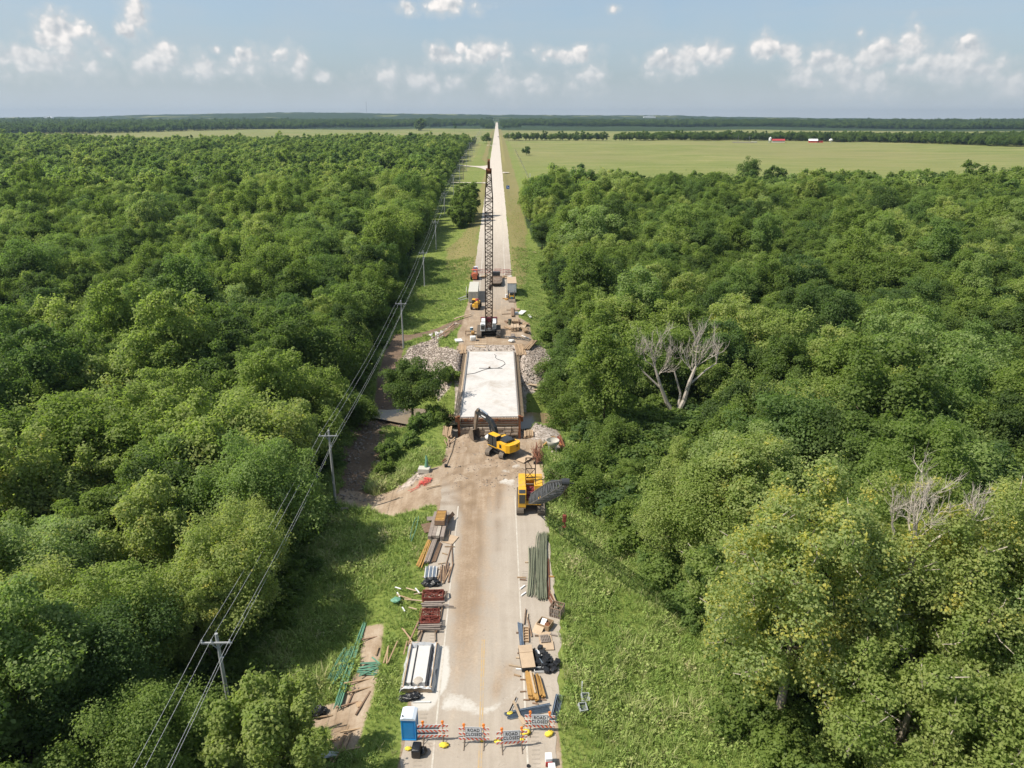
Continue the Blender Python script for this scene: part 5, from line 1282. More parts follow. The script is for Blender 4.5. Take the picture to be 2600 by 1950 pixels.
cb = MB()
for x in (-.3, .3): cb.tube([(x, 2.6, 5.4), TIP + Vector((x, .3, 0))], .025, 4)
for x in (-.12, .12): cb.tube([TIP + Vector((x, -.6, 0)), (TIP.x + x, TIP.y - .6, 15.2)], .025, 4)
cb.build('cable', M['lattice_dark'], ca)
hb = MB().blob((TIP.x, TIP.y - .6, 14.6), (.75, .6, 1.3), 2, .12, 2).tube([(TIP.x, TIP.y - .6, 14), (TIP.x + .1, TIP.y - .6, 13.5), (TIP.x - .15, TIP.y - .6, 13.2)], .08, 6); hb.build('hook_block', M['lattice_dark'], ca, True)

# --- yellow crane on the right shoulder
cy = thing('crawler_crane', 'yellow crawler crane on the right shoulder with a grey lattice boom', 'crane', (5.25, 80.3, .03), -.035)
for x in (-1.32, 1.32): crawler_track(cy, x, -2.9, 2.9, .92, 1.0, 0, .25)
MB().box((0, 0, .8), (2.0, 2.4, .45)).cyl((0, 0, 1.0), (0, 0, 1.22), .95, 16).build('car_body', M['charcoal'], cy)
MB().box((0, .2, 1.33), (2.6, 5.0, .24)).build('turntable', M['yellow'], cy)
MB().bbox((-1.08, 1.0, 2.2), (.95, 3.6, 1.55), .06).build('engine_house', M['yellow'], cy)
MB().bbox((1.0, 1.2, 2.15), (1.05, 3.0, 1.45), .06).build('engine_house', M['yellow'], cy)
MB().box((0, 2.45, 2.3), (1.1, .6, .9)).build('rear_box', M['yellow'], cy)
MB().box((.02, 1.9, 2.9), (1.2, .22, .18)).box((.02, 1.3, 2.86), (1.2, .22, .18)).build('cross_beam', M['yellow'], cy)
MB().bbox((0, 3.15, 2.0), (3.0, .6, 1.2), .08).build('counterweight', M['yellow'], cy)
cabo = MB().bbox((-1.06, -1.75, 2.0), (.98, 1.9, 1.9), .06).build('cab', M['yellow'], cy)
MB().box((-1.06, -2.715, 2.25), (.74, .03, 1.2)).box((-1.56, -1.75, 2.3), (.03, 1.3, .9)).build('cab_window', M['glass'], cabo)
MB().box((-1.06, -2.1, 2.965), (.8, .95, .05)).build('cab_roof', M['charcoal'], cabo)
MB().bbox((-1.06, -2.45, .98), (.9, .45, .3), .05).build('cab_step', M['brownsteel'], cabo)
MB().cyl((-.5, -.6, 1.8), (.5, -.6, 1.8), .40, 14).cyl((-.5, .5, 1.85), (.5, .5, 1.85), .45, 14).box((0, -1.4, 1.6), (.9, .6, .4)).build('winch', M['maroon'], cy)
g_ = MB()
for x in (-.62, .62):
    g_.bar((x, -.5, 1.5), (x, 1.0, 6.1), .09).bar((x, 2.2, 2.8), (x, 1.0, 6.1), .12)
for z, k in ((6.1, 1.0), (4.6, .7), (3.3, .4)): g_.bar((-.62, 1.0, z), (.62, 1.0, z), .09)
for x in (-.62, .62): g_.bar((x, 1.0, 2.9), (x, 1.0, 6.1), .11)
g_.bar((-.62, 1.0, 6.1), (.2, 1.0, 4.6), .06).bar((.62, 1.0, 4.6), (-.5, 1.0, 3.3), .06).bar((-.62, 1.0, 4.6), (.3, 1.0, 3.3), .06)
g_.build('gantry', M['lattice_dark'], cy)
FOOT, TIP = Vector((.05, -2.45, 1.75)), Vector((2.75, -24.2, 16.2))
lattice(cy, FOOT, TIP, 1.30, 1.15, .22, .25, .55, .62, .07, .034, 'lattice_grey', 'lattice_grey')
hd = MB().cyl(TIP + Vector((-.35, 0, .05)), TIP + Vector((.35, 0, .05)), .32, 14).box(TIP + Vector((0, .3, -.1)), (.66, .6, .4)).bar(TIP + Vector((.3, 0, 0)), TIP + Vector((.75, -.1, -.05)), .06); hd.build('boom_head', M['charcoal'], cy)
wk = MB(); ax = (TIP - FOOT)
for k in range(26): 
    p = FOOT + ax * (.12 + .70 * k / 26); wk.bar(p + Vector((-.5, .35, .62)), p + Vector((.5, .35, .62)), .05)
tag(wk.build('boom_rungs', M['lattice_grey'], cy), None, None, None, 'stuff')
cb = MB()
for x in (-.25, .25): cb.tube([(x, 1.0, 6.1), TIP + Vector((x, .2, .2))], .018, 4)
for x in (-.08, .08): cb.tube([TIP + Vector((x, -.28, 0)), (TIP.x + x, TIP.y - .28, 13.1)], .016, 4)
cb.build('cable', M['lattice_dark'], cy)
hb = MB().bbox((TIP.x, TIP.y - .28, 12.72), (.34, .3, .72), .06).tube([(TIP.x, TIP.y - .28, 12.4), (TIP.x + .05, TIP.y - .28, 12.1), (TIP.x + .12, TIP.y - .28, 11.9), (TIP.x - .02, TIP.y - .28, 11.75), (TIP.x - .14, TIP.y - .28, 11.9)], .07, 6)
hb.build('hook_block', M['redrust'], cy)

# --- excavator
F = Vector((-.68, .73, 0)).normalized(); TD = Vector((.48, .87, 0)); EC = Vector((1.55, 95.6, .0))
ex = thing('excavator', 'yellow excavator with a dark boom digging in front of the bridge', 'excavator', (EC.x, EC.y, gz(EC.x, EC.y) + .02), dirrz(F.x, F.y))
ta = dirrz(TD.x, TD.y) - dirrz(F.x, F.y)
un = bpy.data.objects.new('undercarriage', MB().box((0, 0, .62), (1.5, 1.6, .5)).box((0, .9, .55), (2.0, .4, .4)).box((0, -.9, .55), (2.0, .4, .4)).cyl((0, 0, .8), (0, 0, 1.05), .8, 16).mesh('undercarriage', M['charcoal'])); link(un, ex); un.rotation_euler = (0, 0, ta)
def ex_track(x):
    h, y0, y1, w_ = .95, -2.2, 2.2, .72
    f = MB().box((x, 0, h / 2), (w_ * .7, 3.6, h * .6)); me = f.mesh('track', M['charcoal'])
    o = inst('track', me, ex); o.rotation_euler = (0, 0, ta)
    r_ = h / 2; st = (y1 - y0) - h; per = 2 * st + 2 * math.pi * r_; n = 46
    sh = MB().box((0, 0, 0), (w_, per / n * .9, .06)).box((0, 0, .045), (w_, .03, .05)).mesh('track_shoe', M['track'])
    for k in range(n):
        s = per * k / n
        if s < st: p = (y0 + r_ + s, h, 0)
        elif s < st + math.pi * r_: a = (s - st) / r_; p = (y1 - r_ + r_ * math.sin(a), r_ + r_ * math.cos(a), -a)
        elif s < 2 * st + math.pi * r_: p = (y1 - r_ - (s - st - math.pi * r_), 0, math.pi)
        else: a = (s - 2 * st - math.pi * r_) / r_; p = (y0 + r_ - r_ * math.sin(a), r_ - r_ * math.cos(a), math.pi - a)
        inst('track_shoe', sh, o, (x, p[0], p[1]), (p[2], 0, 0))
ex_track(-1.15); ex_track(1.15)
hp = [(-1.42, 1.15), (1.42, 1.15), (1.42, -2.3), (1.05, -2.85), (0, -3.02), (-1.05, -2.85), (-1.42, -2.3)]
MB().prism(hp, 1.08, 1.32).build('house_floor', M['charcoal'], ex)
MB().prism([(-1.4, -.55), (-.45, -.55), (-.45, -2.2), (-1.4, -2.2)], 1.32, 2.38).build('side_cabinet', M['yellow_new'], ex)
MB().prism([(.45, 1.0), (1.4, 1.0), (1.4, -2.2), (.45, -2.2)], 1.32, 2.25).build('side_cabinet', M['yellow_new'], ex)
MB().prism([(-1.42, -2.2), (1.42, -2.2), (1.4, -2.45), (1.05, -2.95), (0, -3.12), (-1.05, -2.95), (-1.4, -2.45)], 1.15, 2.32).build('counterweight', M['yellow_new'], ex)
MB().box((-1.0, .35, 1.34), (1.0, 2.0, .08)).build('cab_sill', M['yellow_new'], ex)
MB().bbox((0, -1.2, 2.48), (1.75, 1.75, .32), .06).build('engine_hood', M['charcoal'], ex)
MB().box((0, -1.2, 1.85), (.9, 1.9, .95)).build('engine_bay', M['charcoal'], ex)
MB().cyl((.7, -1.75, 2.6), (.7, -1.75, 3.1), .07, 8).build('exhaust', M['black'], ex)
MB().box((-1.405, -1.35, 1.85), (.02, .45, .55)).build('logo_plate', M['black'], ex)
MB().box((.3, -3.12, 1.95), (.22, .03, .22), -.1).build('logo_plate', M['charcoal'], ex)
ck = MB(); X0, X1, C0, C1, Z0, Z1 = -1.42, -.5, -.5, 1.3, 1.38, 3.02
for (x, y) in ((X0, C0), (X1, C0), (X0, C1), (X1, C1), (X0, .4)): ck.bar((x, y, Z0), (x, y if y < 1 else y - .18, Z1), .09)
for z in (Z0, Z1): ck.bar((X0, C0, z), (X0, C1 - .18 * (z > 2), z), .1).bar((X1, C0, z), (X1, C1 - .18 * (z > 2), z), .1).bar((X0, C0, z), (X1, C0, z), .1).bar((X0, C1 - .18 * (z > 2), z), (X1, C1 - .18 * (z > 2), z), .1)
cabf = ck.build('cab', M['charcoal'], ex)
MB().bbox(((X0 + X1) / 2, .33, Z1 + .06), (.98, 1.7, .09), .03).build('cab_roof', M['yellow_new'], cabf)
MB().box(((X0 + X1) / 2, .35, (Z0 + Z1) / 2), (.86, 1.55, 1.5)).build('cab_window', M['glass'], cabf)
MB().box((-.95, .1, 1.75), (.5, .5, .6)).build('driver_seat', M['grey'], cabf)
def beam(pts, ws, h0, name, m_, par=None, x=0.05):
    """boom plate: profile polygon in the (y, z) plane"""
    up, lo = [], []
    for i, (p, h) in enumerate(zip(pts, h0)):
        a = Vector(pts[max(0, i - 1)]); b = Vector(pts[min(len(pts) - 1, i + 1)]); d = (b - a).normalized(); n = Vector((-d.y, d.x))
        up.append((p[0] + n.x * h / 2, p[1] + n.y * h / 2)); lo.append((p[0] - n.x * h / 2, p[1] - n.y * h / 2))
    return MB().prism(lo + up[::-1], x - ws / 2, x + ws / 2, 'x').build(name, m_ if not isinstance(m_, str) else M[m_], par or ex)
BOOM = [(.75, 1.7), (1.55, 3.5), (2.2, 4.25), (3.6, 4.75), (5.35, 4.85)]
bo = beam(BOOM, .55, [.5, .75, .8, .6, .42], 'boom', 'charcoal')
MB().box((-.235, 3.55, 4.74), (.02, .95, .2), 0, 0, .12).build('boom_lettering_plate', M['whiteclean'], bo)
ST = [(4.9, 5.5), (5.35, 4.75), (5.55, 3.4), (5.75, 1.9)]
beam(ST, .42, [.35, .62, .5, .32], 'stick', 'brownsteel')
for x in (-.28, .38): MB().cyl((x, 1.3, 1.75), (x, 2.3, 3.75), .11, 8).build('boom_cylinder', M['charcoal'], ex)
MB().cyl((.05, 2.9, 5.15), (.05, 4.2, 5.5), .11, 8).cyl((.05, 4.2, 5.5), (.05, 4.9, 5.55), .06, 8).build('stick_cylinder', M['galv'], ex)
MB().cyl((.05, 5.7, 4.5), (.05, 6.0, 3.0), .09, 8).cyl((.05, 6.0, 3.0), (.05, 6.12, 2.2), .05, 8).build('bucket_cylinder', M['brownsteel'], ex)
for x in (-.12, .2): MB().tube([(x, .9, 2.3), (x, 1.6, 4.0), (x, 2.5, 4.85), (x, 3.8, 5.15), (x, 4.9, 5.25)], .035, 5).build('hose', M['black'], bo)
MB().bar((.05, 5.7, 2.3), (.05, 6.15, 2.2), .2).bar((.05, 6.15, 2.2), (.05, 6.2, 1.6), .2).build('linkage', M['charcoal'], ex)
bk = MB(); prof = [(5.65, 1.95), (6.35, 1.75), (6.65, 1.2), (6.45, .55), (5.95, .25), (5.4, .2)]
for i in range(len(prof) - 1):
    (a, b), (c, d) = prof[i], prof[i + 1]
    bk.add([(-.6, a, b), (.7, a, b), (.7, c, d), (-.6, c, d)], [(0, 1, 2, 3)]); 
for x in (-.6, .7): bk.prism(prof, x - .03, x + .03, 'x')
bku = bk.build('bucket', M['brownsteel'], ex)
for k in range(5): MB().box((-.5 + k * .28, 5.3, .2), (.14, .28, .09)).build('tooth', M['brownsteel'], bku)
# ------------------------------------------------------------------ barricades, signs, toilet
def striped_rail(m0, m1, ln, h, th, slope=1, n=9):
    mb = MB().box((0, 0, 0), (ln, th, h))
    pit = ln / n * 1.0; k = -1.0
    x = -ln / 2 + .04
    while x < ln / 2:
        x2 = min(x + pit * .5, ln / 2); sh = slope * h * .75
        def cl(v): return max(-ln / 2, min(ln / 2, v))
        for yy in (-th / 2 - .003, th / 2 + .003):
            q = [(cl(x - sh / 2), yy, -h / 2 + .004), (cl(x2 - sh / 2), yy, -h / 2 + .004), (cl(x2 + sh / 2), yy, h / 2 - .004), (cl(x + sh / 2), yy, h / 2 - .004)]
            mb.add(q if yy < 0 else q[::-1], [(0, 1, 2, 3)], 1)
        x += pit
    return mb.mesh('rail', [m0, m1])
RAIL_A = striped_rail(M['white'], M['orange'], 2.46, .25, .03, 1, 7.5)
RAIL_B = striped_rail(M['white'], M['orange'], 2.46, .25, .03, -1, 7.5)
def text_mesh(body, size, depth=.006):
    cu = bpy.data.curves.new('lettering', 'FONT'); cu.body = body; cu.size = size; cu.align_x = 'CENTER'; cu.align_y = 'CENTER'; cu.extrude = depth; cu.space_character = 1.12; cu.space_line = .92; cu.offset = size * .018
    tmp = bpy.data.objects.new('lettering', cu); COL.objects.link(tmp)
    bpy.context.view_layer.update()
    me = bpy.data.meshes.new_from_object(tmp.evaluated_get(bpy.context.evaluated_depsgraph_get())); bpy.data.objects.remove(tmp)
    me.materials.clear(); me.materials.append(M['signblack']); return me
ROADCLOSED = text_mesh('ROAD\nCLOSED', .345)
POSTM = MB().bar((0, 0, .03), (0, 0, 1.62), .05).mesh('post', M['brownsteel'])
SKID = MB().bar((0, -.75, .03), (0, .75, .03), .055).bar((0, -.45, .03), (0, 0, .5), .04).mesh('skid', M['brownsteel'])
LIGHT = MB().cyl((0, 0, 0), (0, 0, .16), .08, 10).cyl((0, -.05, .26), (0, .05, .26), .115, 14).mesh('warning_light', M['amber'])
def barricade(label, x, y, rz, sign, slopes, lean=0.0):
    t = thing('barricade', label, 'barricade', (x, y, .04), rz, 'striped road barricades'); t.rotation_euler = (lean, 0, rz)
    for s in (-1, 1):
        inst('post', POSTM, t, (s * .78, 0, 0)); inst('skid', SKID, t, (s * .78, 0, 0)); inst('warning_light', LIGHT, t, (s * .78, 0, 1.62))
    for k, z in enumerate((.5, 1.02, 1.52)): inst('rail', RAIL_A if slopes[k] > 0 else RAIL_B, t, (0, -.045, z))
    if sign:
        sg = MB().bbox((0, 0, 0), (1.32, .02, 1.10), .008).build('sign_panel', M['signwhite'], t, False, (-.02, -.085, 1.2))
        fr = MB()
        for (a, b) in (((-.62, -.51), (.62, -.51)), ((.62, -.51), (.62, .51)), ((.62, .51), (-.62, .51)), ((-.62, .51), (-.62, -.51))): fr.bar((a[0], -.014, a[1]), (b[0], -.014, b[1]), .014, .005)
        fr.build('sign_border', M['signblack'], sg)
        tx = inst('lettering', ROADCLOSED, sg, (0, -.0135, 0), (math.pi / 2, 0, 0), (.93, 1.32, 1))
    return t
barricade('striped barricade without a sign beside the blue portable toilet', -4.12, 43.35, .0, False, (1, -1, 1))
barricade('striped barricade with its road closed sign in the middle of the road', -.86, 43.0, -.04, True, (-1, -1, -1))
barricade('striped barricade with its road closed sign standing nearest to the camera', 2.12, 42.6, .05, True, (1, 1, 1))
barricade('striped barricade with its road closed sign standing back on the right shoulder', 4.42, 44.15, -.06, True, (-1, -1, -1))

SB = [MB().blob((0, 0, .1), (.62, .42, .24), k, .5, 3, 0, 2.6).mesh('sandbag', M['sandbag'], True) for k in range(3)]
for k, (x, y, a, s, lab, v) in enumerate([(-3.22, 42.75, .1, 1.15, 'flat yellow sandbag under the right leg of the barricade by the toilet', 0), (-.2, 43.2, .6, .6, 'small yellow sandbag at the foot of the barricade in mid road', 1),
        (1.0, 43.05, -.2, .95, 'yellow sandbag at the left foot of the nearest barricade', 2), (3.25, 43.85, .2, 1.35, 'large crumpled yellow sandbag between the two right barricades', 1), (2.95, 43.2, -.5, .75, 'yellow sandbag at the right foot of the nearest barricade', 0),
        (5.15, 43.7, .5, 1.2, 'yellow sandbag under the barricade on the right shoulder', 2), (-6.0, 42.5, .1, .85, 'yellow sandbag touching the black wrapped bundle', 0), (2.05, 45.9, .4, .85, 'yellow sandbag beside the steel angle behind the barricades', 1)]):
    o = inst('sandbag', SB[v], None, (x, y, .03), (0, 0, a), (s, s, s * 1.1)); tag(o, lab, 'sandbag', 'yellow sandbags')

def toilet(label, x, y, rz, s=1.0):
    t = thing('portable_toilet', label, 'portable toilet', (x, y, .03), rz, 'blue portable toilets'); t.scale = (s, s, s)
    b_ = MB().bbox((0, 0, 1.05), (1.08, 1.08, 2.02), .04).build('body', M['blue'], t)
    MB().box((0, 0, .05), (1.16, 1.2, .1)).build('base', M['bluedark'], t)
    for (dx, dy, w_, d_) in ((0, -.552, .82, .02), (.552, 0, .02, .82), (-.552, 0, .02, .82), (0, .552, .82, .02)): MB().bbox((dx, dy, 1.05), (w_, d_, 1.72), .008).build('wall_panel', M['bluedark'], t)
    fr = MB()
    for sx in (-1, 1):
        for sy in (-1, 1): fr.bar((sx * .54, sy * .54, .1), (sx * .54, sy * .54, 2.06), .08)
    fr.build('corner_post', M['blue'], t)
    rp = [(-.62, 0), (.62, 0), (.6, .12), (.35, .24), (-.35, .24), (-.6, .12)]
    r_ = MB().prism([(p[0], p[1] + 2.06) for p in rp], -.62, .62, 'y').build('roof', M['roofplastic'], t)
    MB().cyl((-.42, -.42, 2.1), (-.42, -.42, 2.42), .05, 8).build('vent_pipe', M['charcoal'], r_)
    MB().box((.0, .575, 1.0), (.7, .02, 1.7)).build('door', M['bluedark'], t)
    return t
toilet('blue portable toilet with a white roof standing left of the barricades', -6.02, 43.95, -.06)
toilet('blue and white portable toilet far beyond the bridge beside the orange machine', -5.8, 224.2, 0.0, 1.15)
# ------------------------------------------------------------------ materials along the right shoulder
ZR = .035
def beams(name, label, cat, ends, sec, m_, z0=.0, group=None, part='beam', rnd=0, bend=0.0, rad=None):
    """bundle of separate bars; ends: list of ((x,y),(x,y),layer)"""
    x0 = sum((a[0] + b[0]) / 2 for a, b, _ in ends) / len(ends); y0 = sum((a[1] + b[1]) / 2 for a, b, _ in ends) / len(ends)
    zb = z0 if z0 is not None else gz(x0, y0)
    t = thing(name, label, cat, (x0, y0, zb), 0, group); q = random.Random(len(ends) * 7 + rnd); cache = {}
    for (a, b, L) in ends:
        d = Vector((b[0] - a[0], b[1] - a[1], 0)); ln = round(d.length, 1)
        key = (ln,)
        if key not in cache:
            if rad:
                n = 6; bo = q.uniform(-1, 1) * bend
                cache[key] = MB().tube([(bo * math.sin(math.pi * k / n), -ln / 2 + ln * k / n, 0) for k in range(n + 1)], rad, 5).mesh(part, M[m_])
            else: cache[key] = MB().box((0, 0, 0), (sec[0], ln, sec[1])).mesh(part, M[m_])
        inst(part, cache[key], t, ((a[0] + b[0]) / 2 - x0, (a[1] + b[1]) / 2 - y0, sec[1] * (L + .5)), (0, 0, dirrz(d.x, d.y)))
    return t
def rowends(a0, b0, a1, b1, n, layers=1, jit=.05, seed=0, lj=.1):
    """n bars between the pair a0-b0 and the pair a1-b1"""
    q = random.Random(seed); out = []
    for L in range(layers):
        for k in range(n):
            t = (k + .5) / n; j = lambda: q.uniform(-jit, jit)
            e = q.uniform(-lj, lj)
            out.append(((a0[0] + (a1[0] - a0[0]) * t + j(), a0[1] + (a1[1] - a0[1]) * t + e), (b0[0] + (b1[0] - b0[0]) * t + j(), b0[1] + (b1[1] - b0[1]) * t + e), L))
    return out
beams('lumber_stack', 'wide stack of golden beams on the right shoulder behind the barricades', 'lumber', rowends((3.62, 47.5), (3.45, 50.3), (4.55, 47.1), (4.15, 50.2), 5, 2, .03, 1, .18), (.17, .15), 'woodgold', ZR + .08)
beams('lumber_stack', 'narrow stack of golden beams next to the wide golden stack', 'lumber', rowends((4.62, 47.6), (4.42, 50.1), (5.12, 47.5), (4.72, 49.9), 4, 2, .02, 2, .1), (.12, .13), 'woodgold', ZR + .08)
b = MB().box((0, 0, .09), (.16, 2.6, .06)); item(b, 'plank', M['woodpale'], 'pale board lying on top of the wide golden beams', 'plank', (4.08, 49.0, ZR + .36), .12)
q = random.Random(31)
for k, (x, y, a) in enumerate([(3.25, 49.7, 1.5), (3.2, 48.3, 1.62), (3.45, 47.35, 1.5), (4.2, 46.95, 1.35), (4.9, 47.35, 1.5)]):
    item(MB().box((0, 0, .05), (.1, .5, .1)), 'wood_block', M['woodbrown'], 'small brown bearer block under the golden beams', 'wood block', (x, y, ZR), a, 'bearer blocks under the golden beams')
def channels(label, ends, seed):
    t = thing('steel_studs', label, 'steel studs', (0, 0, 0), 0, 'bundles of grey steel studs'); x0 = sum(e[0][0] + e[1][0] for e in ends) / len(ends) / 2; y0 = sum(e[0][1] + e[1][1] for e in ends) / len(ends) / 2
    t.location = (x0, y0, ZR + .03)
    for (a, b, L) in ends:
        d = Vector((b[0] - a[0], b[1] - a[1], 0)); ln = d.length
        mb = MB().box((0, 0, .005), (.15, ln, .012)).box((-.07, 0, .05), (.012, ln, .09)).box((.07, 0, .05), (.012, ln, .09))
        mb.build('stud', M['galv'], t, False, ((a[0] + b[0]) / 2 - x0, (a[1] + b[1]) / 2 - y0, L * .1), dirrz(d.x, d.y))
    return t
channels('fan of blue grey steel studs lying across the shoulder behind the right barricade', rowends((1.95, 45.25), (5.3, 46.0), (1.55, 46.0), (5.35, 46.85), 7, 1, .08, 5, .12) + [((1.9, 45.9), (5.45, 46.75), 1)], 1)
channels('bundle of blue grey steel studs pointing up the road at the grass edge', rowends((5.3, 45.0), (6.05, 47.95), (5.85, 44.85), (6.65, 47.75), 5, 1, .02, 6, .08) + rowends((5.4, 45.1), (6.15, 47.8), (5.8, 45.0), (6.5, 47.7), 3, 1, .02, 7, .05), 2)
channels('narrow bundle of steel studs beside the wooden ladder form', rowends((3.12, 53.75), (2.98, 57.3), (3.48, 53.75), (3.38, 57.1), 3, 2, .02, 8, .08), 3)
t = thing('steel_angle', 'dark steel angle leaning on a sandbag behind the barricades', 'steel angle', (2.3, 46.75, ZR), dirrz(.7, 1.7))
MB().box((-.06, 0, .1), (.02, 1.9, .18)).box((.02, 0, .015), (.16, 1.9, .02)).build('angle', M['brownsteel'], t); MB().box((.03, 0, .04), (.07, 1.8, .03)).build('strip', M['white'], t)
item(MB().box((0, 0, .22), (.2, 2.5, .06), 0, 0, .14), 'plank', M['woodpale'], 'pale plank propped across the steel studs behind the nearest barricade', 'plank', (2.75, 45.75, ZR), dirrz(-.75, 2.2))
item(MB().box((0, 0, .28), (.35, .8, .05), 0, 0, .1), 'plank', M['ply'], 'short wide board lying at the lower end of the pale plank', 'plank', (3.05, 44.95, ZR), dirrz(-.6, 1.0))
t = thing('plywood_stack', 'stack of black faced plywood sheets with pale tops on the right shoulder', 'plywood stack', (3.68, 52.1, ZR + .08), .09)
for k in range(7): MB().box((random.uniform(-.02, .02), random.uniform(-.03, .03), .03 + k * .065), (1.24, 2.9, .05)).build('sheet', M['ply'] if k == 6 else M['charcoal'], t)
MB().box((0, .95, .47), (1.24, .95, .03)).build('sheet', M['ply'], t)
for yy in (-1.1, 1.0): MB().box((0, yy, -.04), (1.5, .12, .09)).build('bearer', M['woodbrown'], t)
for k, (x, y, a, l_, c_) in enumerate([(4.55, 52.2, .18, 2.3, 'black'), (4.72, 51.9, .24, 1.9, 'charcoal'), (4.95, 51.5, .42, 1.0, 'galv')]):
    item(MB().box((0, 0, .2), (.06, l_, .42), 0, 0, 0, .5), 'panel', M[c_], ['long black panel leaning on the plywood stack', 'dark grey panel leaning beside the long black one', 'short steel panel at the foot of the leaning panels'][k], 'panel', (x, y, ZR), a)
item(MB().box((0, 0, .06), (.75, 1.5, .06)), 'panel', M['whiteclean'], 'white sheet under the black blocks by the plywood stack', 'panel', (4.9, 52.7, ZR), .1)
t = thing('tray', 'open black tray with a pale rim below the leaning panels', 'tray', (4.75, 50.75, ZR), .05)
MB().box((0, 0, .08), (.85, .5, .1)).build('floor', M['black'], t)
for (dx, dy, w_, d_) in ((0, -.26, .9, .05), (0, .26, .9, .05), (-.44, 0, .05, .5), (.44, 0, .05, .5)): MB().box((dx, dy, .14), (w_, d_, .22)).build('rim', M['white'], t)
BB = [MB().bbox((0, 0, .16), (.42, .36, .32), .04, 0, 0, .05 * k).mesh('rubber_block', M['darkblock']) for k in range(3)]
SPOT = [(5.0, 53.35), (5.2, 52.95), (5.42, 52.75), (5.28, 52.4), (5.58, 52.35), (5.5, 52.0), (5.22, 51.95), (4.78, 52.25), (4.68, 51.55), (5.12, 51.6), (5.4, 51.6), (5.85, 51.85), (5.28, 51.2), (5.62, 51.15), (5.95, 51.15), (6.25, 51.2), (5.3, 50.7), (5.55, 50.5), (5.95, 50.6), (6.1, 50.85), (6.4, 51.45)]
q = random.Random(3)
for k, (x, y) in enumerate(SPOT):
    o = inst('rubber_block', BB[k % 3], None, (x, y, max(ZR, gz(x, y)) + (.02 if k % 5 else .2)), (q.uniform(-.25, .25), q.uniform(-.25, .25), q.uniform(0, 3))); o.scale = (q.uniform(.85, 1.25),) * 3
    tag(o, 'black rubber block in the loose heap beside the plywood stack', 'block', 'black blocks heaped beside the plywood stack')
def pallet(label, loc, rz, rot=(0, 0), m_='woodgrey', nb=6):
    t = thing('pallet', label, 'pallet', loc, rz, 'wooden pallets'); t.rotation_euler = (rot[0], rot[1], rz)
    for k in range(nb): MB().box((-.5 + k / (nb - 1), 0, .125), (.11, 1.15, .022)).build('slat', M[m_], t)
    for k in range(3): MB().box((0, -.5 + k * .5, .06), (1.12, .09, .1)).build('stringer', M[m_], t)
    return t
t = thing('plywood_sheets', 'two pale plywood sheets lying under the small pallet', 'plywood', (5.58, 54.6, ZR), .03)
MB().box((0, .65, .05), (1.2, 1.2, .05)).build('sheet', M['ply'], t); MB().box((.05, -.65, .08), (1.25, 1.2, .1)).build('sheet', M['ply'], t)
pallet('small grey pallet lying on the pale plywood sheets', (5.5, 54.75, ZR + .14), .12, m_='woodgrey', nb=6).scale = (.78, .9, 1)
def open_box(label, loc, rz, w_, l_, h, m_, th=.05):
    t = thing('open_box', label, 'box', loc, rz)
    MB().box((0, 0, th / 2), (w_, l_, th)).build('floor', M[m_], t)
    for (dx, dy, a, b) in ((0, -l_ / 2, w_ + th, th), (0, l_ / 2, w_ + th, th), (-w_ / 2, 0, th, l_ - th), (w_ / 2, 0, th, l_ - th)): MB().box((dx, dy, h / 2 + .02), (a, b, h)).build('side', M[m_], t)
    return t
ob = open_box('open wooden box holding a white panel and rusty scrap', (5.65, 56.75, ZR), -.52, 1.25, 1.1, .55, 'wood')
MB().box((-.25, .15, .35), (.5, .75, .04), .1, 0, .3).build('panel', M['whiteclean'], ob); MB().blob((.28, 0, .25), (.6, .8, .45), 4, .4, 2).build('scrap', M['rust'], ob)
item(MB().box((0, 0, .2), (.95, 1.1, .05), 0, 0, .45), 'panel', M['ply'], 'plywood lid leaning against the open wooden box', 'panel', (4.95, 56.15, ZR), -.5)
t = thing('pallet_crate', 'open crate of dark slatted pallets standing at the grass edge', 'crate', (6.95, 58.55, gz(6.95, 58.55) + .05), -.42)
for (dx, dy, a) in ((0, -.62, 0), (0, .62, 0), (-.62, 0, math.pi / 2), (.62, 0, math.pi / 2)):
    for k in range(6):
        p = Vector((-.55 + k * .22, 0, 0)); p.rotate(Euler((0, 0, a)))
        MB().box((dx + p.x, dy + p.y, .55), (.11, .03, 1.05), a).build('slat', M['woodgrey'], t)
    for z in (.1, .55, 1.0): MB().box((dx * .93, dy * .93, z), (1.2, .07, .09), a).build('stringer', M['woodbrown'], t)
item(MB().box((0, 0, .35), (.12, 2.4, .07), 0, 0, -.18), 'plank', M['woodpale'], 'pale plank leaning on the slatted crate from the grass', 'plank', (6.85, 60.6, gz(6.85, 60.6)), dirrz(.55, -2.0))
t = thing('ladder_form', 'short ladder shaped wooden form beside the steel studs', 'wooden form', (3.74, 55.5, ZR), dirrz(.02, 1))
for x in (-.24, .24): MB().box((x, 0, .12), (.05, 2.1, .18)).build('side_rail', M['wood'], t)
for k in range(6): MB().box((0, -.95 + k * .38, .12), (.44, .05, .14)).build('rung', M['wood'], t)
MB().box((0, 0, .02), (.44, 2.0, .02)).build('back', M['ply'], t)
for k, (a, b, m_, lab) in enumerate([((3.62, 57.0), (3.86, 59.3), 'woodbrown', 'dark timber standing on edge above the steel studs'), ((4.02, 58.6), (3.98, 57.8), 'woodpale', 'short pale stick beside the dark timber'), ((3.98, 57.9), (4.28, 55.2), 'woodbrown', 'long thin timber beside the ladder shaped form')]):
    d = (b[0] - a[0], b[1] - a[1]); item(MB().box((0, 0, .08), (.09, math.hypot(*d), .16)), 'timber', M[m_], lab, 'timber', ((a[0] + b[0]) / 2, (a[1] + b[1]) / 2, ZR), dirrz(*d))
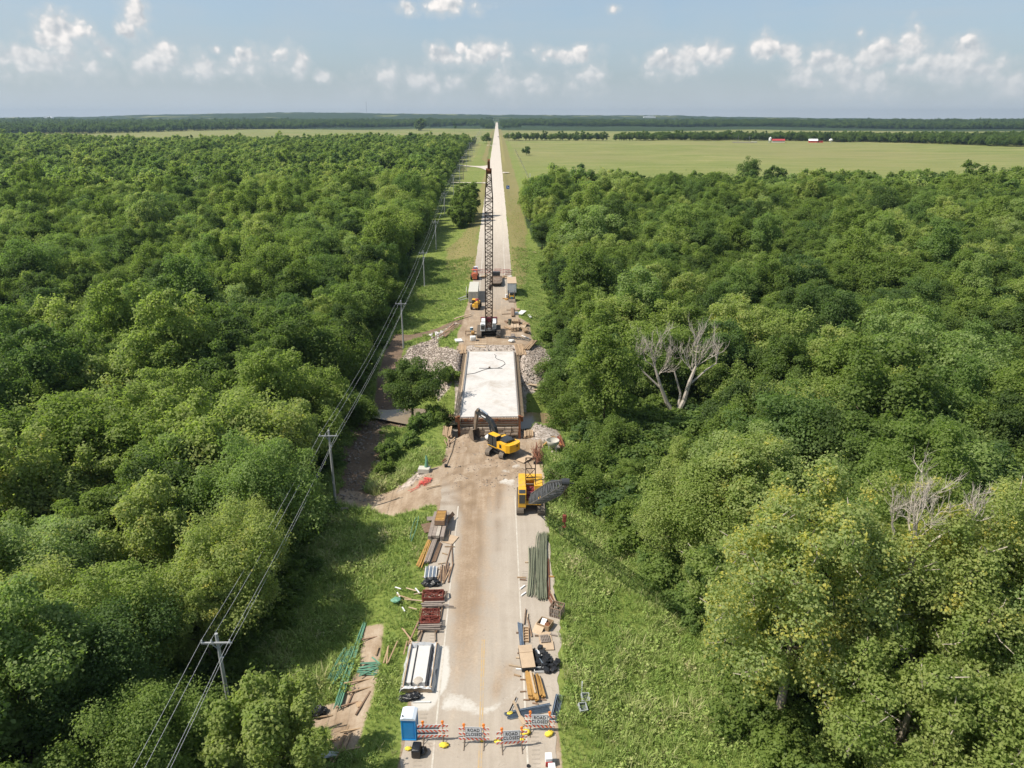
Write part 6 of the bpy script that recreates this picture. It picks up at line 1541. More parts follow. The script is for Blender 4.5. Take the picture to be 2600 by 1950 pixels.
for k, (x, y, a, l_, m_, lab) in enumerate([(3.05, 52.4, 1.5, .7, 'woodpale', 'upper pale stick poking out left of the plywood stack'), (2.6, 51.35, 1.33, 1.15, 'woodpale', 'long pale stick poking out left of the plywood stack'), (2.95, 50.95, 1.5, .6, 'white', 'short white stick at the near left of the plywood stack'),
        (2.75, 50.2, 1.2, .6, 'wood', 'bent scrap of wood on the stained patch below the plywood stack'), (2.98, 55.8, 1.5, .35, 'woodbrown', 'little block on the left of the narrow stud bundle'), (4.75, 55.35, 1.5, .35, 'woodbrown', 'little block left of the small pallet'), (6.35, 55.4, 1.3, .7, 'woodgrey', 'grey stick on the right of the small pallet'),
        (3.62, 64.6, 1.5, .95, 'wood', 'wooden crosspiece left of the green bars'), (3.75, 64.2, 1.4, .7, 'woodbrown', 'dark chip of wood below the wooden crosspiece'), (3.66, 62.9, -.7, .75, 'whiteclean', 'upper pale block left of the green bars'), (3.72, 61.75, -.75, .75, 'whiteclean', 'lower pale block left of the green bars'), (4.25, 67.4, 1.5, .35, 'woodpale', 'small pale block near the far end of the green bars'), (6.85, 64.7, 1.5, .6, 'woodgold', 'yellow block on the right of the green bars')]):
    item(MB().box((0, 0, .06), (.13, l_, .12)), 'wood_block', M[m_], lab, 'wood block', (x, y, max(ZR, gz(x, y)) + .01), a)
# coated bars
q = random.Random(17); ends = []
for k in range(30):
    t_ = k / 29; e = q.uniform(-.25, .25)
    if k < 17: ends.append(((4.05 + t_ * 2.0 + q.uniform(-.04, .04), 61.4 + e), (4.55 + t_ * 2.0 + q.uniform(-.05, .05), 70.2 + e), k % 3))
    else: ends.append(((4.05 + t_ * 2.05, 60.7 + e), (5.0 + t_ * 1.9, 73.2 + e), k % 3))
for k in range(14):
    t_ = k / 13; ends.append(((5.0 + t_ * 1.15 + q.uniform(-.05, .05), 60.9 + q.uniform(-.3, .3)), (5.6 + t_ * 1.3, 72.8 + q.uniform(-.4, .6)), 3))
beams('bar_bundle', 'long bundle of dull green coated reinforcing bars on the right shoulder', 'reinforcing bars', ends, (.06, .06), 'epoxy', ZR + .06, None, 'bar', 3, .18, .038)
beams('bar_bundle', 'short brown bars on the grass at the near end of the green bars', 'reinforcing bars', rowends((6.5, 60.0), (5.95, 61.8), (7.2, 60.1), (6.55, 62.0), 8, 1, .05, 3, .15), (.05, .05), 'rebar', gz(6.6, 61) + .08, None, 'bar', 2, .1, .035)
beams('bar_bundle', 'brown bars lying along the grass side of the green bars', 'reinforcing bars', rowends((6.1, 61.2), (6.5, 68), (6.5, 61.4), (6.8, 67.6), 7, 1, .08, 4, .5), (.05, .05), 'rebar', ZR + .05, None, 'bar', 2, .15, .035)
for k, (x, y, a, lab) in enumerate([(8.45, 47.3, .1, 'upper'), (8.1, 46.2, .25, 'lower')]):
    ob = open_box(f'{lab} of two open grey boxes lying in the right hand grass', (x, y, gz(x, y) + .35), a, .62, .66, .35, 'grey')
    ob.rotation_euler = (.35, .1, a)
item(MB().box((0, 0, .4), (.1, 1.5, .06), 0, 0, .2), 'plank', M['grey'], 'thin grey strip standing in the grass above the grey boxes', 'strip', (8.3, 48.3, gz(8.3, 48.3)), -.15)
# white and red blocks in the bottom right corner
for k, (x, y) in enumerate([(4.92, 41.0), (5.1, 40.05)]):
    t = thing('barrier_block', ['white block with a red end standing on the right shoulder', 'white block at the bottom border below the red ended one'][k], 'barrier block', (x, y, ZR), .04, 'white blocks on the right shoulder')
    MB().bbox((0, 0, .4), (.52, .62, .78), .03).build('body', M['whiteclean'], t); MB().bbox((0, -.325, .28), (.54, .06, .42), .015).build('end_panel', M['redpaint'], t)
item(MB().cyl((0, 0, .0), (0, 0, .1), .14, 14), 'cap', M['black'], 'black rubber cap lying on the white edge line', 'cap', (3.36, 40.75, ZR))
t = thing('wrapped_bundle', 'black plastic wrapped bundle with a tied lump on the left shoulder', 'bundle', (-5.3, 42.05, ZR), -.08)
MB().bbox((0, 0, .42), (.72, .95, .84), .14).build('body', M['blackplastic'], t, True); MB().blob((.5, .12, .3), (.6, .7, .6), 5, .35, 3).build('lump', M['blackplastic'], t, True)
# gear by the near right corner of the bridge
t = thing('bar_heap', 'tangled heap of rusty bars behind the yellow crane', 'bar heap', (6.85, 93.6, .0))
q = random.Random(8)
for k in range(46):
    a = q.uniform(-.55, .55) * (1 if k % 3 else 2); ln = q.uniform(2.2, 5.2); c = Vector((q.uniform(-.5, .5), q.uniform(-1.6, 1.2), .1 + .9 * q.random() ** 1.3)); d = Vector((math.sin(a) * .45, math.cos(a), q.uniform(-.16, .16))); n_ = Vector((q.uniform(-.3, .3), q.uniform(-.2, .2), q.uniform(0, .25)))
    MB().tube([c - d * ln / 2, c + n_, c + d * ln / 2], .035, 4).build('bar', M['rebar'], t)
MB().box((0, -2.0, .2), (1.3, .3, .35)).build('bearer', M['black'], t)
for k, (x, y, w_, l_, a, lab) in enumerate([(6.75, 89.0, 1.5, 4.4, .02, 'large plywood mat lying behind the yellow crane'), (5.0, 92.9, 1.4, 2.2, -.75, 'pale plywood sheet propped beside the heap of rusty bars'), (6.6, 85.6, .9, 2.2, .05, 'narrow plywood sheet right of the yellow crane')]):
    item(MB().box((0, 0, .06), (w_, l_, .06), 0, 0, .05 if k == 1 else 0), 'plywood_mat', M['ply'], lab, 'plywood', (x, y, gz(x, y) + (.12 if k != 1 else .25)), a)
t = thing('concrete_bucket', 'white funnel shaped concrete bucket on legs in the right hand grass', 'concrete bucket', (9.4, 97.2, gz(9.4, 97.2)), 0)
cb = MB(); n = 20; prof = [(.98, 1.5), (1.0, 1.42), (.9, 1.0), (.35, .35), (.3, .3)]
rings = [[(r_ * math.cos(2 * math.pi * k / n), r_ * math.sin(2 * math.pi * k / n), z) for k in range(n)] for r_, z in prof]
cb.add([v for rg in rings for v in rg], [(i * n + k, (i + 1) * n + k, (i + 1) * n + (k + 1) % n, i * n + (k + 1) % n) for i in range(len(prof) - 1) for k in range(n)])
inn = [(.94, 1.5), (.84, 1.0), (.3, .4)]; rings = [[(r_ * math.cos(2 * math.pi * k / n), r_ * math.sin(2 * math.pi * k / n), z) for k in range(n)] for r_, z in inn]
cb.add([v for rg in rings for v in rg], [(i * n + k, i * n + (k + 1) % n, (i + 1) * n + (k + 1) % n, (i + 1) * n + k) for i in range(len(inn) - 1) for k in range(n)])
cb.build('funnel', M['cream'], t, True)
for k in range(4): a = k * math.pi / 2 + .6; MB().bar((.75 * math.cos(a), .75 * math.sin(a), -.1), (.85 * math.cos(a), .85 * math.sin(a), 1.2), .08).build('leg', M['white'], t)
t = thing('ladder', 'yellow wooden ladder lying on the gravel right of the bridge', 'ladder', (10.25, 99.55, gz(10.25, 99.55) + .35), dirrz(-1.0, 3.6))
for x in (-.2, .2): MB().box((x, 0, 0), (.06, 4.2, .1)).build('side_rail', M['woodgold'], t)
for k in range(11): MB().cyl((-.2, -1.9 + k * .38, 0), (.2, -1.9 + k * .38, 0), .025, 6).build('rung', M['woodgold'], t)
def ibeam(label, a, b, m_, z=.0, h=.4):
    d = (b[0] - a[0], b[1] - a[1]); ln = math.hypot(*d); x, y = (a[0] + b[0]) / 2, (a[1] + b[1]) / 2
    mb = MB().box((0, 0, .02), (.28, ln, .03)).box((0, 0, h), (.28, ln, .03)).box((0, 0, h / 2 + .01), (.03, ln, h - .04))
    return item(mb, 'steel_beam', M[m_], label, 'steel beam', (x, y, gz(x, y) + .1 + z), dirrz(*d))
ibeam('rusty steel beam lying against the wood edge right of the bridge', (11.25, 97.2), (10.9, 102.4), 'rust')
ibeam('second rusty steel beam alongside the one at the wood edge', (10.9, 97.3), (10.5, 101.6), 'redrust')
item(MB().box((0, 0, .3), (.2, 1.7, .16), 0, 0, .15), 'timber', M['woodgold'], 'yellow timber propped left of the concrete bucket', 'timber', (8.35, 98.1, gz(8.35, 98.1)), dirrz(.8, 1.1))
beams('bar_bundle', 'thin pale sticks leaning between the rusty heap and the bucket', 'sticks', rowends((7.2, 96.6), (7.4, 99.2), (8.0, 96.4), (7.9, 98.9), 6, 1, .1, 9, .4), (.06, .06), 'wood', gz(7.6, 97.6) + .25, None, 'stick', 5, .05, .035)
t = thing('mixing_drum', 'small white drum on dark feet beside the excavator cab', 'drum', (-.35, 99.35, gz(-.35, 99.35) + .05), .3)
MB().blob((0, 0, .75), (1.1, 1.0, .85), 2, .08, 3).build('drum', M['white'], t, True)
for k in range(3): a = k * 2.1; MB().bar((.3 * math.cos(a), .3 * math.sin(a), -.1), (.35 * math.cos(a), .35 * math.sin(a), .6), .1).build('leg', M['black'], t)
item(MB().tube([(-.2, -.6, .1), (.3, -.3, .8), (-.1, .1, 1.0), (.45, .4, .5), (.2, .7, .15)], .035, 5).tube([(.3, -.5, .1), (.1, 0, .7), (-.3, .4, .2)], .035, 5), 'cable_coil', M['brownsteel'], 'coil of brown cable between the excavator and the bridge', 'cable', (2.7, 98.9, gz(2.7, 98.9)))
# ------------------------------------------------------------------ materials along the left shoulder
# lined washout box
t = thing('washout_box', 'wooden washout box lined with crumpled plastic and filled with white concrete', 'washout box', (-5.92, 51.2, .03), -.02)
W2, L2 = 1.18, 2.75
MB().box((0, -L2, .33), (2 * W2 + .3, .07, .62)).build('board', M['ply'], t); MB().box((0, L2, .33), (2 * W2 + .3, .07, .62)).build('board', M['ply'], t)
for s in (-1, 1): MB().box((s * W2, 0, .33), (.07, 2 * L2 - .08, .62)).build('board', M['ply'], t)
lin = MB(); nn, mm = 34, 15
from mathutils import noise as mnoise
gv = []
for i_ in range(nn):
    for j_ in range(mm):
        u, v = -1 + 2 * i_ / (nn - 1), -1 + 2 * j_ / (mm - 1)
        ex_, ey_ = v * (W2 + .33 + .18 * mnoise.noise(Vector((u * 2.5, v, 3)))), u * (L2 + .16 + .1 * mnoise.noise(Vector((u, v * 3, 9))))
        inside = max(abs(ex_) / W2, abs(ey_) / L2); z = .12 if inside < .86 else (.12 + (inside - .86) / .14 * .58 if inside < 1 else .70 - (inside - 1) * 2.2)
        z += .07 * mnoise.noise(Vector((ex_ * 3, ey_ * 3, 1))) + .04 * mnoise.noise(Vector((ex_ * 8, ey_ * 8, 1)))
        gv.append((ex_, ey_, max(.03, z)))
lin.add(gv, [(i_ * mm + j_, i_ * mm + j_ + 1, (i_ + 1) * mm + j_ + 1, (i_ + 1) * mm + j_) for i_ in range(nn - 1) for j_ in range(mm - 1)])
lin.build('plastic_liner', M['liner'], t)
MB().bbox((.1, .15, .34), (1.15, 4.6, .42), .05).build('concrete_slab', M['lime'], t); MB().bbox((-.85, .1, .27), (.5, 4.3, .3), .05).build('concrete_slab', M['lime'], t)
MB().box((-.53, .1, .36), (.09, 4.7, .5)).build('dark_strip', M['charcoal'], t); MB().box((.78, .1, .32), (.13, 5.2, .46)).build('dark_strip', M['charcoal'], t)  # two charcoal strips running lengthwise beside the white slabs
MB().blob((.05, -1.9, .5), (.95, .9, .25), 3, .4, 2).build('concrete_lump', M['concrete'], t)
item(MB().box((0, 0, .05), (.16, 1.5, .08)), 'plank', M['plank_white'], 'white board lying on the spilled cement by the toilet', 'plank', (-5.45, 47.3, .04), 1.57)
def heap(label, loc, parts_, m_, cat='plastic heap', name='plastic_sheet'):
    mb = MB()
    for (x, y, z, a, b, c, s) in parts_: mb.blob((x, y, z), (a, b, c), s, .75, 3, 0, 2.4)
    return item(mb, name, M[m_], label, cat, loc, 0, None)
heap('crumpled black plastic at the near end of the washout box', (-6.5, 47.75, .05), [(0, 0, .15, 1.5, .75, .5, 1), (.55, .1, .2, .8, .7, .5, 4), (-.5, -.1, .1, .9, .6, .3, 6)], 'blackplastic')
heap('black plastic heap at the end of the silver channels', (-6.1, 63.7, .05), [(0, 0, .25, 1.5, 1.1, .7, 2), (.6, -.2, .15, .9, .7, .4, 5), (-.45, -.15, .15, .9, .7, .4, 8)], 'blackplastic')
heap('crumpled black bag in the tall grass left of the dirt strip', (-14.5, 47.3, gz(-14.5, 47.3) + .15), [(0, 0, .25, 1.3, 1.1, .8, 3), (.5, .2, .2, .8, .7, .6, 7)], 'blackplastic', 'plastic bag', 'plastic_bag')
item(MB().blob((0, 0, .06), (1.6, .5, .2), 4, .6, 3), 'plastic_sheet', M['liner'], 'pale plastic film in the grass at the bottom of the dirt strip', 'plastic sheet', (-12.3, 42.6, gz(-12.3, 42.6) + .3))
# red scaffold frames
def frames(label, x, y, n, seed, w_=1.9, d_=1.3):
    t = thing('frame_stack', label, 'frame stack', (x, y, .04), .02, 'stacks of red shoring frames'); q = random.Random(seed)
    for k in range(n):
        z = .12 + k * .07; mb = MB(); j = q.uniform(-.12, .12)
        mb.tube([(-w_ / 2 + j, -d_ / 2, z), (w_ / 2 + j, -d_ / 2, z)], .035, 5).tube([(-w_ / 2 + j, d_ / 2, z), (w_ / 2 + j, d_ / 2, z)], .035, 5)
        mb.tube([(-w_ / 2 + j, -d_ / 2, z), (-w_ / 2 + j, d_ / 2, z)], .03, 5).tube([(w_ / 2 + j, -d_ / 2, z), (w_ / 2 + j, d_ / 2, z)], .03, 5)
        s = 1 if k % 2 else -1
        mb.tube([(-w_ / 2 + j, -s * d_ / 2, z + .02), (w_ / 2 + j, s * d_ / 2, z + .03)], .026, 5).tube([(q.uniform(-.8, .2), -d_ / 2, z + .03), (q.uniform(-.2, .9), d_ / 2, z + .04)], .026, 5)
        mb.tube([(-w_ / 2 + j, q.uniform(-.5, .5), z + .03), (w_ / 2 + j, q.uniform(-.5, .5), z + .03)], .026, 5)
        mb.build('frame', M['redrust'], t)
    return t
frames('stack of red shoring frames farthest up the road below the black plastic heap', -5.6, 61.35, 7, 1, 2.1, 1.35)
frames('flattest stack of red shoring frames, the middle of the three', -5.75, 58.6, 5, 2, 1.7, 1.1)
frames('stack of red shoring frames nearest to the washout box', -5.65, 57.25, 8, 3, 1.8, .95)
for k, (y, n, lab, ln) in enumerate([(60.0, 3, 'grey brown timbers laid across between the upper two red stacks', 2.1), (56.5, 4, 'grey brown timbers laid across the near end of the red stacks', 2.2)]):
    t = thing('timber_row', lab, 'timber', (-5.6, y, .05), 0)
    q = random.Random(k + 40)
    for j in range(n): MB().box((q.uniform(-.1, .2), -.38 + j * .25, .35 + .03 * j), (ln, .17, .17), q.uniform(-.07, .05)).build('timber', M['woodgrey'], t)
    for x in (-.7, .7): MB().box((x, 0, .14), (.15, 1.1, .24)).build('bearer', M['woodbrown'], t)
item(MB().box((0, 0, .1), (.12, 2.6, .14)), 'timber', M['woodbrown'], 'dark timber along the road side of the red frames', 'timber', (-4.62, 58.8, .04), -.04)
item(MB().box((0, 0, .3), (.12, 3.0, .1), 0, 0, .05), 'timber', M['woodgrey'], 'grey timber sticking out over the road side of the red frames', 'timber', (-4.9, 59.75, .04), 1.52)
for k, (x, y, a, lab) in enumerate([(-6.35, 55.2, -.12, 'left'), (-4.95, 55.5, .1, 'right')]):
    item(MB().box((0, 0, .1), (.12, 1.5, .12)), 'timber', M['brownsteel'], f'{lab} of two dark rails poking from under the nearest red frames', 'rail', (x, y, .04), a)
mb = MB()
for k in range(4): mb.tube([(.0 + k * .05, -.7, .2 + .1 * k), (.25 + k * .06, -.2, .55), (.3 + k * .05, .5, .35), (.05, .7, .2)], .03, 5)
item(mb, 'pipe_hoops', M['brownsteel'], 'bent steel hoops at the road side of the farthest red frames', 'hoops', (-4.65, 61.5, .04))
t = thing('metal_channels', 'silver channels and pale boards laid side by side above the black plastic heap', 'metal channels', (-6.25, 65.6, .05), .01)
for k in range(10): MB().box((-.62 + k * .135, random.uniform(-.1, .1), .16 + .03 * (k % 3)), (.09, 2.1, .09)).build('channel', M['galv' if k % 3 else 'plank_white'], t)
for yy in (-.7, .7): MB().box((0, yy, .06), (1.7, .1, .1)).build('bearer', M['wood'], t)
q = random.Random(51)
for k in range(9):
    x = -5.35 + k * .155; a = q.uniform(-.22, .12)
    item(MB().box((0, 0, .08), (.09, q.uniform(2.6, 3.8), .1)), 'plank', M['woodbrown' if k % 3 else 'wood'], 'narrow board in the fan of boards beside the silver channels', 'plank', (x, 65.2 + q.uniform(-.4, .5), .04 + .02 * (k % 3)), a, 'fan of boards beside the silver channels')
for k, (a, b, m_, lab) in enumerate([((-4.7, 67.2), (-4.35, 70.9), 'woodbrown', 'left leg of the thin boards crossed in a wedge on the left shoulder'), ((-4.0, 67.0), (-4.3, 71.2), 'woodbrown', 'right leg of the thin boards crossed in a wedge on the left shoulder'), ((-5.1, 70.7), (-3.95, 70.65), 'wood', 'upper thin cross stick on the left shoulder'), ((-5.3, 69.4), (-4.7, 69.1), 'wood', 'lower thin cross stick on the left shoulder'), ((-5.6, 67.3), (-4.8, 67.5), 'woodpale', 'pale scrap board at the end of the brown planks')]):
    d = (b[0] - a[0], b[1] - a[1]); item(MB().box((0, 0, .06), (.1, math.hypot(*d), .09)), 'plank', M[m_], lab, 'plank', ((a[0] + b[0]) / 2, (a[1] + b[1]) / 2, .04 + .05 * (k == 1)), dirrz(*d))
beams('lumber_stack', 'golden boards lying at the grass edge left of the grey rails', 'lumber', rowends((-8.0, 66.7), (-7.15, 71.9), (-7.3, 66.4), (-6.75, 71.7), 5, 1, .04, 11, .3), (.11, .09), 'woodgold', gz(-7.3, 69) + .32, None, 'board')
beams('timber_stack', 'long grey rails lying up the left shoulder', 'timber stack', rowends((-7.2, 67.4), (-6.45, 72.5), (-6.55, 67.4), (-5.95, 72.5), 4, 2, .02, 12, .1), (.15, .15), 'woodgrey', .1, None, 'rail')
beams('lumber_stack', 'brown planks between the grey rails and the road', 'lumber', rowends((-6.4, 67.6), (-5.8, 71.4), (-5.9, 67.9), (-5.45, 71.5), 4, 1, .03, 13, .2), (.12, .09), 'woodbrown', .08, None, 'plank')
t = thing('beam_stack', 'stack of large pale grey beams below the box of orange boards', 'beam stack', (-6.05, 74.6, .06), dirrz(.28, 5))
for L_ in range(2):
    for k in range(4): MB().box((-.72 + k * .45 + .1 * (k == 3), random.uniform(-.2, .2) - (.25 if k == 0 else 0), .25 + L_ * .36), (.42, 5.6, .33)).build('beam', M['woodgrey'] if (k + L_) % 3 else M['concrete'], t)
for yy in (-2, 1.8): MB().box((0, yy, .05), (1.9, .15, .1)).build('bearer', M['woodbrown'], t)
t = thing('board_box', 'dark open box of short orange boards on top of the grey beams', 'box', (-5.85, 75.2, .86), dirrz(.28, 5))
MB().box((0, 0, .06), (1.15, 2.4, .1)).build('floor', M['charcoal'], t)
for (dx, dy, a, b) in ((0, -1.2, 1.2, .06), (0, 1.2, 1.2, .06), (-.58, 0, .06, 2.36), (.58, 0, .06, 2.36)): MB().box((dx, dy, .38), (a, b, .62)).build('side', M['woodbrown'], t)
for k in range(7): MB().box((0, -.98 + k * .33, .62), (1.05, .24, .1)).build('board', M['woodgold'], t)
item(MB().box((0, 0, .55), (.5, 2.6, .06), 0, 0, .1, .9), 'panel', M['woodbrown'], 'plywood panel leaning on the road side of the orange board box', 'panel', (-4.95, 75.9, .1), -.35)
for k, (x, y, w_, l_, a, m_, lab, zz) in enumerate([(-7.35, 74.2, 1.25, 1.7, .35, 'woodbrown', 'brown plywood tile tilted in the grass left of the grey beams', .45), (-4.55, 72.2, 1.4, 1.7, -.4, 'ply', 'pale plywood sheet lying on the road side of the grey beams', .06), (-6.9, 76.2, 1.5, .9, .1, 'woodgrey', 'grey planks lying above the brown plywood tile', .5)]):
    item(MB().box((0, 0, .04), (w_, l_, .06), 0, 0, .12 if k == 0 else 0), 'panel', M[m_], lab, 'panel', (x, y, max(.02, gz(x, y) + zz)), a)
for k, x in enumerate((-4.98, -4.72)): item(MB().box((0, 0, .12), (.08, 1.6, .12)), 'plank', M['wood'], ['left', 'right'][k] + ' of two upright sticks between the grey beams and the road', 'plank', (x, 73.6, .04), -.03)
item(MB().blob((0, 0, .2), (.7, .6, .5), 6, .4, 2), 'scrap', M['concrete'], 'lump of concrete scrap behind the orange board box', 'scrap', (-5.75, 78.3, .03))
beams('bar_bundle', 'two thin green bars stuck in the grass above the left shoulder', 'reinforcing bars', [((-9.0, 71.0), (-8.7, 76.6), 0), ((-9.15, 71.5), (-8.95, 76.3), 1)], (.07, .07), 'green_bright', gz(-9, 73) + .75, None, 'bar', 1, .15, .04)
# litter of boards on the bank
q = random.Random(77)
for k, (x, y, a, l_, m_) in enumerate([(-8.6, 60.9, 1.2, 1.7, 'wood'), (-7.6, 60.5, 1.35, 1.9, 'woodpale'), (-8.0, 62.2, 1.05, 1.3, 'woodpale'), (-7.3, 62.0, .6, 1.0, 'whiteclean'), (-9.2, 61.3, .4, 1.0, 'whiteclean'), (-7.2, 61.6, 1.9, .9, 'woodpale'), (-7.5, 59.2, 1.2, .9, 'woodpale'), (-8.4, 59.0, .5, .7, 'whiteclean'), (-9.4, 62.5, 1.0, .8, 'whiteclean')]):
    item(MB().box((0, 0, .05), (.12, l_, .06), 0, 0, q.uniform(-.15, .15)), 'plank', M[m_], 'bleached scrap of board thrown on the grass left of the red frames', 'plank', (x, y, gz(x, y) + .4), a, 'scraps of board left of the red frames')
item(MB().blob((0, 0, .25), (1.0, .8, .5), 9, .6, 2), 'plastic_sheet', M['green_bright'], 'crumpled green netting in the grass left of the red frames', 'netting', (-9.3, 60.4, gz(-9.3, 60.4) + .25))
# dirt strip with lumber
beams('bar_bundle', 'long bright green bars along the left edge of the dirt strip', 'reinforcing bars', rowends((-13.0, 47.6), (-12.35, 58.3), (-12.3, 47.7), (-12.0, 58.2), 6, 2, .04, 21, .5), (.08, .08), 'green_bright', gz(-12.4, 53) + .25, None, 'bar', 1, .12, .05)
beams('bar_bundle', 'shorter bright green bars half hidden in the grass beside the long ones', 'reinforcing bars', rowends((-14.2, 50.2), (-13.5, 54.2), (-12.9, 50.4), (-12.5, 54.6), 8, 1, .05, 22, .4), (.08, .08), 'green_bright', gz(-13.3, 52) + .55, None, 'bar', 1, .1, .05)
q = random.Random(23); e_ = []
for k in range(9): a = q.uniform(1.25, 1.75); x, y = -10.6 + q.uniform(-.15, .15), 50.9 + k * .19; e_.append(((x - math.sin(a) * .95, y - math.cos(a) * .95), (x + math.sin(a) * .95, y + math.cos(a) * .95), k % 2))
e_ += [((-11.4, 50.6), (-9.8, 51.7), 2), ((-10.6, 53.0), (-9.6, 52.0), 2)]
beams('bar_bundle', 'small pile of pale green slats in the middle of the dirt strip', 'slats', e_, (.12, .05), 'green_bright', gz(-10.6, 51.8) + .08, None, 'slat')
LUM = [((-12.0, 55.6), (-10.2, 56.1)), ((-12.1, 48.9), (-10.0, 49.6)), ((-12.6, 50.0), (-10.1, 50.6)), ((-12.8, 47.4), (-10.2, 48.3)), ((-11.8, 44.6), (-10.0, 45.0)), ((-11.5, 42.6), (-9.9, 43.0)), ((-10.9, 46.4), (-10.1, 49.0)), ((-12.2, 41.4), (-11.3, 45.5)), ((-12.0, 41.1), (-10.9, 44.4)), ((-11.9, 42.0), (-11.35, 44.7)), ((-11.2, 42.6), (-10.95, 44.6)), ((-10.3, 53.2), (-10.2, 54.3)), ((-11.9, 47.6), (-11.6, 49.2)), ((-12.8, 44.2), (-11.6, 44.3)), ((-14.4, 46.8), (-13.0, 47.0)), ((-11.7, 51.6), (-10.9, 52.0))]
for k, (a, b) in enumerate(LUM):
    d = (b[0] - a[0], b[1] - a[1]); x, y = (a[0] + b[0]) / 2, (a[1] + b[1]) / 2
    item(MB().box((0, 0, .05), (.13, math.hypot(*d), .09)), 'plank', M['wood' if k % 3 else 'woodbrown'], 'loose brown board lying on the dirt strip in the grass', 'plank', (x, y, gz(x, y) + .03 + .05 * (k % 3)), dirrz(*d), 'loose boards on the dirt strip')
item(MB().box((0, 0, .05), (.5, .55, .05)), 'panel', M['wood'], 'small square board beside the long cross board on the dirt strip', 'panel', (-10.8, 47.6, gz(-10.8, 47.6) + .05), .5)
for k, (a, b) in enumerate([((-9.3, 51.6), (-9.15, 53.9)), ((-9.0, 51.5), (-9.2, 53.7)), ((-8.9, 51.6), (-8.4, 54.4)), ((-8.2, 56.2), (-7.2, 54.7)), ((-8.0, 56.0), (-7.0, 54.2)), ((-7.6, 52.6), (-7.5, 54.4))]):
    d = (b[0] - a[0], b[1] - a[1]); x, y = (a[0] + b[0]) / 2, (a[1] + b[1]) / 2
    item(MB().box((0, 0, .06), (.11, math.hypot(*d), .07)), 'plank', M['wood'], ['left board of the upright bundle between the dirt strip and the washout box', 'middle board of the upright bundle between the dirt strip and the washout box', 'right board of the upright bundle between the dirt strip and the washout box', 'upper slanting board in the grass above the washout box', 'lower slanting board in the grass above the washout box', 'thin pale board in the grass left of the washout box'][k], 'plank', (x, y, gz(x, y) + .42), dirrz(*d))
item(MB().box((0, 0, .5), (.14, 3.1, .12), 0, 0, .12), 'timber', M['woodbrown'], 'dark timber in the grass pointing at the nearest red frames', 'timber', (-7.05, 55.4, gz(-7, 55.4)), dirrz(.65, 2.6))
# by the haul track
t = thing('concrete_block', 'pale concrete block carrying a rolled green sheet by the haul track', 'block', (-9.3, 89.9, gz(-9.3, 89.9) + .05), -.12)
MB().bbox((0, 0, .35), (1.6, 1.1, .7), .05).build('block', M['cream'], t)
item(MB().tube([(0, 0, 0), (.05, .1, .9), (-.02, .3, 1.6)], [.3, .22, .1], 10), 'rolled_sheet', M['green_bright'], 'rolled green sheet standing on the pale concrete block', 'rolled sheet', (-9.0, 90.15, gz(-9.3, 89.9) + .75))
q = random.Random(9); mb = MB()
P0 = [(-10.7, 84.9), (-9.9, 85.6), (-9.7, 86.5), (-9.1, 86.3), (-8.8, 87.0), (-8.9, 87.8), (-8.2, 87.2), (-8.4, 86.5), (-9.0, 85.9), (-9.5, 86.9)]
for k in range(9):
    pts = [(x + q.uniform(-.35, .35), y + q.uniform(-.3, .3), gz(x, y) + .08 + q.random() * .22) for x, y in P0[k % 3:]]
    mb.tube(pts, .028, 4)
item(mb, 'fence_netting', M['redmesh'], 'tangle of red fence netting on the haul track', 'netting', (0, 0, 0))
hs = MB(); P = [(-6.25, 91.0), (-6.05, 93.0), (-5.75, 95.5), (-5.6, 98.0), (-5.45, 100.4)]; hs.tube([(x, y, gz(x, y) + .12) for x, y in P], .04, 5); item(hs, 'hose', M['charcoal'], 'thin dark hose running along the left of the muddy lot', 'hose')
item(MB().cyl((0, 0, 0), (0, 0, .35), .24, 14).cyl((.25, -.1, .02), (.6, -.1, .05), .16, 10), 'bucket', M['black'], 'small black bucket at the near end of the thin dark hose', 'bucket', (-6.3, 91.0, gz(-6.3, 91.0) + .03))
for k, (a, b, m_, lab) in enumerate([((-8.6, 84.6), (-6.7, 85.4), 'woodpale', 'white pipe lying on the haul track'), ((-7.0, 92.2), (-6.5, 93.2), 'redrust', 'short red bar at the edge of the muddy lot'), ((-25.5, 124.2), (-22.6, 125.2), 'woodgrey', 'fallen grey log at the creek below the left wood'), ((-21.6, 81.9), (-18.6, 82.3), 'woodgrey', 'grey timber lying at the foot of the second power pole')]):
    d = (b[0] - a[0], b[1] - a[1]); x, y = (a[0] + b[0]) / 2, (a[1] + b[1]) / 2; item(MB().tube([(0, -math.hypot(*d) / 2, .1), (0, math.hypot(*d) / 2, .12)], .09 if k < 2 else .2, 7), 'log' if k > 1 else 'pipe', M[m_], lab, 'log' if k > 1 else 'pipe', (x, y, gz(x, y) + (.1 if k < 3 else .35)), dirrz(*d))
# ------------------------------------------------------------------ beyond the bridge
def cont(label, x, y, w_, l_, h, m_, rz=0, z=None, ribs=True, name='storage_container', cat='container'):
    t = thing(name, label, cat, (x, y, (zroad(y) if z is None else z) + .12), rz)
    b_ = MB().box((0, 0, h / 2), (w_, l_, h)).build('body', M[m_], t)
    rb = MB()
    if ribs:
        n = 9
        for k in range(n): rb.box((-w_ / 2 + (k + .5) * w_ / n, -l_ / 2 - .03, h / 2), (w_ / n * .45, .06, h * .94))
        nl = int(l_ / .32)
        for k in range(nl):
            for s in (-1, 1): rb.box((s * (w_ / 2 + .025), -l_ / 2 + (k + .5) * l_ / nl, h / 2), (.05, l_ / nl * .5, h * .94))
        tag(rb.build('corrugation', M[m_], t), None, None, None, 'stuff')
    MB().bbox((0, 0, h + .04), (w_ + .08, l_ + .08, .09), .02).build('roof', M['cream' if m_ == 'cream' else 'ply'], t)
    return t
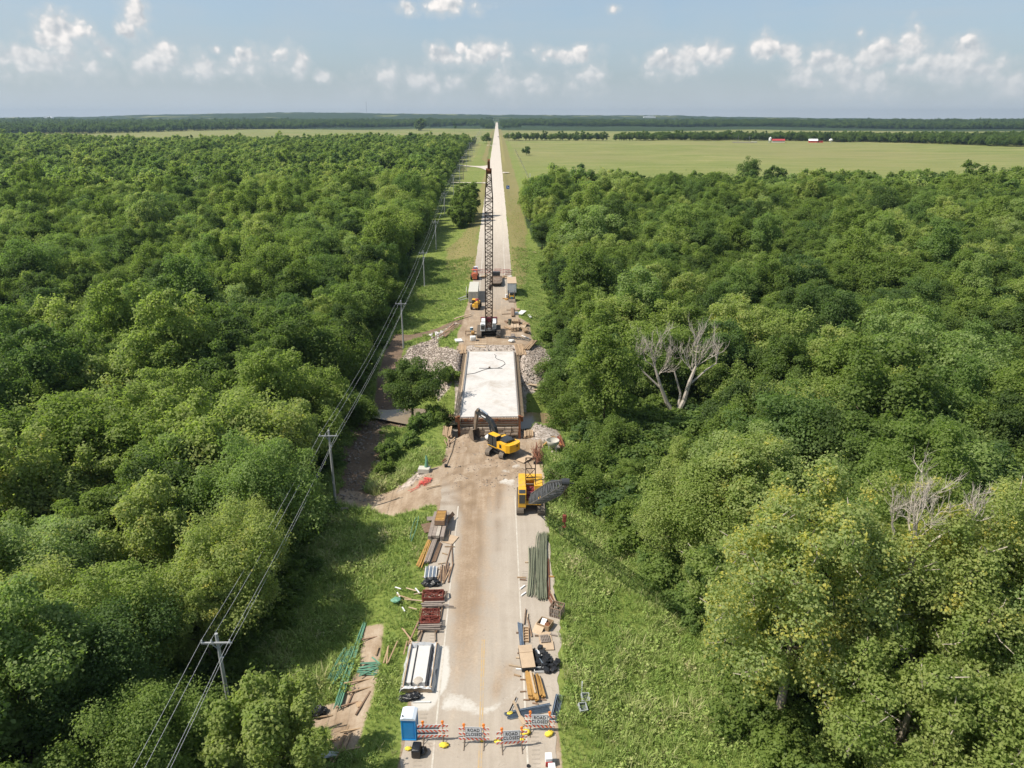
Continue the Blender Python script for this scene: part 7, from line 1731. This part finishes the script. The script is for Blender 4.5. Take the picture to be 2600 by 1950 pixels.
c1 = cont('cream ribbed shipping container parked on the left shoulder beyond the bridge', -5.4, 192.4, 2.5, 12.2, 2.75, 'cream')
for s in (-1, 1): MB().cyl((s * .35, -6.17, .2), (s * .35, -6.17, 2.6), .035, 6).build('lock_bar', M['galvpole'], c1)
item(MB().box((0, 0, 1.0), (.1, 6.0, 2.0)), 'panel', M['cream'], 'beige panel leaning against the left side of the cream container', 'panel', (-7.5, 193.5, zroad(193.5)), .03)
tr = cont('white box trailer with a grey roller door on the right shoulder beyond the bridge', 5.1, 197.0, 2.5, 8.4, 2.6, 'white', 0, zroad(197) + .85, False, 'box_trailer', 'trailer')
MB().box((0, -4.22, 1.3), (2.2, .05, 2.3)).build('roller_door', M['signwhite'], tr)
for k in range(9): MB().box((0, -4.25, .3 + k * .25), (2.2, .03, .05)).build('door_slat', M['grey'], tr)
fr = MB()
for s in (-1, 1): fr.box((s * 1.18, -4.24, 1.3), (.14, .06, 2.6))
fr.box((0, -4.24, 2.55), (2.5, .06, .12)).build('door_frame', M['galv'], tr)
wh = MB().cyl((-.16, 0, 0), (.16, 0, 0), .48, 16).mesh('wheel', M['tyre'])
for s in (-1, 1):
    for yy in (1.2, 2.4, -2.8): inst('wheel', wh, tr, (s * .95, yy, -.4))
MB().box((0, 0, -.15), (1.0, 8.0, .25)).build('chassis', M['charcoal'], tr)
# skid steer in front of the trailer
sk = thing('skid_steer', 'small dark loader with raised arms parked before the box trailer', 'loader', (4.95, 188.6, zroad(188.6) + .05), 0)
MB().bbox((0, .2, 1.0), (1.3, 2.2, .9), .06).build('body', M['yellow'], sk); MB().bbox((0, -.1, 1.75), (1.05, 1.2, .9), .06).build('cab', M['charcoal'], sk); MB().box((0, -.72, 1.75), (.85, .04, .7)).build('cab_window', M['glass'], sk)
for s in (-1, 1):
    MB().bar((s * .78, 1.1, 1.7), (s * .85, .6, 2.6), .16).bar((s * .85, .6, 2.6), (s * .75, -1.3, 1.0), .15).build('lift_arm', M['charcoal'], sk)
    for yy in (-.65, .75): inst('wheel', wh, sk, (s * .78, yy, .48))
MB().prism([(-1.35, .1), (-2.1, .1), (-2.05, .2), (-1.45, .7), (-1.3, .7)], -.9, .9, 'x').build('bucket', M['brownsteel'], sk)
MB().bbox((0, -.95, .95), (.7, .4, .45), .04).build('grille', M['teal'], sk)
for k, (x, y, w_, h, m_, lab) in enumerate([(3.5, 191.4, .6, .9, 'whiteclean', 'white drum standing left of the box trailer'), (3.05, 190.3, 1.3, .16, 'woodgold', 'golden boards on the pavement left of the small loader'), (3.6, 189.2, 1.0, .3, 'woodgold', 'short pile of golden boards in front of the white drum'), (3.9, 190.9, .5, .8, 'brownsteel', 'rusty drum between the white drum and the trailer')]):
    mb = MB().cyl((0, 0, 0), (0, 0, h), w_ / 2, 14) if 'drum' in lab else MB().box((0, 0, h / 4), (w_, .5, h / 2)).box((.1, .05, h * .75), (w_ * .9, .4, h / 2), .1)
    item(mb, 'drum' if 'drum' in lab else 'lumber_stack', M[m_], lab, 'drum' if 'drum' in lab else 'lumber', (x, y, zroad(y) + .05))
# telehandler
te = thing('telehandler', 'yellow telehandler with a red boom beside the cream container', 'telehandler', (-4.5, 180.9, zroad(180.9) + .03), -.12)
MB().bbox((0, 0, 1.05), (1.5, 4.2, .7), .06).build('body', M['yellow'], te); MB().bbox((-.55, -.1, 1.75), (.8, 1.5, 1.2), .06).build('cab', M['charcoal'], te); MB().box((-.55, -.1, 2.4), (.86, 1.6, .08)).build('cab_roof', M['yellow'], te)
MB().bar((.25, 1.8, 1.9), (.25, -1.6, 2.6), .42, .45).build('boom', M['pink'], te); MB().bbox((.35, -2.0, 1.3), (.95, .5, 1.5), .05).build('carriage', M['yellow'], te)
MB().bbox((.75, .2, 1.6), (.5, 1.4, .7), .05).build('engine_cover', M['yellow'], te)
w2 = MB().cyl((-.24, 0, 0), (.24, 0, 0), .66, 18).mesh('wheel', M['tyre'])
for s in (-1, 1):
    for yy in (-1.4, 1.4): inst('wheel', w2, te, (s * .95, yy, .66))
# orange red machine beyond the container
om = thing('forklift', 'faded orange forklift parked behind the cream container', 'forklift', (-5.8, 214.0, zroad(214) + .03), 0)
MB().bbox((0, 0, 1.1), (1.9, 3.6, 1.0), .08).build('body', M['orangered'], om); MB().bbox((.1, -2.0, 1.15), (1.3, .7, 1.7), .06).build('counterweight', M['orangered'], om)
cg = MB()
for (x, y) in ((-.8, -.8), (.8, -.8), (-.8, .8), (.8, .8)): cg.bar((x, y, 1.5), (x, y, 2.7), .12)
cg.box((0, 0, 2.75), (1.8, 1.8, .1)).build('canopy', M['orangered'], om)
ms = MB()
for x in (-.5, .5): ms.bar((x, 2.0, .2), (x, 2.0, 3.2), .16)
for z in (.8, 2.0, 3.1): ms.bar((-.5, 2.0, z), (.5, 2.0, z), .1)
ms.build('mast', M['orangered'], om)
for s in (-1, 1):
    for yy in (-1.3, 1.3): inst('wheel', w2, om, (s * 1.0, yy, .66))
# low flatbed / hopper
fb = thing('flatbed_trailer', 'brown loaded flatbed trailer on the road beyond the tall crane', 'trailer', (.75, 208.6, zroad(208.6) + .05), 0)
MB().prism([(-1.2, -5.2), (1.2, -5.2), (1.75, -3.6), (1.75, 4.0), (-1.75, 4.0), (-1.75, -3.6)], .75, 1.15).build('deck', M['brownsteel'], fb)
MB().blob((0, -.4, 1.15), (3.0, 7.2, .32), 3, .5, 3, 0, 2.2).build('load', M['brownsteel'], fb)
for yy in (-3.2, -1.0, 1.6, 3.4): MB().box((0, yy, 1.22), (3.2, .35, .16), .06).build('bearer', M['woodbrown'], fb)
MB().bbox((0, 4.6, 1.6), (2.3, 1.3, 1.6), .08).build('headboard', M['charcoal'], fb)
for s in (-1, 1):
    for yy in (-3.0, -1.8, 2.6): inst('wheel', wh, fb, (s * 1.3, yy, .45))
q = random.Random(61)
def stack_thing(lab, x, y, w_, l_, h, n, m_, rz=0, cat='lumber', name='lumber_stack'):
    t = thing(name, lab, cat, (x, y, max(gz(x, y), zroad(y)) + .05), rz)
    for L_ in range(max(1, int(h / .16))):
        for k in range(n): MB().box((-w_ / 2 + (k + .5) * w_ / n, q.uniform(-.15, .15), .1 + L_ * .16), (w_ / n * .85, l_, .13), q.uniform(-.03, .03)).build('board', M[m_], t)
    return t
stack_thing('long reddish planks lying up the right shoulder behind the tall crane', 4.95, 176.2, .75, 8.2, .4, 4, 'woodbrown')
stack_thing('low pile of boards right of the long reddish planks', 6.2, 179.2, 1.3, 1.8, .3, 5, 'wood')
stack_thing('stacked plywood forms with pale tops on the right shoulder by the tall crane', 5.15, 161.2, 1.95, 3.2, 1.1, 3, 'ply')
stack_thing('dark sided crate of boards behind the pale plywood forms', 5.3, 166.6, 1.6, 1.9, .8, 4, 'wood')
stack_thing('brown boards on edge beside the dark sided crate', 6.4, 166.3, .5, 2.2, .9, 3, 'woodbrown')
stack_thing('jumbled golden boards at the grass edge by the plywood forms', 7.6, 165.8, 1.6, 2.4, .3, 6, 'wood', -.5)
stack_thing('leaning boards right of the plywood forms', 7.6, 159.8, 1.1, 2.6, .5, 5, 'wood', .15)
stack_thing('pale plank stack between the leaning boards and the forms', 7.1, 162.4, 1.3, 2.0, .5, 4, 'woodpale', -.2)
stack_thing('scattered boards in front of the plywood forms', 4.6, 155.8, 3.2, .9, .2, 5, 'woodgrey', 1.55)
stack_thing('broken boards left of the plywood forms', 3.6, 162.4, .9, 2.6, .3, 4, 'wood', .5)
stack_thing('pile of loose sticks at the left of the dark sided crate', 3.45, 167.4, .9, 1.6, .4, 4, 'woodbrown', .4)
for k, (a, b, m_, lab) in enumerate([((2.2, 174.6), (4.4, 175.0), 'woodbrown', 'lower thin bar lying across the road by the reddish planks'), ((3.4, 178.6), (4.5, 178.6), 'woodbrown', 'upper thin bar lying across the road by the reddish planks'), ((6.6, 156.0), (8.2, 153.6), 'whiteclean', 'white pipe lying on the grass edge right of the tall crane'), ((2.9, 155.0), (6.2, 154.6), 'galvpole', 'grey pipe lying in front of the scattered boards')]):
    d = (b[0] - a[0], b[1] - a[1]); x, y = (a[0] + b[0]) / 2, (a[1] + b[1]) / 2; item(MB().tube([(0, -math.hypot(*d) / 2, .1), (0, math.hypot(*d) / 2, .1)], .09, 6), 'pipe', M[m_], lab, 'pipe', (x, y, max(gz(x, y), zroad(y)) + .04), dirrz(*d))
item(MB().box((0, 0, .3), (1.5, 2.6, .08), 0, 0, .15), 'panel', M['plank_white'], 'large pale panel on the grass edge beyond the forms', 'panel', (7.2, 175.0, gz(7.2, 175) + .2), -.5)
item(MB().box((0, 0, .3), (.5, 1.6, .08), 0, 0, .2), 'panel', M['plank_white'], 'small pale panel in the weeds right of the large one', 'panel', (9.2, 173.4, gz(9.2, 173.4) + .2), .3)
item(MB().bbox((0, 0, .3), (.8, 1.0, .6), .05), 'tool_box', M['galv'], 'blue grey tool box beside the reddish planks', 'tool box', (5.9, 174.6, zroad(174.6) + .05))
bn = thing('waste_bin', 'dark olive bin standing by the dark sided crate', 'bin', (4.05, 165.6, zroad(165.6) + .04))
MB().cyl((0, 0, 0), (0, 0, 1.25), .38, 16, 0, .42).build('body', M['olivebin'], bn); MB().cyl((0, 0, 1.25), (0, 0, 1.32), .45, 16).build('rim', M['charcoal'], bn)
dr = thing('barrel', 'blue barrel with a white lid left of the tall crane', 'barrel', (-4.95, 159.6, zroad(159.6) + .04))
MB().cyl((0, 0, 0), (0, 0, 1.0), .36, 16).build('body', M['teal'], dr); MB().cyl((0, 0, 1.0), (0, 0, 1.08), .37, 16).build('lid', M['whiteclean'], dr)
sw = thing('work_table', 'rough wooden work table left of the tall crane', 'work table', (-5.2, 156.8, .04), .1)
MB().box((0, .6, .95), (2.2, .5, .08)).build('top', M['wood'], sw); MB().box((.6, 0, .55), (.7, .9, .5)).build('box', M['woodgold'], sw)
for (x, y) in ((-1, .8), (1, .8), (-1, -.6), (1, .3)): MB().bar((x, y, 0), (x, y, .95), .12).build('leg', M['woodbrown'], sw)
MB().bar((-1, .8, .6), (-1, -.6, .6), .1).bar((-1, .8, .6), (1, .8, .6), .1).build('brace', M['woodbrown'], sw)
wb = thing('bulk_bag', 'full white bulk bag in front of the wooden work table', 'bulk bag', (-4.4, 152.6, .03), .1)
MB().bbox((0, 0, .52), (1.3, 1.15, 1.05), .16).build('bag', M['white'], wb, True)
for (x, y) in ((-.45, -.4), (.45, -.4), (-.45, .4), (.45, .4)): MB().tube([(x, y, 1.0), (x, y, 1.15), (x * .7, y * .7, 1.0)], .035, 4).build('strap', M['cream'], wb)
# far row of barricades and rubble across the road
BARS_FAR = [(-4.5, 219.6), (-1.9, 220.0), (1.2, 220.2), (3.8, 219.6), (4.6, 217.6)]
for k, (x, y) in enumerate(BARS_FAR):
    t = thing('barricade', 'distant striped barricade, ' + ['leftmost in the far row across the road', 'second from the left in the far row, left of the tall boom', 'middle one of the far row, right of the tall boom', 'second from the right in the far row', 'rightmost, set before the far row'][k], 'barricade', (x, y, zroad(y) + .05), [.05, -.04, .03, -.05, .3][k], 'striped road barricades')
    for s in (-1, 1): inst('post', POSTM, t, (s * .78, 0, 0))
    for j, z in enumerate((.5, 1.02, 1.52)): inst('rail', RAIL_A if (k + j) % 2 else RAIL_B, t, (0, -.045, z))
for k, (x, y, w_, m_) in enumerate([(2.4, 214.8, 1.6, 'wood'), (4.2, 214.2, 1.8, 'woodpale'), (3.2, 216.0, 1.4, 'wood'), (5.0, 215.6, 1.2, 'lime'), (-3.4, 215.4, 1.3, 'wood'), (-2.6, 217.0, 1.0, 'woodpale')]):
    item(MB().box((0, 0, .15), (w_, .9, .28), q.uniform(-.6, .6)).box((.2, .1, .35), (w_ * .7, .5, .14), q.uniform(-.8, .8)), 'scrap_heap', M[m_], 'low heap of scrap boards before the far barricades', 'scrap heap', (x, y, zroad(y) + .04), 0, 'scrap heaps before the far barricades')
for k, (x, y, a, l_) in enumerate([(-8.4, 190.4, -.55, 4.2), (-8.0, 188.0, -.7, 2.8), (-7.4, 171.6, -.75, 5.4), (-8.2, 170.6, -.7, 4.2)]):
    item(MB().box((0, 0, .2), (.3, l_, .12)), 'plank', M['woodpale' if k > 1 else 'galvpole'], ['long grey pole in the grass left of the container', 'short grey pole in the grass left of the container', 'upper of two pale beams on the grass by the left track', 'lower of two pale beams on the grass by the left track'][k], 'plank' if k > 1 else 'pole', (x, y, gz(x, y) + .35), a)
t = thing('stone_heap', 'heap of pale stone beside the brown planks on the left bank', 'stone heap', (-12.4, 161.4, gz(-12.4, 161.4) + .05))
for k in range(40):
    a, r_ = q.uniform(0, 6.28), q.random() ** .6; MB().blob((r_ * 2.6 * math.cos(a), r_ * 3.0 * math.sin(a), .5 * (1 - r_)), (q.uniform(.4, .9),) * 2 + (.5,), k, .4, 1).build('stone', M['lime'] if k % 3 else M['rock'], t)
# signs along the far road
sg = thing('road_sign', 'small blue road sign on the right verge of the far road', 'road sign', (7.6, 446, gz(7.6, 446)))
MB().bar((0, 0, 0), (0, 0, 2.4), .08).build('post', M['galvpole'], sg); MB().box((0, -.05, 2.9), (1.9, .04, 1.9)).build('panel', M['signblue'], sg); MB().box((-.2, -.08, 3.1), (.7, .02, .25), 0, 0, 0, .5).box((.2, -.08, 2.7), (.6, .02, .25)).build('symbol', M['signwhite'], sg)
ca_ = thing('parked_car', 'tiny dark car on the right side of the distant road', 'car', (3.6, 1560, zroad(1560) + 1.0), 0)
MB().bbox((0, 0, .75), (1.9, 4.6, .9), .2).build('body', M['car'], ca_); MB().bbox((0, -.1, 1.4), (1.6, 2.4, .7), .2).build('cabin', M['glass'], ca_)
for s in (-1, 1):
    for yy in (-1.4, 1.4): inst('wheel', wh, ca_, (s * .85, yy, .35))
mk = thing('marker_post', 'white marker post in the grass at the edge of the right pasture', 'marker post', (26.0, 560, gz(26, 560)))
MB().bar((0, 0, 0), (0, 0, 3.0), .5, .3).build('post', M['white'], mk)

# ------------------------------------------------------------------ power line
POLE_Y = [(-20.2, 44.2, 11.6), (-20.3, 82.7, 11.9), (-20.2, 154, 11.3), (-20.6, 209, 11.4), (-21.3, 262, 11), (-23.8, 345, 11), (-24.6, 432, 12), (-24.4, 505, 13.5), (-23.6, 540, 16.5), (-24.8, 625, 17), (-25.8, 740, 18), (-26.2, 815, 16), (-27, 920, 16), (-27.5, 1010, 17), (-28.2, 1110, 17), (-29, 1230, 17), (-30, 1370, 18), (-31, 1520, 18)]
def pole(label, x, y, h, m_, arm=True):
    z = gz(x, y); t = thing('utility_pole', label, 'utility pole', (x, y, z - .3), 0, 'utility poles along the left verge')
    MB().tube([(0, 0, 0), (0, 0, h)], [.17 + .002 * h, .12], 10).build('pole', M[m_], t)
    if arm:
        ar = MB().box((0, -.18, h - .72), (2.35, .11, .13)).bar((-.55, -.12, h - .75), (0, -.1, h - 1.35), .05).bar((.55, -.12, h - .75), (0, -.1, h - 1.35), .05).build('crossarm', M['galvpole'], t)
        for ix in (-1.1, -.38, 1.0): MB().cyl((ix, -.18, h - .66), (ix, -.18, h - .44), .055, 8).build('insulator', M['insul'], ar)
        MB().box((.16, -.05, h - 2.2), (.2, .12, .1)).build('bracket', M['galvpole'], t)
    return t
order_w = ['nearest', 'second nearest', 'third', 'fourth', 'fifth', 'sixth', 'seventh', 'eighth', 'ninth', 'tenth', 'eleventh', 'twelfth', 'thirteenth', 'fourteenth', 'fifteenth', 'sixteenth', 'seventeenth', 'eighteenth']
where_w = ['half hidden by a small bright tree', 'by the haul track', 'at the far bank of the creek', 'beside the cream container', 'beyond the container', 'beside the roadside clump of trees', 'in the shade behind the roadside clump', 'at the narrow gravel drive', 'just past the narrow drive', 'before the flared side road', 'past the flared side road', 'past the flared side road', 'far up the verge', 'far up the verge', 'far up the verge', 'by the round roadside tree', 'beyond the round roadside tree', 'farthest of the line']
for k, (x, y, h) in enumerate(POLE_Y): pole(f'{order_w[k]} pole of the power line on the left, {where_w[k]}', x, y, h, 'galvpole' if k < 6 else ('woodpole' if k == 8 else 'galvpole'))
pts_at = lambda k, ix: Vector((POLE_Y[k][0] + ix, POLE_Y[k][1] - .18, gz(POLE_Y[k][0], POLE_Y[k][1]) - .3 + POLE_Y[k][2] - .42))
ext = [(-20.2, 5.0, 11.6)]
for w_i, (ix, dz) in enumerate([(-1.1, 0), (-.38, 0), (1.0, 0), (.28, -1.75)]):
    mb = MB()
    P = [Vector((-20.2 + ix, 2.0, gz(-20.2, 2) + 10.9 + dz))] + [pts_at(k, ix) + Vector((0, 0, dz)) for k in range(len(POLE_Y))]
    for a, b in zip(P[:-1], P[1:]):
        n = 8 if b.y < 700 else 3; sag = min(1.1, (b - a).length * .012)
        mb.tube([a.lerp(b, j / n) - Vector((0, 0, sag * 4 * (j / n) * (1 - j / n))) for j in range(n + 1)], .0125, 4, cap=False)
    item(mb, 'power_cable', M['wire'], ['outermost overhead cable on the forest side of the crossarms', 'inner overhead cable beside the pole tops', 'overhead cable on the road side of the crossarms', 'lower overhead cable slung under the crossarms'][w_i], 'cable')
for k, (x, y, h, lab) in enumerate([(39.0, 456, 13.5, 'bare wooden pole standing in the right pasture'), (20.5, 1290, 18, 'left pole at the end of the far belt of trees'), (24, 1330, 18, 'right pole at the end of the far belt of trees')]):
    t = thing('utility_pole', lab, 'utility pole', (x, y, gz(x, y) - .2)); MB().tube([(0, 0, 0), (0, 0, h)], [.2, .14], 8).build('pole', M['woodpole'], t)
    if k == 0: MB().bbox((0, -.1, h - .1), (.4, .3, .5), .05).build('fitting', M['galvpole'], t)
# pasture fences: posts and wires
for s, (xa, y0, y1, lab) in enumerate([(24.5, 440, 980, 'wire fence with wooden posts along the right pasture')]):
    t = thing('pasture_fence', lab, 'fence', (xa, y0, gz(xa, y0))); n = 60; z0 = gz(xa, y0); pm = MB().bar((0, 0, -.2), (0, 0, 1.4), .16).mesh('fence_post', M['woodpole'])
    for k in range(n): y = y0 + (y1 - y0) * k / n; inst('fence_post', pm, t, (0, y - y0, gz(xa, y) - z0))
    for z in (.5, .9, 1.3): MB().tube([(0, (y1 - y0) * k / n, gz(xa, y0 + (y1 - y0) * k / n) - z0 + z) for k in range(n)], .02, 3).build('fence_wire', M['wire'], t)

# ------------------------------------------------------------------ farm
def farm_building(label, x, y, rz, w_, l_, h, rise, mw, mr, doors):
    t = thing('farm_building', label, 'farm building', (x, y, gz(x, y) - .2), rz)
    MB().prism([(-w_ / 2, 0), (w_ / 2, 0), (w_ / 2, h), (0, h + rise), (-w_ / 2, h)], -l_ / 2, l_ / 2, 'y').build('wall', M[mw], t)
    rf = MB()
    for s in (-1, 1):
        a, b = (s * (w_ / 2 + .5), h - .2), (0, h + rise + .25); rf.prism([a, b, (b[0], b[1] + .3), (a[0], a[1] + .3)], -l_ / 2 - .5, l_ / 2 + .5, 'y')
    rf.build('roof', M[mr], t)
    for (dx, dz, dw, dh) in doors: MB().box((dx, -l_ / 2 - .06, dz), (dw, .1, dh)).build('door', M['charcoal'], t)
    for k in range(5): MB().box((w_ / 2 + .06, -l_ / 2 + l_ * (k + .5) / 5, h * .55), (.1, 1.4, 1.2)).build('window', M['charcoal'], t)
    return t
farm_building('long cream farm building with a red roof at the far side of the right pasture', 459, 1214, 1.32, 8, 19, 3.4, 2.0, 'cream', 'redroof', [(-1, 1.3, 2, 2.6)])
farm_building('red barn with a white roof at the far side of the right pasture', 510, 1200, 1.25, 8, 13, 3.2, 2.0, 'barnred', 'whitewash', [])
item(MB().box((0, 0, 1.2), (8, 5, 2.4)).box((0, 0, 2.5), (8.6, 5.6, .25)), 'farm_shed', M['redpaint'], 'low red lean-to attached to the right end of the barn', 'shed', (520.5, 1197, gz(520, 1197) - .2), -.3)
def tank(label, x, y, h, r_, flat):
    t = thing('water_tank', label, 'water tank', (x, y, gz(x, y) - .2), 0, 'white tanks by the farm')
    if flat:
        MB().cyl((0, 0, h), (0, 0, h + r_ * 1.7), r_, 20).cyl((0, 0, h + r_ * 1.7), (0, 0, h + r_ * 2.5), r_, 20, 0, .3).build('tank', M['whiteclean'], t, False)
        for k in range(4): a = k * math.pi / 2 + .7; MB().bar((r_ * .9 * math.cos(a), r_ * .9 * math.sin(a), 0), (r_ * .9 * math.cos(a), r_ * .9 * math.sin(a), h), .5).build('leg', M['grey'], t)
    else:
        MB().blob((0, 0, h), (2 * r_, 2 * r_, 1.7 * r_), 1, .0, 3).build('tank', M['white'], t, True); MB().cyl((0, 0, 0), (0, 0, h), r_ * .35, 14, 0, r_ * .28).build('leg', M['white'], t)
tank('white flat sided tank on legs left of the cream farm building', 447.5, 1220, 3.6, 2.2, True)
tank('round white tank on one stem right of the red barn', 537, 1196, 4.0, 2.9, False)
for k, (x, y, h, lab) in enumerate([(398, 1230, 11, 'left'), (416, 1228, 10, 'right')]):
    t = thing('utility_pole', lab + ' of two thin poles in the farm yard', 'utility pole', (x, y, gz(x, y))); MB().bar((0, 0, 0), (0, 0, h), .3).build('pole', M['galvpole'], t)
t = thing('yard_wall', 'low pale wall and pens in the farm yard left of the tanks', 'wall', (405, 1226, gz(405, 1226))); MB().box((0, 0, 1), (34, .4, 1.5), -.15).build('wall', M['concrete'], t); MB().bbox((20, 4, .9), (8, 6, 2), .2).build('shed', M['cream'], t)
t = thing('radio_mast', 'hair thin radio mast on the horizon left of the road', 'radio mast', (-1090, 6400, gz(-1090, 6400))); MB().bar((0, 0, -5), (0, 0, 95), 1.6).build('mast', M['galvpole'], t)
q = random.Random(5)
for k, (x, y, w_, lab) in enumerate([(-3150, 5400, 60, 'long white shed far off at the left under the hills'), (-3500, 5200, 40, 'small white shed far off at the left border'), (1130, 5600, 90, 'white domed sheds far off on the right horizon')]):
    t = thing('farm_shed', lab, 'shed', (x, y, gz(x, y) + 2)); MB().prism([(-w_ / 2, 0), (w_ / 2, 0), (w_ / 2, 9), (0, 15), (-w_ / 2, 9)], -12, 12, 'y').build('wall', M['whitewash'], t)
HAZE = 0.00007
# ------------------------------------------------------------------ air
mb = MB(); mb.box((0, 4050, 62), (19600, 8900, 154))
hz = mb.build('haze', []); tag(hz, 'thin summer haze over the whole country', None, None, 'stuff')
hm = bpy.data.materials.new('haze'); hm.use_nodes = True; w = NT(hm.node_tree)
pv = w.n('ShaderNodeVolumePrincipled', {'Color': (.37, .50, .67, 1), 'Density': HAZE, 'Anisotropy': .25})
w.n('ShaderNodeOutputMaterial', {'Volume': pv.outputs[0]})
hz.data.materials.append(hm)
